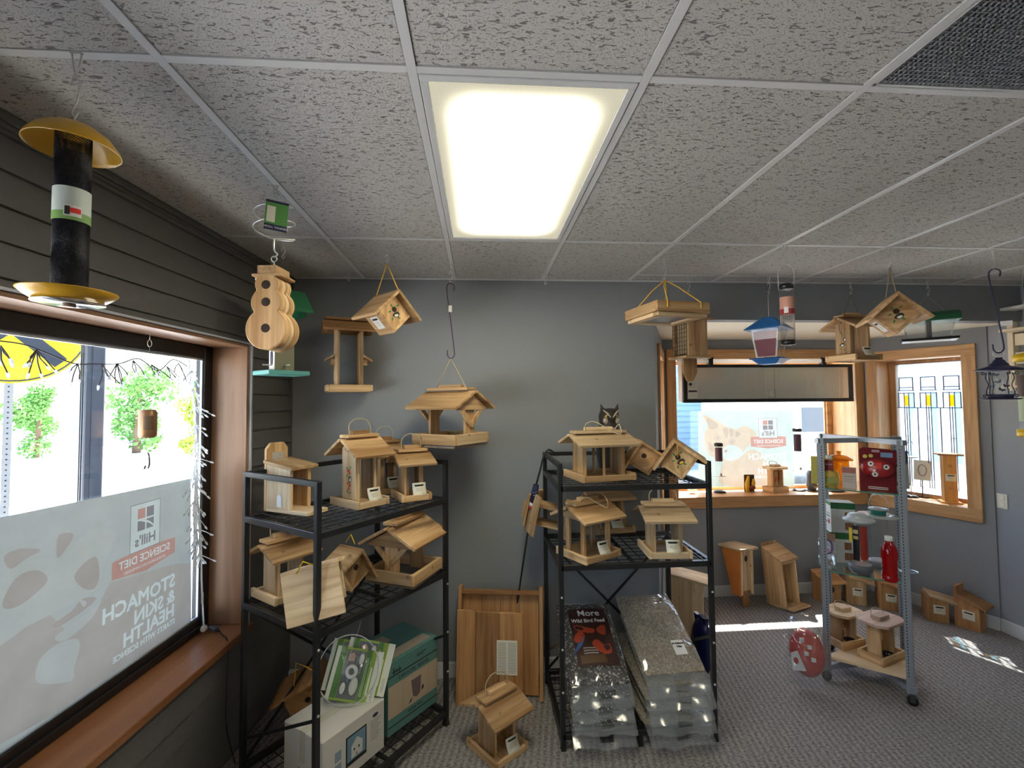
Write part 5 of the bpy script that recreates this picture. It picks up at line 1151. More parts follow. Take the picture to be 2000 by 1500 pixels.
for i in range(4):
    t_, hg = bag(['black sunflower seed bag at the bottom of its stack', 'black sunflower seed bag, second from the bottom of its stack', 'black sunflower seed bag, third from the bottom of its stack', 'wild bird feed bag with dark red printed picture on top of its stack'][i],
                 tr(.632+.006*(i % 2), 2.43+.014*i, zb_+.002+.064*i) @ rot('Z', -2+2*(i % 2)) @ rot('X', 2+7.5*i), .335, .47+.02*i, .062, oilseed, 11+i)
    if i == 3:
        w_, L_, T_ = .335, .53, .062
        pr = onbag('picture_print', hg, w_, L_, T_, -.62, .80, -.66, .78, plain('dark_print', (.045, .016, .012), .5), t_, .0005)
        rp_ = plain('red_print', (.42, .055, .02), .5)
        for k, pl in enumerate(([(-.58, .0), (-.35, .15), (-.2, .05), (-.3, -.1), (-.55, -.12)], [(.0, -.15), (.2, -.05), (.4, -.2), (.62, -.18), (.6, -.38), (.35, -.42), (.1, -.3)], [(.3, .22), (.6, .3), (.55, .05), (.3, .1)], [(-.5, .3), (-.1, .25), (.2, .2), (.1, .1), (-.4, .15)])):
            onbag('red_flower', hg, w_, L_, T_, 0, 0, 0, 0, rp_, pr, .0011, poly=smooth_poly(pl, 3))
        onbag('bird_print', hg, w_, L_, T_, 0, 0, 0, 0, plain('bluejay_print', (.05, .12, .30), .5), pr, .0016, poly=[(-.72, -.40), (-.50, -.16), (-.28, .0), (-.22, -.04), (-.36, -.2)])
        onbag('seed_print', hg, w_, L_, T_, -.5, .35, -.60, -.42, plain('brown_print', (.11, .06, .025), .5), pr, .0011)
        for k in range(3): onbag('text_lines', hg, w_, L_, T_, -.35, .15, -.28-.06*k, -.25-.06*k, plain('faint_white', (.35, .3, .28), .6), pr, .0013, 6, 1)
        ontext('brand_text', 'More', .062, hg, w_, L_, T_, .12, .60, whitep, t_, .006); ontext('name_text', 'Wild Bird Feed', .033, hg, w_, L_, T_, .05, .40, whitep, t_, .007)
for i in range(5):
    t_, hg = bag(['clear bag of sunflower chips at the bottom of its stack', 'clear bag of sunflower chips, second from the bottom', 'clear bag of sunflower chips in the middle of its stack', 'clear bag of sunflower chips under the labelled top one', 'clear bag of sunflower chips with a white printed label on top'][i],
                 tr(1.03+.012*(i % 2)+.006*i, 2.43+.012*i, zb_+.002+.058*i) @ rot('Z', 3-3*(i % 2)) @ rot('X', 2+6*i), .355, .47+.012*i, .056, chips, 31+i, .10)
    if i == 4:
        w_, L_, T_ = .355, .518, .056
        lb = onbag('paper_label', hg, w_, L_, T_, .20, .60, -.66, -.34, whitep, t_, .0022)
        ontext('label_text', '#1 Sunflower', .0125, hg, w_, L_, T_, .40, -.42, ink, t_, .0045); ontext('label_text', 'Chips', .0125, hg, w_, L_, T_, .40, -.49, ink, t_, .0045)
# white box
RLM = lambda x, y, z, a=0: tr(x, y, z) @ Matrix.Rotation(RL+math.radians(a), 4, 'Z')
zlb = SH_L[2]+.004
def cardbox(parent, w, d, h, mat, name='carton'):
    c_ = part(name, MB().box(-w/2, w/2, -d/2, d/2, 0, h), mat, parent, bevel=.004); return c_
FX = lambda w, d: tr(0, -d/2-.0004, 0) @ rot('X', 90)           # front face, x along, y up
wb = thing('white_carton', 'white cardboard carton with a tablet-like birdhouse picture on the bottom left shelf', 'box', M=RLM(-.712, 2.357, zlb, 1))
wbm = plain('white_card', (.62, .60, .56), .6); cardbox(wb, .36, .285, .242, wbm)
part('tape_strip', MB().box(-.18, .18, -.022, .022, .2422, .2426).box(-.1806, -.1802, -.022, .022, .10, .2424), plain('clear_tape', (.62, .60, .50), .2), wb)
F_ = FX(.36, .285)
pf = part('picture_frame_print', MB().box(-.055, .065, .05, .185, 0, .0006, F_), ink, wb); part('picture_print', MB().box(-.048, .058, .068, .178, .0007, .0010, F_), plain('sky_print', (.16, .28, .38), .5), pf)
part('house_print', MB().prism([(-.025, .075), (.04, .075), (.04, .13), (.008, .16), (-.025, .13)], .0011, .0014, 'z', F_), plain('pale_print', (.6, .62, .6), .5), pf); part('window_print', MB().box(-.012, -.004, .105, .115, .0015, .0017, F_).box(.015, .023, .105, .115, .0015, .0017, F_).box(.003, .007, .078, .092, .0015, .0017, F_), ink, pf)
for zz in (.055, .11): part('small_picture_print', MB().box(-.115, -.08, zz, zz+.045, 0, .0006, F_), plain('sky_print2', (.25, .33, .40), .5), wb)
part('logo_print', MB().prism(disc(16, .018, .12, .195, .009), 0, .0006, 'z', F_), navy, wb)
mb = MB()
for k in range(9): mb.box(.09, .155-.01*(k % 3), .172-k*.011, .175-k*.011, 0, .0006, F_)
part('text_lines', mb, inkg, wb)
part('barcode', MB().box(-.1806, -.1802, -.005, .03, .05, .075), plain('barcode_gray', (.2, .2, .2), .6), wb)
# teal box
tb = thing('teal_carton', 'teal and tan cardboard carton picturing a carousel feeder, bottom left shelf', 'box', M=RLM(-.487, 2.715, zlb, -3))
teal = plain('teal_card', (.10, .24, .22), .55); tan = plain('tan_card', (.50, .40, .29), .6)
part('carton', MB().box(-.18, .18, -.15, .15, 0, .375), teal, tb, bevel=.003)
F_ = FX(.36, .30)
part('tan_panel', MB().box(-.178, .178, .085, .25, 0, .0005, F_), tan, tb); part('lid_line', MB().box(-.18, .18, .295, .301, 0, .0007, F_).box(-.18, .18, .04, .045, 0, .0007, F_), ink, tb)
pk = part('picture_outline', MB().box(-.08, .11, .087, .0885, .0006, .0010, F_).box(-.08, .11, .243, .2445, .0006, .0010, F_).box(-.08, -.0785, .087, .2445, .0006, .0010, F_).box(.1085, .11, .087, .2445, .0006, .0010, F_), inkg, tb)
fp_ = plain('mauve_print', (.17, .12, .13), .6)
part('feeder_print', MB().prism([(-.022, .215), (.052, .215), (.045, .125), (.02, .11), (-.008, .125)], .0006, .0010, 'z', F_), fp_, pk); part('bird_print', MB().prism(smooth_poly([(.055, .14), (.065, .155), (.072, .14), (.06, .128)], 3), .0006, .0010, 'z', F_).prism([(-.04, .10), (-.015, .125), (-.02, .105)], .0006, .0010, 'z', F_), ink, pk)
part('brand_mark', MB().box(-.15, -.09, .312, .318, 0, .0006, F_).box(-.145, -.138, .305, .335, 0, .0006, F_).box(-.125, -.12, .306, .326, 0, .0006, F_).box(-.105, -.10, .302, .33, 0, .0006, F_), ink, tb); part('small_print', MB().box(.02, .09, .335, .339, 0, .0006, F_).box(.02, .07, .325, .329, 0, .0006, F_), ink, tb); text('name_text', 'CAROUSEL FEEDER', .024, ink, tb, F_ @ tr(0, .272, 0), spacing=1.1); text('model_text', 'MODEL NO.1', .018, ink, tb, F_ @ tr(.01, .063, 0))
part('tan_top_panel', MB().box(-.15, .15, -.13, -.06, .3752, .3757).box(-.14, -.01, .03, .11, .3752, .3757), plain('tan_print2', (.42, .36, .28), .6), tb)
# blister packs standing on the white box
gp = plain('pack_green', (.30, .45, .06), .35); gd = plain('pack_dark_green', (.10, .24, .06), .35); gw_ = plain('pack_pale', (.72, .74, .66), .35)
for k, (dx, dy, dz, rz_, lab) in enumerate(((-.665, 2.392, .003, 4, 'front green and white blister pack leaning on the boxes'), (-.615, 2.425, .026, 2, 'middle blister pack leaning behind the front green one'), (-.70, 2.455, .012, 6, 'rearmost blister pack of the three on the white box'))):
    b_ = thing('blister_pack', lab, 'package', M=tr(dx, dy, zlb+.244+dz) @ rot('Z', rz_) @ rot('X', -24) @ rot('Y', 12), group='green blister packs')
    c_ = part('backing_card', MB().box(-.12, .12, 0, .0015, 0, .235), gp, b_)
    [part('dark_stripe', MB().box(a_, e_, -.0006, 0, .01, .235), gd, c_) for a_, e_ in ((-.10, -.07), (.035, .06))]; [part('white_stripe', MB().box(a_, e_, -.0006, 0, .0, .235), gw_, c_) for a_, e_ in ((.085, .12), (-.12, -.10))]
    text('brand_text', 'HEATH', .018, inkg, c_, tr(.103, -.0008, .05) @ rot('X', 90) @ rot('Z', 90))
    part('printed_lines', MB().box(.042, .044, -.0012, -.0007, .03, .2).box(.049, .051, -.0012, -.0007, .03, .2).box(.07, .078, -.0012, -.0007, .04, .16), whitep, c_)
    part('dark_window', MB().box(-.068, .033, -.0008, 0, .012, .225), plain('pack_gray', (.16, .17, .19), .4), c_)
    part('bubble', MB().lathe([(.052, 0), (.05, .012), (.042, .02), (0, .022)], 24, M=tr(-.016, -.001, .115) @ rot('X', 90) @ Matrix.Scale(1.9, 4, (0, 1, 0)), cap=False), clear, b_)
    part('white_ring', MB().tube([(.024*math.cos(a*.524), -.008, .13+.024*math.sin(a*.524)) for a in range(12)], .009, 8, True, tr(-.02, 0, 0)), whitep, b_)
    [part('white_oval', MB().ball(q_, (.013, .004, .025), 12, 8), whitep, b_) for q_ in ((.015, -.006, .19), (-.045, -.006, .055))]; part('contents', MB().ball((.005, -.005, .07), (.022, .005, .04), 12, 8), gw_, b_)
    part('house_print', MB().prism([(-.05, .175), (-.02, .175), (-.018, .20), (-.035, .215), (-.052, .20)], -.0014, -.0009, 'y'), plain('peach_print', (.6, .42, .36), .5), b_)
dm = thing('clear_dome', 'clear plastic weather dome with wire standing behind the blister packs', 'dome', M=tr(-.675, 2.425, zlb+.39) @ rot('Z', -6) @ rot('X', 66))
part('dome', MB().lathe([(.155, 0), (.15, .012), (.115, .035), (.06, .05), (0, .055)], 40, cap=False), clear, dm); part('rim', MB().tube([(.155*math.cos(a*.157), .155*math.sin(a*.157), 0) for a in range(40)], .003, 6, True), plain('clear_rim', (.55, .58, .6), .15), dm)
part('wire', MB().tube(spline([(0, 0, .05), (.02, .05, .07), (.04, .18, .04), (.05, .22, .05)], 5), .001, 5), wire, dm)

# ================================================================ SILVER DISPLAY STAND WITH GLASS SHELVES
SM = tr(2.555, 2.93, 0) @ rot('Z', 49)
ds = thing('display_stand', 'silver wheeled display stand with glass shelves in front of the bay', 'display stand', M=SM)
q = .225
steel = plain('painted_silver', (.34, .37, .42), .4, metal=.45)
for sx in (-1, 1):
    for sy in (-1, 1):
        p_ = part('post', MB().box(sx*q, sx*(q-.040), sy*q, sy*(q-.003), .06, 1.573).box(sx*q, sx*(q-.003), sy*q, sy*(q-.040), .06, 1.573), steel, ds)
        mb = MB()
        for k in range(72): z = .16+k*.019; mb.box(sx*(q-.0295), sx*(q-.0245), sy*(q-.0034), sy*(q+.0004), z, z+.009); mb.box(sx*(q-.0034), sx*(q+.0004), sy*(q-.0295), sy*(q-.0245), z, z+.009)
        s_ = part('slot_row', mb, ink, p_); s_['kind'] = 'stuff'
        c_ = part('caster', MB().cyl((sx*q-.012, sy*q*.94, .028), (sx*q+.012, sy*q*.94, .028), .027, 16), plain('black_rubber', (.012, .012, .013), .6), ds)
        part('caster_fork', MB().box(sx*q-.017, sx*q-.013, sy*q*.94-.012, sy*q*.94+.012, .022, .062).box(sx*q+.013, sx*q+.017, sy*q*.94-.012, sy*q*.94+.012, .022, .062).box(sx*q-.017, sx*q+.017, sy*q*.94-.012, sy*q*.94+.012, .058, .064), plain('dark_fork', (.05, .055, .06), .4), c_)
for s in (-1, 1):
    part('top_bar', MB().bar((-q, -s*q, 1.555+.004*s), (q, s*q, 1.555+.004*s), .03, .03), steel, ds); part('base_bar', MB().bar((-q, -s*q, .085+.004*s), (q, s*q, .085+.004*s), .03, .03), steel, ds)
for zz in (1.236, .700):
    g_ = q-.006; c1 = .03
    pl = [(-g_+c1, -g_), (g_-c1, -g_), (g_, -g_+c1), (g_, g_-c1), (g_-c1, g_), (-g_+c1, g_), (-g_, g_-c1), (-g_, -g_+c1)]
    sh = part('glass_shelf', MB().prism(pl, zz, zz+.007, 'z'), shelfglass, ds)
    mb = MB()
    for i in range(8):
        a, c_ = pl[i], pl[(i+1) % 8]; mb.add([(*a, zz), (*c_, zz), (*c_, zz+.007), (*a, zz+.007)], [(0,1,2,3)])
    part('polished_edge', mb, edgeglass, sh, M=Matrix.Diagonal((1.0012, 1.0012, 1, 1)))
    for sx in (-1, 1):
        for sy in (-1, 1): part('shelf_clip', MB().box(sx*(q-.004), sx*(q-.03), sy*(q-.004), sy*(q-.03), zz-.008, zz), steel, ds)
part('bottom_board', MB().prism([(-.215, -.215), (.13, -.215), (.02, .10), (-.215, .215)], .135, .150, 'z'), ply, ds, bevel=.002)

def jelly(label, N, z, rz, L, D, Ht, roofmat, M=None, deco=False, rope_=True, cups=True):
    if M is None:
        R_ = Matrix.Rotation(math.radians(rz), 4, 'Z'); c_ = Vector((N[0], N[1], z)) + R_ @ Vector((L/2, D/2, 0)); M = Matrix.Translation(c_) @ R_
    t_ = thing('flat_roof_feeder', label, 'bird feeder', M=M, group='flat-roofed jelly feeders'); e, f = L/2, D/2
    part('tray_floor', MB().box(-e+.01, e-.01, -f+.01, f-.01, 0, .014), cedar, t_)
    for s in (-1, 1): part('tray_rail', MB().box(-e, e, s*f-.014*(s > 0), s*f+.014*(s < 0), 0, .052), cedar, t_, bevel=.002)
    for s in (-1, 1): part('tray_rail', MB().box(s*e-.014*(s > 0), s*e+.014*(s < 0), -f+.014, f-.014, 0, .052), cedar, t_, bevel=.002)
    for s in (-1, 1): part('side_panel', MB().box(s*e*.58-.008, s*e*.58+.008, -f*.52, f*.52, .014, Ht-.04), cedar, t_, bevel=.0015)
    part('cross_board', MB().box(-e*.56, e*.56, f*.30, f*.44, .09, Ht-.06), cedar, t_)
    c = .045; a, g_ = e+.012, f+.022
    part('roof_board', MB().prism([(-a+c, -g_), (a-c, -g_), (a, -g_+c), (a, g_-c), (a-c, g_), (-a+c, g_), (-a, g_-c), (-a, -g_+c)], Ht-.04, Ht-.022, 'z'), roofmat, t_, bevel=.002)
    part('roof_block', MB().box(-e*.42, e*.42, -.028, .028, Ht-.022, Ht), roofmat, t_, bevel=.002)
    if cups: 
        for s in (-1, 1): part('jelly_cup', MB().lathe([(.028, .016), (.036, .045), (.038, .046), (.034, .045), (.026, .02)], 18, M=tr(s*e*.02, s*.0-.01-.03*(s < 0), 0), cap=False), plain('black_cup', (.012, .012, .02), .12), t_) if s < 0 else None
    if rope_: ropeloop(t_, [(-e*.6, .0, Ht-.022), (-e*.5, .02, Ht+.02), (-e*.1, .03, Ht+.03), (e*.4, .02, Ht+.015), (e*.62, .0, Ht-.022)], rope)
    if deco:
        Mf = tr(-e*.58, -f*.52-.0004, .0) @ rot('X', 90)
    return t_
jelly('flat-roofed cedar jelly feeder at the back of the stand bottom board', (2.405, 2.945), .1505, 12, .205, .15, .25, pale)
jelly('flat-roofed pinkish jelly feeder with black cups at the front of the stand bottom board', (2.50, 2.742), .1505, 20, .25, .15, .275, wood('pink_cedar', (.50, .32, .24), (.70, .50, .40)))
z1_, z2_ = 1.2435, .7075
nb_ = thing('nectar_bottle', 'round-bellied pale yellow nectar bottle with dark red neck tag', 'bottle', (2.345, 2.935, z1_), -.75)
part('bottle', MB().lathe([(.03, 0), (.048, .01), (.057, .045), (.05, .085), (.028, .115), (.02, .135), (.018, .185)], 28), glassy('yellow_liquid', (.88, .86, .42), 1.4, .05, body=.45, bodycol=(.62, .58, .18)), nb_)
part('cap', MB().lathe([(.016, .185), (.018, .187), (.018, .208), (0, .21)], 16), whitep, nb_); part('neck_tag', MB().box(-.024, .024, -.030, -.028, .105, .18), plain('maroon_card', (.22, .012, .02), .5), nb_)
part('belly_label', MB().add([(.058*math.sin(a*.18), -.058*math.cos(a*.18), z) for z in (.028, .07) for a in range(-4, 5)], [[i, i+1, i+10, i+9] for i in range(8)]), plain('olive_label', (.35, .38, .12), .5), nb_); text('tag_text', 'NECTAR', .010, whitep, nb_, tr(0, -.0304, .15) @ rot('X', 90))
sb_ = thing('small_carton', 'small pinkish white carton between the nectar bottle and red feeder pack', 'box', (2.425, 2.865, z1_), -.82)
part('carton', MB().box(-.036, .036, -.018, .018, 0, .135), plain('pinkish_card', (.62, .52, .50), .6), sb_, bevel=.001); part('top_print', MB().box(-.036, .036, -.0186, -.0182, .10, .135), plain('red_print_soft', (.45, .16, .14), .6), sb_); part('text_lines', MB().box(-.028, .028, -.0186, -.0182, .075, .08).box(-.028, .028, -.0186, -.0182, .06, .063).box(-.028, .02, -.0186, -.0182, .05, .053).box(-.028, .024, -.0186, -.0182, .04, .043), inkg, sb_)
rb = thing('red_feeder_pack', 'dark red blister pack holding a red saucer feeder with white flowers', 'package', M=tr(2.525, 2.757, z1_) @ rot('Z', -46.5) @ rot('X', -12))
part('backing_card', MB().prism([(-.09, 0), (.09, 0), (.095, .25), (.06, .268), (-.075, .275), (-.095, .26)], 0, .002, 'y'), plain('maroon_card2', (.16, .006, .014), .6, spec=.2), rb)
part('saucer_feeder', MB().lathe([(.085, 0), (.085, .012), (.07, .028), (.03, .036), (0, .037)], 30, M=tr(0, -.002, .14) @ rot('X', 90) @ Matrix.Scale(.72, 4, (0, 1, 0))), red, rb)
for (u, v) in ((-.032, .165), (.045, .15), (-.012, .10)):
    f_ = part('white_flower', MB().lathe([(.016, 0), (.017, .003), (.012, .006), (0, .006)], 10, M=tr(u, -.033, v) @ rot('X', 90)), whitep, rb); part('flower_centre', MB().lathe([(.006, .006), (.005, .009), (0, .009)], 8, M=tr(u, -.033, v) @ rot('X', 90)), ink, f_)
part('red_square', MB().box(-.012, .022, -.0405, -.040, .135, .175), plain('bright_red', (.75, .02, .02), .3), rb); part('blue_patch', MB().box(.015, .075, -.001, 0, .215, .245), plain('blue_print', (.15, .28, .50), .5), rb)
part('yellow_seal', MB().prism(disc(14, .012, -.065, .215), -.001, 0, 'y').prism(disc(14, .012, -.035, .22), -.001, 0, 'y'), plain('yellow_print', (.6, .5, .1), .5), rb); part('text_lines', MB().box(-.03, .01, -.001, 0, .255, .259).box(-.03, .01, -.001, 0, .246, .25).box(-.05, .05, -.001, 0, .02, .024).box(-.05, .05, -.001, 0, .01, .014), whitep, rb)
part('bubble', MB().lathe([(.09, 0), (.09, .03), (.07, .045), (0, .048)], 26, M=tr(0, -.002, .14) @ rot('X', 90) @ Matrix.Scale(.78, 4, (0, 1, 0)), cap=False), clear, rb)
aj = thing('amber_jar', 'amber plastic jar feeder with wide lid behind the nectar bottle', 'bird feeder', (2.485, 3.02, z1_))
amberp = glassy('amber_plastic', (.92, .55, .10), 1.3, .06, body=.35, bodycol=(.70, .36, .03))
part('jar', MB().lathe([(.055, 0), (.06, .02), (.058, .15), (.05, .17)], 26), amberp, aj); part('lid', MB().lathe([(.085, .165), (.08, .178), (.04, .195), (.012, .2), (.012, .215), (.02, .222), (0, .228)], 26), amberp, aj)
pj_ = thing('yellow_pack', 'yellow carded pack with a black wire hook at the left of the top glass shelf', 'package', M=tr(2.335, 3.02, z1_) @ rot('Z', -45)); part('card', MB().box(-.045, .045, 0, .012, 0, .19), plain('yellow_card', (.62, .55, .10), .5), pj_, bevel=.002); part('wire_hook', MB().tube([(-.03, .006, .235), (-.018, .006, .185), (.018, .006, .185), (.03, .006, .235)], .002, 6), ink, pj_)
bp_ = thing('blue_pack', 'blue topped pack beside the red feeder pack on the glass shelf', 'package', M=tr(2.715, 2.83, z1_) @ rot('Z', -38) @ rot('X', -8)); part('card', MB().box(-.055, .07, 0, .004, 0, .245), plain('gray_card', (.42, .46, .46), .5), bp_); part('blue_header', MB().prism([(-.055, .17), (.07, .16), (.07, .245), (-.055, .245)], -.0008, 0, 'y'), plain('navy_print', (.025, .06, .16), .5), bp_); part('dark_contents', MB().tube([(-.02, -.012, .10), (.0, -.014, .14), (.03, -.012, .155)], .010, 8), blackf, bp_); part('bird_print', MB().prism(smooth_poly([(-.045, .02), (-.01, .025), (.03, .06), (.035, .045), (.0, .012)], 3), -.0008, 0, 'y'), plain('finch_print', (.20, .16, .03), .5), bp_)
# middle glass shelf
cw = plain('white_green_carton', (.66, .70, .68), .5); cg = plain('green_print', (.03, .16, .06), .5)
for k, lab in enumerate(('lower white and green carton on the middle glass shelf', 'upper white and green carton stacked on the middle glass shelf')):
    b_ = thing('feeder_carton', lab, 'box', M=tr(2.50+.004*k, 3.055-.004*k, z2_+.2052*k) @ rot('Z', -24+2*k), group='white and green cartons')
    part('carton', MB().box(-.072, .072, -.055, .055, 0, .204), cw, b_, bevel=.002)
    part('green_band', MB().box(-.0725, .0725, -.0557, -.0552, .16, .203).box(-.0732, -.0727, -.055, .055, .18, .203), cg, b_); part('picture_print', MB().box(.01, .06, -.0557, -.0552, .02, .07).box(.01, .05, -.0557, -.0552, .09, .14), plain('brown_pic', (.30, .12, .05), .5), b_); part('logo_print', MB().box(-.0732, -.0727, -.03, .0, .05, .08), plain('red_logo', (.5, .04, .04), .5), b_); part('text_lines', MB().box(-.0732, -.0727, -.04, .03, .10, .106).box(-.0732, -.0727, -.04, .02, .12, .124).box(-.0732, -.0727, .01, .035, .055, .062), navy, b_)
gf_ = thing('dome_tube_feeder', 'gray tube feeder with broad dome lid and black label on the middle glass shelf', 'bird feeder', (2.445, 2.825, z2_), -.8)
gp_ = plain('gray_plastic', (.30, .32, .35), .35)
part('base', MB().lathe([(.045, 0), (.06, .012), (.066, .04), (.06, .06), (.055, .06)], 28), plain('slate_plastic', (.12, .13, .15), .3), gf_); part('tube', MB().lathe([(.058, .07), (.058, .325)], 28, cap=False), clear, gf_)
part('front_label', arc_patch(.0592, -2.1, -1.5, .09, .31), blackf, gf_); part('red_label', arc_patch(.0592, -1.45, -.75, .10, .31), plain('red_seed_label', (.30, .03, .02), .5), gf_); part('yellow_label', arc_patch(.0592, -2.6, -2.15, .20, .29), plain('yellow_label', (.7, .5, .03), .5), gf_)
part('label_text_patch', arc_patch(.0597, -2.05, -1.6, .26, .285).add(*(lambda m_: (m_.v, m_.f))(arc_patch(.0597, -2.05, -1.6, .225, .245))), plain('label_gold', (.55, .45, .2), .5), gf_)
part('lid', MB().lathe([(.06, .32), (.086, .335), (.088, .342), (.07, .352), (.062, .358), (.062, .366), (.05, .378), (0, .384)], 32), plain('gray_lid', (.50, .53, .56), .3), gf_)
ct = thing('plate_tube_feeder', 'clear tube feeder with wide clear weather plate and carrying handle', 'bird feeder', (2.70, 2.955, z2_), -.8)
part('tube', MB().lathe([(.05, .02), (.05, .32)], 28, cap=False), clear, ct); part('base', MB().lathe([(.06, 0), (.075, .01), (.06, .03), (.05, .03)], 26), gp_, ct); part('plate', MB().lathe([(.055, .322), (.118, .326), (.12, .332), (.05, .335)], 36), plain('pale_plate', (.50, .56, .60), .15), ct)
part('collar', MB().lathe([(.042, .335), (.042, .368)], 24, cap=False), plain('teal_collar', (.02, .22, .18), .4), ct); part('lid', MB().lathe([(.05, .368), (.055, .372), (.05, .38), (0, .382)], 26), MATS['gray_lid'], ct)
part('handle', MB().tube(spline([(-.05, 0, .37), (-.045, 0, .43), (-.02, 0, .468), (.02, 0, .465), (.05, 0, .43), (.055, 0, .335)], 5), .002, 6), wire, ct); part('grip', MB().tube(spline([(-.028, 0, .464), (0, 0, .473), (.028, 0, .460)], 4), .006, 8), whitep, ct)
rn = thing('red_nectar_bottle', 'ribbed bottle of red nectar with white cap on the middle glass shelf', 'bottle', (2.515, 2.685, z2_))
part('bottle', MB().lathe([(.034, 0), (.042, .006), (.042, .03), (.037, .036), (.042, .045), (.037, .062), (.042, .075), (.037, .092), (.042, .105), (.038, .122), (.043, .14), (.044, .17), (.038, .205), (.022, .235), (.018, .25)], 28), glassy('red_liquid', (.75, .01, .02), 1.5, .04, body=.5, bodycol=(.60, .005, .01)), rn); part('cap', MB().lathe([(.019, .245), (.021, .247), (.021, .272), (0, .274)], 18), whitep, rn)
pb = thing('ant_guard_bag', 'small clear bag with purple plastic parts at the left of the middle glass shelf', 'package', M=tr(2.315, 2.945, z2_) @ rot('Z', -42) @ rot('X', -14)); part('header_card', MB().box(-.045, .045, 0, .002, .17, .22), plain('peach_card', (.50, .30, .24), .5), pb); part('bag_film', MB().box(-.05, .05, -.02, .004, 0, .18), film, pb, bevel=.008); part('purple_hoop', MB().tube([(.03*math.cos(a*.4), -.008, .13+.045*math.sin(a*.4)) for a in range(16)], .006, 6, True), plain('purple_plastic', (.16, .08, .30), .3), pb); part('paper_insert', MB().box(-.035, .035, -.012, -.011, .01, .05), plain('pale_pink', (.62, .52, .48), .5), pb)
# small dish
dsh = thing('clear_dish', 'small clear blue dish at the right of the middle glass shelf', 'dish', (2.735, 2.79, z2_)); part('dish', MB().lathe([(.025, 0), (.05, .012), (.052, .016), (.046, .012), (.02, .004), (0, .004)], 26, cap=False), glassy('blue_tint', (.75, .86, .95), 1.5, .04, body=.2, bodycol=(.4, .55, .75)), dsh)
# red flower feeder in a clear bag leaning on the stand
rg = thing('bagged_red_feeder', 'red plastic feeder with white flowers in a clear bag leaning against the display stand', 'package', M=tr(2.10, 2.855, .004) @ rot('Z', -38) @ rot('X', -12) @ rot('Y', -4))
part('red_dish', MB().lathe([(.09, 0), (.10, .02), (.085, .045), (0, .055)], 26, M=tr(0, 0, .19) @ rot('X', 90) @ Matrix.Scale(1.45, 4, (0, 1, 0))), plain('coral_red', (.55, .045, .03), .3), rg)
for (u, v) in ((-.02, .265), (.0, .19), (.035, .16), (.02, .23)): part('white_flower', MB().box(u-.013, u+.013, -.062, -.055, v-.013, v+.013), whitep, rg, bevel=.003)
part('paper_insert', MB().prism([(-.085, .08), (-.01, .09), (-.05, .20), (-.09, .18)], -.066, -.064, 'y'), whitep, rg); part('strawberry_print', MB().prism(disc(12, .014, -.062, .14, .02), -.0675, -.0665, 'y'), cherry, rg)
vs = []; rnd = random.Random(3)
for j in range(13):
    for i in range(11):
        u, v = -1+2*i/10, j/12; a = max(0, 1-u**4)**.5*(max(0, 1-abs(2*v-.85)**4)**.5); vs.append((u*.125*(1-.45*max(0, v-.72)/.28)+.004*rnd.uniform(-1, 1), -.015-.075*a+.004*rnd.uniform(-1, 1), v*.41+.012*(1-abs(u))*(j == 12)))
part('clear_bag', MB().add(vs, [[j*11+i, j*11+i+1, j*11+i+12, j*11+i+11] for j in range(12) for i in range(10)], None, True), film, rg)
DOG = {
 'tan_field': [(1.562, 1.172), (1.54, 1.205), (1.383, 1.091), (1.304, 0.98), (1.17, 1.048), (1.134, 1.099), (0.745, 1.042), (0.632, 1.002), (0.618, 0.682), (1.122, 0.714), (1.347, 0.716), (1.548, 0.74)],
 'light_head': [(1.565, 1.259), (1.542, 1.271), (1.481, 1.298), (1.389, 1.285), (1.339, 1.268), (1.282, 1.311), (1.203, 1.34), (1.1, 1.29), (1.161, 1.187), (1.184, 1.108), (1.253, 1.084), (1.359, 1.08), (1.452, 1.076), (1.559, 1.064)],
 'nose': [(1.289, 1.18), (1.257, 1.215), (1.205, 1.229), (1.186, 1.19), (1.184, 1.13), (1.208, 1.102), (1.254, 1.126)],
 'eye_patch': [(1.516, 1.226), (1.48, 1.261), (1.422, 1.254), (1.387, 1.208), (1.433, 1.174), (1.489, 1.157), (1.531, 1.175)],
 'ear': [(1.532, 1.338), (1.483, 1.348), (1.414, 1.322), (1.46, 1.309), (1.51, 1.29)],
 'ear_tip': [(1.352, 1.356), (1.294, 1.34), (1.345, 1.275), (1.36, 1.295)],
 'chin': [(1.17, 1.043), (1.216, 0.989), (1.314, 0.96), (1.356, 0.991), (1.273, 1.011), (1.205, 1.032)],
 'mouth': [(1.253, 1.084), (1.194, 1.064), (1.229, 1.042), (1.337, 1.021), (1.367, 1.04), (1.296, 1.057)],
 'chest': [(1.42, 0.898), (1.403, 0.944), (1.345, 0.962), (1.271, 0.943), (1.259, 0.901), (1.279, 0.841), (1.288, 0.797), (1.4, 0.854)],
 'tooth': [(1.264, 1.083), (1.246, 1.05), (1.236, 1.066)],
}
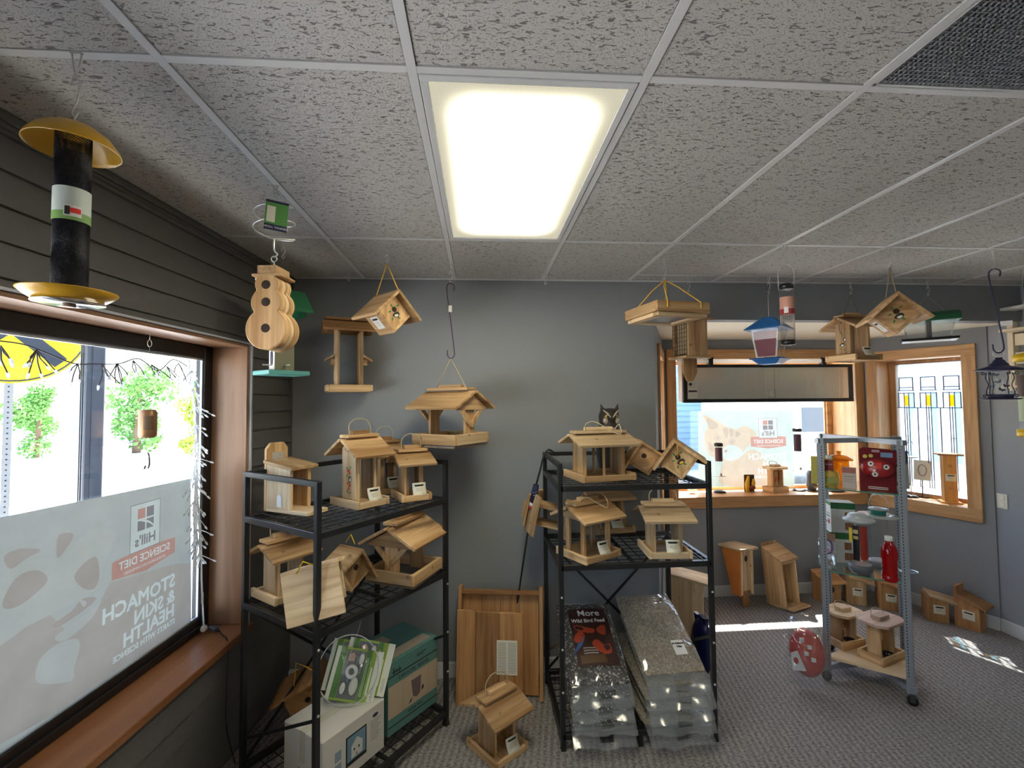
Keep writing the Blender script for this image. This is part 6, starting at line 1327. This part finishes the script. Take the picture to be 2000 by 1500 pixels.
CAT = {
 'cat_head': [(2.237, 1.495), (2.274, 1.573), (2.219, 1.686), (2.38, 1.617), (2.449, 1.571), (2.565, 1.536), (2.66, 1.569), (2.775, 1.488), (2.726, 1.41), (2.653, 1.332), (2.604, 1.266), (2.532, 1.222), (2.416, 1.224), (2.301, 1.271), (2.245, 1.361)],
 'cat_body': [(2.439, 1.224), (2.604, 1.266), (2.711, 1.331), (2.839, 1.273), (2.882, 1.149), (2.865, 0.975), (2.409, 0.985), (2.389, 1.113)],
 'muzzle': [(2.419, 1.336), (2.49, 1.38), (2.583, 1.356), (2.628, 1.299), (2.58, 1.244), (2.474, 1.223), (2.417, 1.269)],
 'ear_inner': [(2.259, 1.652), (2.356, 1.606), (2.378, 1.561), (2.296, 1.539)],
 'stripe': [(2.424, 1.538), (2.471, 1.548), (2.482, 1.492), (2.457, 1.447)],
 'stripe2': [(2.495, 1.537), (2.529, 1.531), (2.528, 1.48), (2.504, 1.458)],
 'stripe3': [(2.564, 1.513), (2.61, 1.49), (2.563, 1.457)],
 'cheek': [(2.27, 1.417), (2.327, 1.371), (2.325, 1.315), (2.279, 1.338)],
 'paw': [(2.647, 1.153), (2.835, 1.149), (2.83, 0.976), (2.642, 0.98)],
}
# ================================================================ POSTERS: one printed sheet each, cut into coloured fields
from mathutils.geometry import delaunay_2d_cdt
def text_edges(body, size, ox, oy, flipx, bold=0.0, align='LEFT', spacing=1.0, sx=1.0):
    cu = bpy.data.curves.new('lettering', 'FONT'); cu.body = body; cu.size = size; cu.align_x = align; cu.align_y = 'CENTER'; cu.offset = bold; cu.resolution_u = 2; cu.space_character = spacing
    t = bpy.data.objects.new('lettering', cu); C.objects.link(t)
    me = bpy.data.meshes.new_from_object(t.evaluated_get(bpy.context.evaluated_depsgraph_get())); bpy.data.objects.remove(t); bpy.data.curves.remove(cu)
    cnt = {}
    for p in me.polygons:
        for k in p.edge_keys: cnt[k] = cnt.get(k, 0)+1
    V = [(ox+(-1 if flipx else 1)*v.co.x*sx, oy+v.co.y) for v in me.vertices]
    seg = [(V[a], V[b]) for (a, b), c in cnt.items() if c == 1]; bpy.data.meshes.remove(me); return seg
def loop(poly): return [(poly[i], poly[(i+1) % len(poly)]) for i in range(len(poly))]
def rect(x0, x1, y0, y1): return loop([(x0, y0), (x1, y0), (x1, y1), (x0, y1)])
def sheet(name, label, cat, M, y, outline, layers, base, place):
    """layers: list of (segments, material), later ones on top"""
    vs = []; es = []; idx = {}
    def vid(p):
        k = (round(p[0], 5), round(p[1], 5))
        if k not in idx: idx[k] = len(vs); vs.append(Vector(k))
        return idx[k]
    oi = [vid(p) for p in outline]; es += [(oi[i], oi[(i+1) % len(oi)]) for i in range(len(oi))]
    L_ = []
    for seg, mt in layers:
        xs_ = [p[0] for s in seg for p in s]; ys_ = [p[1] for s in seg for p in s]
        L_.append((seg, mt, (min(xs_), max(xs_), min(ys_), max(ys_))))
        for a, b in seg:
            i, j = vid(a), vid(b)
            if i != j: es.append((i, j))
    V, E_, F, *_ = delaunay_2d_cdt(vs, es, [], 0, 1e-6)
    def inside(seg, x, yv):
        c = False
        for (ax, ay), (bx, by) in seg:
            if (ay > yv) != (by > yv) and x < (bx-ax)*(yv-ay)/(by-ay)+ax: c = not c
        return c
    ol = loop(outline); me = bpy.data.meshes.new(name); mats = [base]; faces = []; mi = []
    for f in F:
        cx_ = sum(V[i].x for i in f)/len(f); cy_ = sum(V[i].y for i in f)/len(f)
        if not inside(ol, cx_, cy_): continue
        mt = base
        for seg, m_, bb in reversed(L_):
            if bb[0] <= cx_ <= bb[1] and bb[2] <= cy_ <= bb[3] and inside(seg, cx_, cy_): mt = m_; break
        if mt not in mats: mats.append(mt)
        faces.append(list(f)); mi.append(mats.index(mt))
    me.from_pydata([place(v.x, v.y) for v in V], [], faces)
    for m_ in mats: me.materials.append(m_)
    me.polygons.foreach_set('material_index', mi); me.update()
    o = bpy.data.objects.new(name, me); C.objects.link(o); o.matrix_world = M; tag(o, label, cat); return o
V_ = lambda n, c, t=.145: vinyl('sheet_' + n, c, t)
sky_v = V_('gray_blue', (.40, .44, .44)); tan_v = V_('tan', (.385, .375, .355)); light_v = V_('light', (.425, .455, .45)); brown_v = V_('brown', (.362, .342, .325)); red_v = V_('red', (.45, .27, .24)); gray_v = V_('dark_gray', (.22, .22, .24)); lett_v = V_('lettering', (.55, .64, .65)); white_v = V_('white', (.50, .57, .57))
DL = []
for k in ('tan_field', 'light_head', 'nose', 'eye_patch', 'ear', 'ear_tip', 'mouth', 'chin', 'chest', 'tooth'):
    p_ = DOG[k]; DL.append((loop(p_ if k == 'tan_field' else smooth_poly(p_, 3)), {'tan_field': tan_v, 'light_head': light_v, 'chin': light_v, 'chest': light_v, 'tooth': light_v}.get(k, brown_v)))
def logo(L, bx0, bx1, bz0, bz1, rx0, rx1, rz0, rz1, flip, x_of):
    """tall badge with a quartered square over a wide red banner; x_of maps 0..1 (reading direction) to sheet x"""
    ban = [(rx0, rz0+.012), ((rx0+rx1)/2, rz0-.012), (rx1, rz0+.012), (rx1, rz1), ((rx0+rx1)/2, rz1+.012), (rx0, rz1)]
    L.append((loop(ban), red_v)); L.append((rect(bx0-.003, bx1+.003, bz0-.003, bz1+.003), gray_v)); L.append((rect(bx0, bx1, bz0, bz1), white_v))
    w_, h_ = bx1-bx0, bz1-bz0; gx0, gx1, gz0, gz1 = bx0+.22*w_, bx1-.22*w_, bz0+.42*h_, bz1-.1*h_; gm = (gx0+gx1)/2
    L.append((rect(gx0, gm-.004, (gz0+gz1)/2+.004, gz1), red_v if not flip else gray_v)); L.append((rect(gm+.004, gx1, (gz0+gz1)/2+.004, gz1), gray_v if not flip else red_v))
    L.append((rect(gx0, gm-.004, gz0, (gz0+gz1)/2-.004), gray_v)); L.append((rect(gm+.004, gx1, gz0, (gz0+gz1)/2-.004), gray_v))
DL2 = list(DL); logo(DL2, .867, 1.034, 1.182, 1.386, .762, 1.125, 1.092, 1.176, True, None)
DL2.append((loop([(1.02, 1.318), (.985, 1.322), (.93, 1.300), (.885, 1.262), (.89, 1.258), (.93, 1.290), (.985, 1.312), (1.02, 1.310)]), white_v))
for body, size, z, al, s0, bold, mt in (("Hill's", .062, 1.222, 'CENTER', .95, .0015, gray_v), ('SCIENCE DIET', .047, 1.145, 'CENTER', .944, .0008, lett_v), ('VETERINARIAN RECOMMENDED', .0165, 1.108, 'CENTER', .944, 0, lett_v),
        ('STOMACH', .086, .968, 'LEFT', .757, .0025, lett_v), ('& SKIN', .082, .893, 'LEFT', .757, .0025, lett_v), ('HEALTH', .082, .822, 'LEFT', .757, .0025, lett_v), ('STARTS WITH SCIENCE', .034, .768, 'LEFT', .752, .0012, lett_v)):
    DL2.append((text_edges(body, size, s0, z, False, bold, al), mt))
sheet('window_poster', 'large translucent dog poster hung in the display window, lettering seen reversed', 'poster', ML @ tr(0, -.192, 0), 0, [(.632, .672), (2.45, .74), (2.45, 1.495), (1.548, 1.468), (.657, 1.446)], DL2, sky_v, lambda a, b: (a, -.004*math.sin(a*4), b))
mint = V_('mint', (.44, .55, .53), .15); pch = V_('peach', (.50, .45, .37), .15); tanc = V_('cat_stripe', (.42, .38, .32), .15); cwh = V_('cat_white', (.47, .57, .56), .15)
CL = []
for k in ('cat_body', 'cat_head', 'muzzle', 'ear_inner', 'stripe', 'stripe2', 'stripe3', 'cheek'): CL.append((loop(smooth_poly(CAT[k], 3)), {'cat_body': pch, 'cat_head': pch, 'muzzle': cwh}.get(k, tanc)))
for (x, z) in ((2.366, 1.449), (2.520, 1.411)):
    CL.append((loop(disc(16, .034, x, z, .030)), tanc)); CL.append((loop(disc(16, .025, x, z, .022)), pch)); CL.append((loop(disc(10, .012, x, z, .014)), brown_v))
CL.append((loop([(2.43, 1.325), (2.47, 1.335), (2.455, 1.30)]), red_v))
logo(CL, 2.803, 2.993, 1.446, 1.640, 2.713, 3.084, 1.350, 1.455, False, None)
for body, size, z, al, x0, bold, mt in (("Hill's", .070, 1.488, 'CENTER', 2.898, .0015, gray_v), ('SCIENCE DIET', .050, 1.408, 'CENTER', 2.898, .0008, lett_v), ('VETERINARIAN RECOMMENDED', .017, 1.366, 'CENTER', 2.898, 0, lett_v),
        ('STOMACH', .084, 1.256, 'LEFT', 3.082, .0025, lett_v), ('& SKIN', .082, 1.185, 'LEFT', 3.082, .0025, lett_v), ('HEALTH', .082, 1.112, 'LEFT', 3.082, .0025, lett_v), ('STARTS WITH SCIENCE', .034, 1.055, 'LEFT', 3.082, .0012, lett_v)):
    CL.append((text_edges(body, size, x0, z, True, bold, al), mt))
sheet('bay_poster', 'translucent cat poster hung in the bay window, lettering seen reversed', 'poster', Matrix.Identity(4), 0, [(2.160, .970), (3.155, .952), (3.170, 1.720), (2.173, 1.722)], CL, mint, lambda a, b: (a, 4.425, b))

# ================================================================ STEEL PANEL HUNG IN THE BAY WINDOW
m, n, b = nt('brushed_steel'); tc = n.nodes.new('ShaderNodeTexCoord'); mp = n.nodes.new('ShaderNodeMapping'); mp.inputs['Scale'].default_value = (2.2, 1, .12); n.links.new(tc.outputs['Object'], mp.inputs['Vector'])
t = n.nodes.new('ShaderNodeTexNoise'); t.inputs['Scale'].default_value = 1.6; t.inputs['Detail'].default_value = 6; n.links.new(mp.outputs[0], t.inputs['Vector'])
bp = n.nodes.new('ShaderNodeBump'); bp.inputs['Strength'].default_value = .35; bp.inputs['Distance'].default_value = .03; n.links.new(t.outputs['Fac'], bp.inputs['Height']); n.links.new(bp.outputs[0], b.inputs['Normal'])
b.inputs['Metallic'].default_value = .8; b.inputs['Roughness'].default_value = .22; b.inputs['Base Color'].default_value = (.78, .76, .68, 1); steelp = m
pn = thing('steel_panel', 'long brushed steel panel in a black frame hung across the bay window', 'light panel', (1.913, 4.175, 1.806))
W_, H_ = 1.697, .362
part('sheet', MB().box(.02, W_-.02, .006, .014, .02, H_-.02), steelp, pn)
part('frame_rail', MB().box(0, W_, -.004, .03, 0, .034), blackf, pn, bevel=.003); part('frame_rail', MB().box(0, W_, -.004, .03, H_-.03, H_), blackf, pn, bevel=.003)
part('frame_stile', MB().box(0, .04, -.003, .029, .034, H_-.03), blackf, pn, bevel=.003); part('frame_stile', MB().box(W_-.04, W_, -.003, .029, .034, H_-.03), blackf, pn, bevel=.003)
st_ = part('warning_sticker', MB().box(.05, .137, .003, .006, .045, .20), plain('sticker_gray', (.52, .53, .50), .5), pn); part('sticker_mark', MB().prism(disc(14, .016, .072, .175), .002, .0035, 'y').box(.052, .135, .0022, .0035, .10, .118), ink, st_); part('sticker_lines', MB().box(.095, .13, .0022, .0035, .17, .174).box(.095, .13, .0022, .0035, .18, .184).box(.06, .13, .0022, .0035, .14, .144).box(.06, .13, .0022, .0035, .15, .154).box(.06, .125, .0022, .0035, .08, .084).box(.06, .125, .0022, .0035, .065, .069), inkg, st_)
sq_ = part('square_sticker', MB().box(.824, .90, .003, .006, .046, .125), plain('sticker_clear', (.48, .47, .41), .4), pn); text('sticker_letter', 'R', .05, plain('sticker_pale', (.62, .61, .55), .5), sq_, tr(.862, .0026, .085) @ rot('X', 90))
part('seam', MB().box(.905, .908, .0035, .006, .034, H_-.03), plain('steel_shadow', (.35, .34, .30), .4, metal=.8), pn)
part('hanging_tube', MB().tube([(.121, .012, H_+.033), (1.43, .012, H_+.033)], .021, 14), vinyl('white_tube', (.92, .92, .90), .5, .0), pn)
part('side_tube', MB().tube([(-.025, .012, .01), (-.025, .012, H_+.02)], .017, 12).tube([(-.025, .012, H_+.02), (-.025, .012, H_+.05)], .025, 12), MATS['white_tube'], pn)
for x in (.27, 1.40): part('clip', MB().box(x-.022, x+.022, -.016, .036, H_-.01, H_+.062).box(x-.03, x-.02, -.012, .03, H_+.05, H_+.072).box(x+.02, x+.03, -.012, .03, H_+.05, H_+.072), blackf, pn, bevel=.003)

# ================================================================ BAY SILL
def sill_tube(label, x, y, z, Ht, dark=True):
    t_ = thing('window_tube_feeder', label, 'bird feeder', (x, y, z), 0, 'clear tubes on the bay sill')
    part('base', MB().lathe([(.05, 0), (.06, .006), (.05, .014), (.03, .02)], 22), blackf, t_); part('tube', MB().lathe([(.032, .012), (.032, Ht-.03)], 22, cap=False), clear, t_)
    part('label_band', MB().lathe([(.0335, Ht*.63), (.0335, Ht*.90)], 22, cap=False), plain('dark_tube_label', (.08, .04, .07), .5), t_); part('cap', MB().lathe([(.04, Ht-.035), (.042, Ht-.01), (.03, Ht), (0, Ht+.002)], 22), blackf, t_)
    part('perch', MB().cyl((-.06, 0, Ht*.32), (.06, 0, Ht*.32), .003, 6), whitep, t_); part('port', MB().ball((.0, -.033, Ht*.36), (.012, .008, .018), 8, 6), silver, t_)
sill_tube('clear tube feeder with dark label standing on the bay sill left of the poster centre', 2.345, 4.365, .924, .485)
sill_tube('clear tube feeder with dark cap standing at the right side of the bay poster', 3.155, 4.355, .924, .62)
jl = jelly('flat-roofed cardinal feeder on the bay sill in front of the poster', None, 0, 0, .20, .13, .265, pale, M=tr(2.905, 4.345, .9245) @ rot('Z', 14), rope_=True, cups=False)
Mf = tr(-.1*.58, -.065*.52-.0004, 0) @ rot('X', 90)
part('front_panel', MB().box(-.066, -.008, -.036, -.032, .06, .20), cedar, jl); part('painted_cardinal', MB().prism(smooth_poly([(-.05, .10), (-.03, .12), (-.022, .16), (-.035, .145), (-.048, .125)], 3), -.0368, -.036, 'y'), cherry, jl); part('painted_twig', MB().tube([(-.06, -.0365, .08), (-.03, -.0365, .10), (-.012, -.0365, .14)], .0015, 5), pblack, jl)
cf_ = thing('corn_feeder', 'carded squirrel corn feeder with yellow cobs on the bay sill', 'squirrel feeder', (2.655, 4.365, .9245), -.1)
part('card', MB().box(-.05, .05, .012, .015, 0, .165), plain('brown_card', (.10, .06, .03), .5), cf_)
corn_m = plain('corn_yellow', (.72, .42, .02), .45, noise=.3, nscale=160, bump=.4)
part('corn_cob', MB().tube([(-.03, -.012, .005), (-.032, -.012, .08), (-.018, -.01, .155)], [.018, .022, .010], 12), corn_m, cf_); part('corn_cob', MB().tube([(.02, -.015, .035), (.028, -.015, .09), (.03, -.012, .13)], [.014, .018, .008], 12), corn_m, cf_)
part('red_holder', MB().ball((.01, -.022, .045), (.035, .02, .022), 12, 8), plain('brown_red', (.20, .03, .02), .4), cf_)
wj = thing('glass_jar', 'small round frosted glass jar on the sunlit bay sill by the rack', 'jar', (2.06, 4.345, .924)); part('jar', MB().lathe([(.03, 0), (.045, .01), (.046, .035), (.03, .05)], 22), glassy('frosted', (.9, .9, .85), 1.3, .2, body=.4, bodycol=(.6, .58, .48)), wj); part('lid', MB().lathe([(.024, .05), (.03, .052), (.03, .064), (.012, .07), (.012, .082), (0, .084)], 20), plain('brass_lid', (.55, .48, .30), .35, metal=.6), wj)
fb = thing('wire_bush_feeder', 'dark wire mesh seed feeder at the right end of the bay sill', 'bird feeder', (3.285, 4.35, .924)); part('mesh_body', MB().lathe([(.035, .012), (.05, .05), (.045, .13), (.05, .16), (.03, .20)], 14, smooth=False), plain('dark_mesh2', (.05, .05, .055), .5, noise=.6, nscale=150), fb); part('base', MB().lathe([(.07, 0), (.075, .006), (.05, .014), (0, .014)], 18), blackf, fb); part('hook_wire', MB().tube(spline([(0, 0, .20), (-.01, 0, .30), (.012, 0, .36), (-.008, 0, .42), (.01, 0, .45)], 5), .0022, 6), blackf, fb)
bs = thing('black_tray', 'flat black tray lying on the bay sill behind the display stand', 'tray', (3.48, 4.32, .924)); part('tray', MB().lathe([(.0, 0), (.09, 0), (.10, .014), (.096, .015), (.086, .005), (0, .004)], 24, cap=False), blackf, bs)
# right bay sill
MS = MBR @ tr(.571, .12, .925)
tw = thing('tall_nest_box', 'tall slim pine nest box with two round holes on the right bay sill', 'birdhouse', M=MS @ rot('Z', 35))
pine2 = wood('honey_pine', (.46, .22, .06), (.66, .38, .14), knots=False)
part('base_board', MB().box(-.07, .07, -.06, .06, 0, .014), pine2, tw, bevel=.002); part('front_panel', MB().box(-.045, .045, -.038, -.022, .014, .41), pine2, tw, bevel=.0015)
for s in (-1, 1): part('side_panel', MB().box(s*.045-.014*(s > 0), s*.045+.014*(s < 0), -.022, .038, .014, .41), pine2, tw)
part('roof_board', MB().box(-.085, .085, -.07, .065, .41, .425), redc, tw, bevel=.002)
for z in (.13, .32): part('entrance_hole', MB().prism(disc(16, .016, 0, z), -.0388, -.038, 'y'), plain('brass_ring', (.45, .26, .10), .4), tw)
card(tw, tr(.002, -.0385, .19), .07, .06, 0)
for (t0_, zb, lab) in ((.30, .925, 'small wire feeder with white tray on the right bay sill'),):
    o_ = thing('wire_cage_feeder', lab, 'bird feeder', M=MBR @ tr(t0_, .12, zb)); part('base', MB().lathe([(.05, 0), (.055, .01), (.03, .02)], 18), blackf, o_); part('pole', MB().tube([(0, 0, .01), (0, 0, .36)], .004, 8), wire, o_); part('tray', MB().lathe([(.0, .36), (.06, .362), (.065, .372), (0, .368)], 20, cap=False), whitep, o_); part('hook', MB().tube(spline([(0, 0, .365), (-.02, 0, .45), (.0, 0, .52), (.03, 0, .49)], 5), .0025, 6), blackf, o_)
pc = thing('picture_card', 'gray picture card standing on the right bay sill', 'card', M=MBR @ tr(.37, .15, .925) @ rot('Z', 10) @ rot('X', -8)); part('card', MB().box(-.06, .06, 0, .004, .16, .34), plain('card_white', (.7, .7, .66), .5), pc); part('printed_ring', MB().tube([(.03*math.cos(a*.4), -.001, .25+.05*math.sin(a*.4)) for a in range(16)], .004, 6, True), inkg, pc); part('stand', MB().box(-.04, .04, 0, .05, 0, .01).box(-.004, .004, .004, .008, 0, .17), blackf, pc)

# ================================================================ DISPLAY WINDOW: lights, can, plug
def sprigs(parent, rnd, p, k, ln_, spread, wm, bm, down=-.8):
    for _ in range(k):
        d = Vector((rnd.uniform(-1, 1)*spread, rnd.uniform(-.2, .6)*spread, down+rnd.uniform(-.3, .5))).normalized()*ln_*rnd.uniform(.6, 1.15); q_ = Vector(p)+d*.55+Vector((rnd.uniform(-1, 1)*.01, 0, 0)); e_ = Vector(p)+d
        s_ = part('light_sprig', MB().tube([p, q_, e_], .0022, 5), wm, parent); dn = d.normalized()
        part('bulb', MB().tube([e_, e_+dn*.012, e_+dn*.020], [.0045, .0045, .0015], 6), bm, s_)
wl_m = vinyl('white_cord', (.92, .94, .96), .5, .0); bulb_m = vinyl('bulb_clear', (.94, .96, .98), .5, .0)
sl_ = thing('string_lights', 'white string lights hanging down the right edge of the display window', 'string lights', M=ML)
rnd = random.Random(5)
cordp = [(.735, -.16, 2.055), (.728, -.155, 1.95), (.716, -.15, 1.855), (.700, -.145, 1.72), (.692, -.14, 1.592), (.706, -.135, 1.47), (.703, -.13, 1.388), (.678, -.13, 1.24), (.662, -.13, 1.091), (.655, -.13, .931), (.625, -.14, .76), (.60, -.15, .665)]
part('cord', MB().tube(spline(cordp, 5), .0045, 6), wl_m, sl_)
for (s, z) in ((.733, 2.00), (.725, 1.91), (.712, 1.82), (.705, 1.73), (.697, 1.64), (.692, 1.56), (.700, 1.50), (.706, 1.43), (.700, 1.34), (.688, 1.28), (.675, 1.19), (.668, 1.13), (.660, 1.06)): sprigs(sl_, rnd, (s, -.145, z), 7, .085, .9, wl_m, bulb_m)
part('cord_tag', MB().box(.622, .640, -.1405, -.1395, .80, .85), whitep, sl_); part('cord_knot', MB().ball((.60, -.15, .655), (.02, .015, .018), 8, 6), wl_m, sl_)
dk = plain('dark_cord', (.10, .09, .11), .6)
gl_ = thing('garland_lights', 'dark-wired string lights draped along the top of the display window', 'string lights', M=ML)
gp2 = [(.76, -.15, 2.02), (.86, -.15, 2.045), (.95, -.15, 1.985), (1.06, -.15, 2.03), (1.16, -.15, 2.00), (1.27, -.15, 1.99), (1.36, -.15, 1.985), (1.48, -.15, 2.02), (1.56, -.15, 2.035), (1.75, -.15, 2.03)]
part('cord', MB().tube(spline(gp2, 5), .0024, 6), dk, gl_)
for (s, z, k) in ((.82, 2.03, 3), (.90, 2.01, 4), (.99, 2.01, 4), (1.09, 2.02, 3), (1.17, 2.0, 5), (1.24, 1.99, 4), (1.34, 1.985, 3), (1.49, 2.02, 6), (1.6, 2.02, 4)): sprigs(gl_, rnd, (s, -.15, z), k, .085, .9, dk, bulb_m)
cn = thing('can_spinner', 'copper-coloured drink can hung by clear line in the display window', 'ornament', M=ML @ tr(1.066, -.10, 1.687))
part('can', MB().lathe([(.026, 0), (.030, .004), (.033, .012), (.033, .108), (.027, .120), (.026, .1215), (.0, .119)], 28), plain('copper_can', (.36, .19, .09), .35, metal=.4), cn); part('can_label', MB().add([(.0334*math.cos(a*.16+.2), .0334*math.sin(a*.16+.2), z) for z in (.035, .095) for a in range(8)], [[i, i+1, i+9, i+8] for i in range(7)]), plain('can_print', (.20, .13, .08), .4), cn); part('line', MB().tube([(0, 0, .12), (0, 0, .39)], .0006, 4).tube([(0, 0, 0), (0, 0, -.065)], .0006, 4), whitep, cn)
part('white_patch', MB().add([(.0336*math.cos(a*.16+2.6), .0336*math.sin(a*.16+2.6), z) for z in (.01, .04) for a in range(4)], [[i, i+1, i+5, i+4] for i in range(3)]), whitep, cn)
part('bird_charm', MB().prism(smooth_poly([(0, 0), (.018, -.012), (.024, -.05), (.008, -.07), (-.006, -.055), (-.024, -.075), (-.014, -.04), (-.01, -.015)], 3), -.003, .003, 'y', tr(0, 0, -.062) @ rot('Z', 60)), plain('pewter', (.10, .10, .11), .35, metal=.6), cn)
hk = thing('cup_hook', 'steel cup hook with a ring screwed under the display window head', 'hook', M=ML @ tr(1.066, -.10, 2.066)); part('hook', MB().tube([(0, 0, .079), (0, 0, .045)], .0018, 6).tube([(.012*math.sin(a*.45)*(1 if a < 7 else 1), 0, .030+.015*math.cos(a*.45)) for a in range(14)], .0015, 6), wire, hk)
pg = thing('power_plug', 'gray power plug and cord lying at the corner of the window sill', 'plug', M=ML @ tr(.575, -.115, .6305) @ rot('Z', 60)); part('plug_body', MB().box(-.03, .035, -.014, .014, 0, .024), plain('plug_gray', (.10, .12, .15), .4), pg, bevel=.005); part('strain_relief', MB().tube([(.035, 0, .012), (.06, 0, .010)], [.008, .004], 8), ink, pg); part('cord', MB().tube(spline([(.06, 0, .010), (.11, -.01, .006), (.165, -.02, .006), (.195, -.03, -.05), (.20, -.04, -.25), (.19, -.03, -.42), (.22, 0, -.60)], 5), .003, 6), ink, pg)
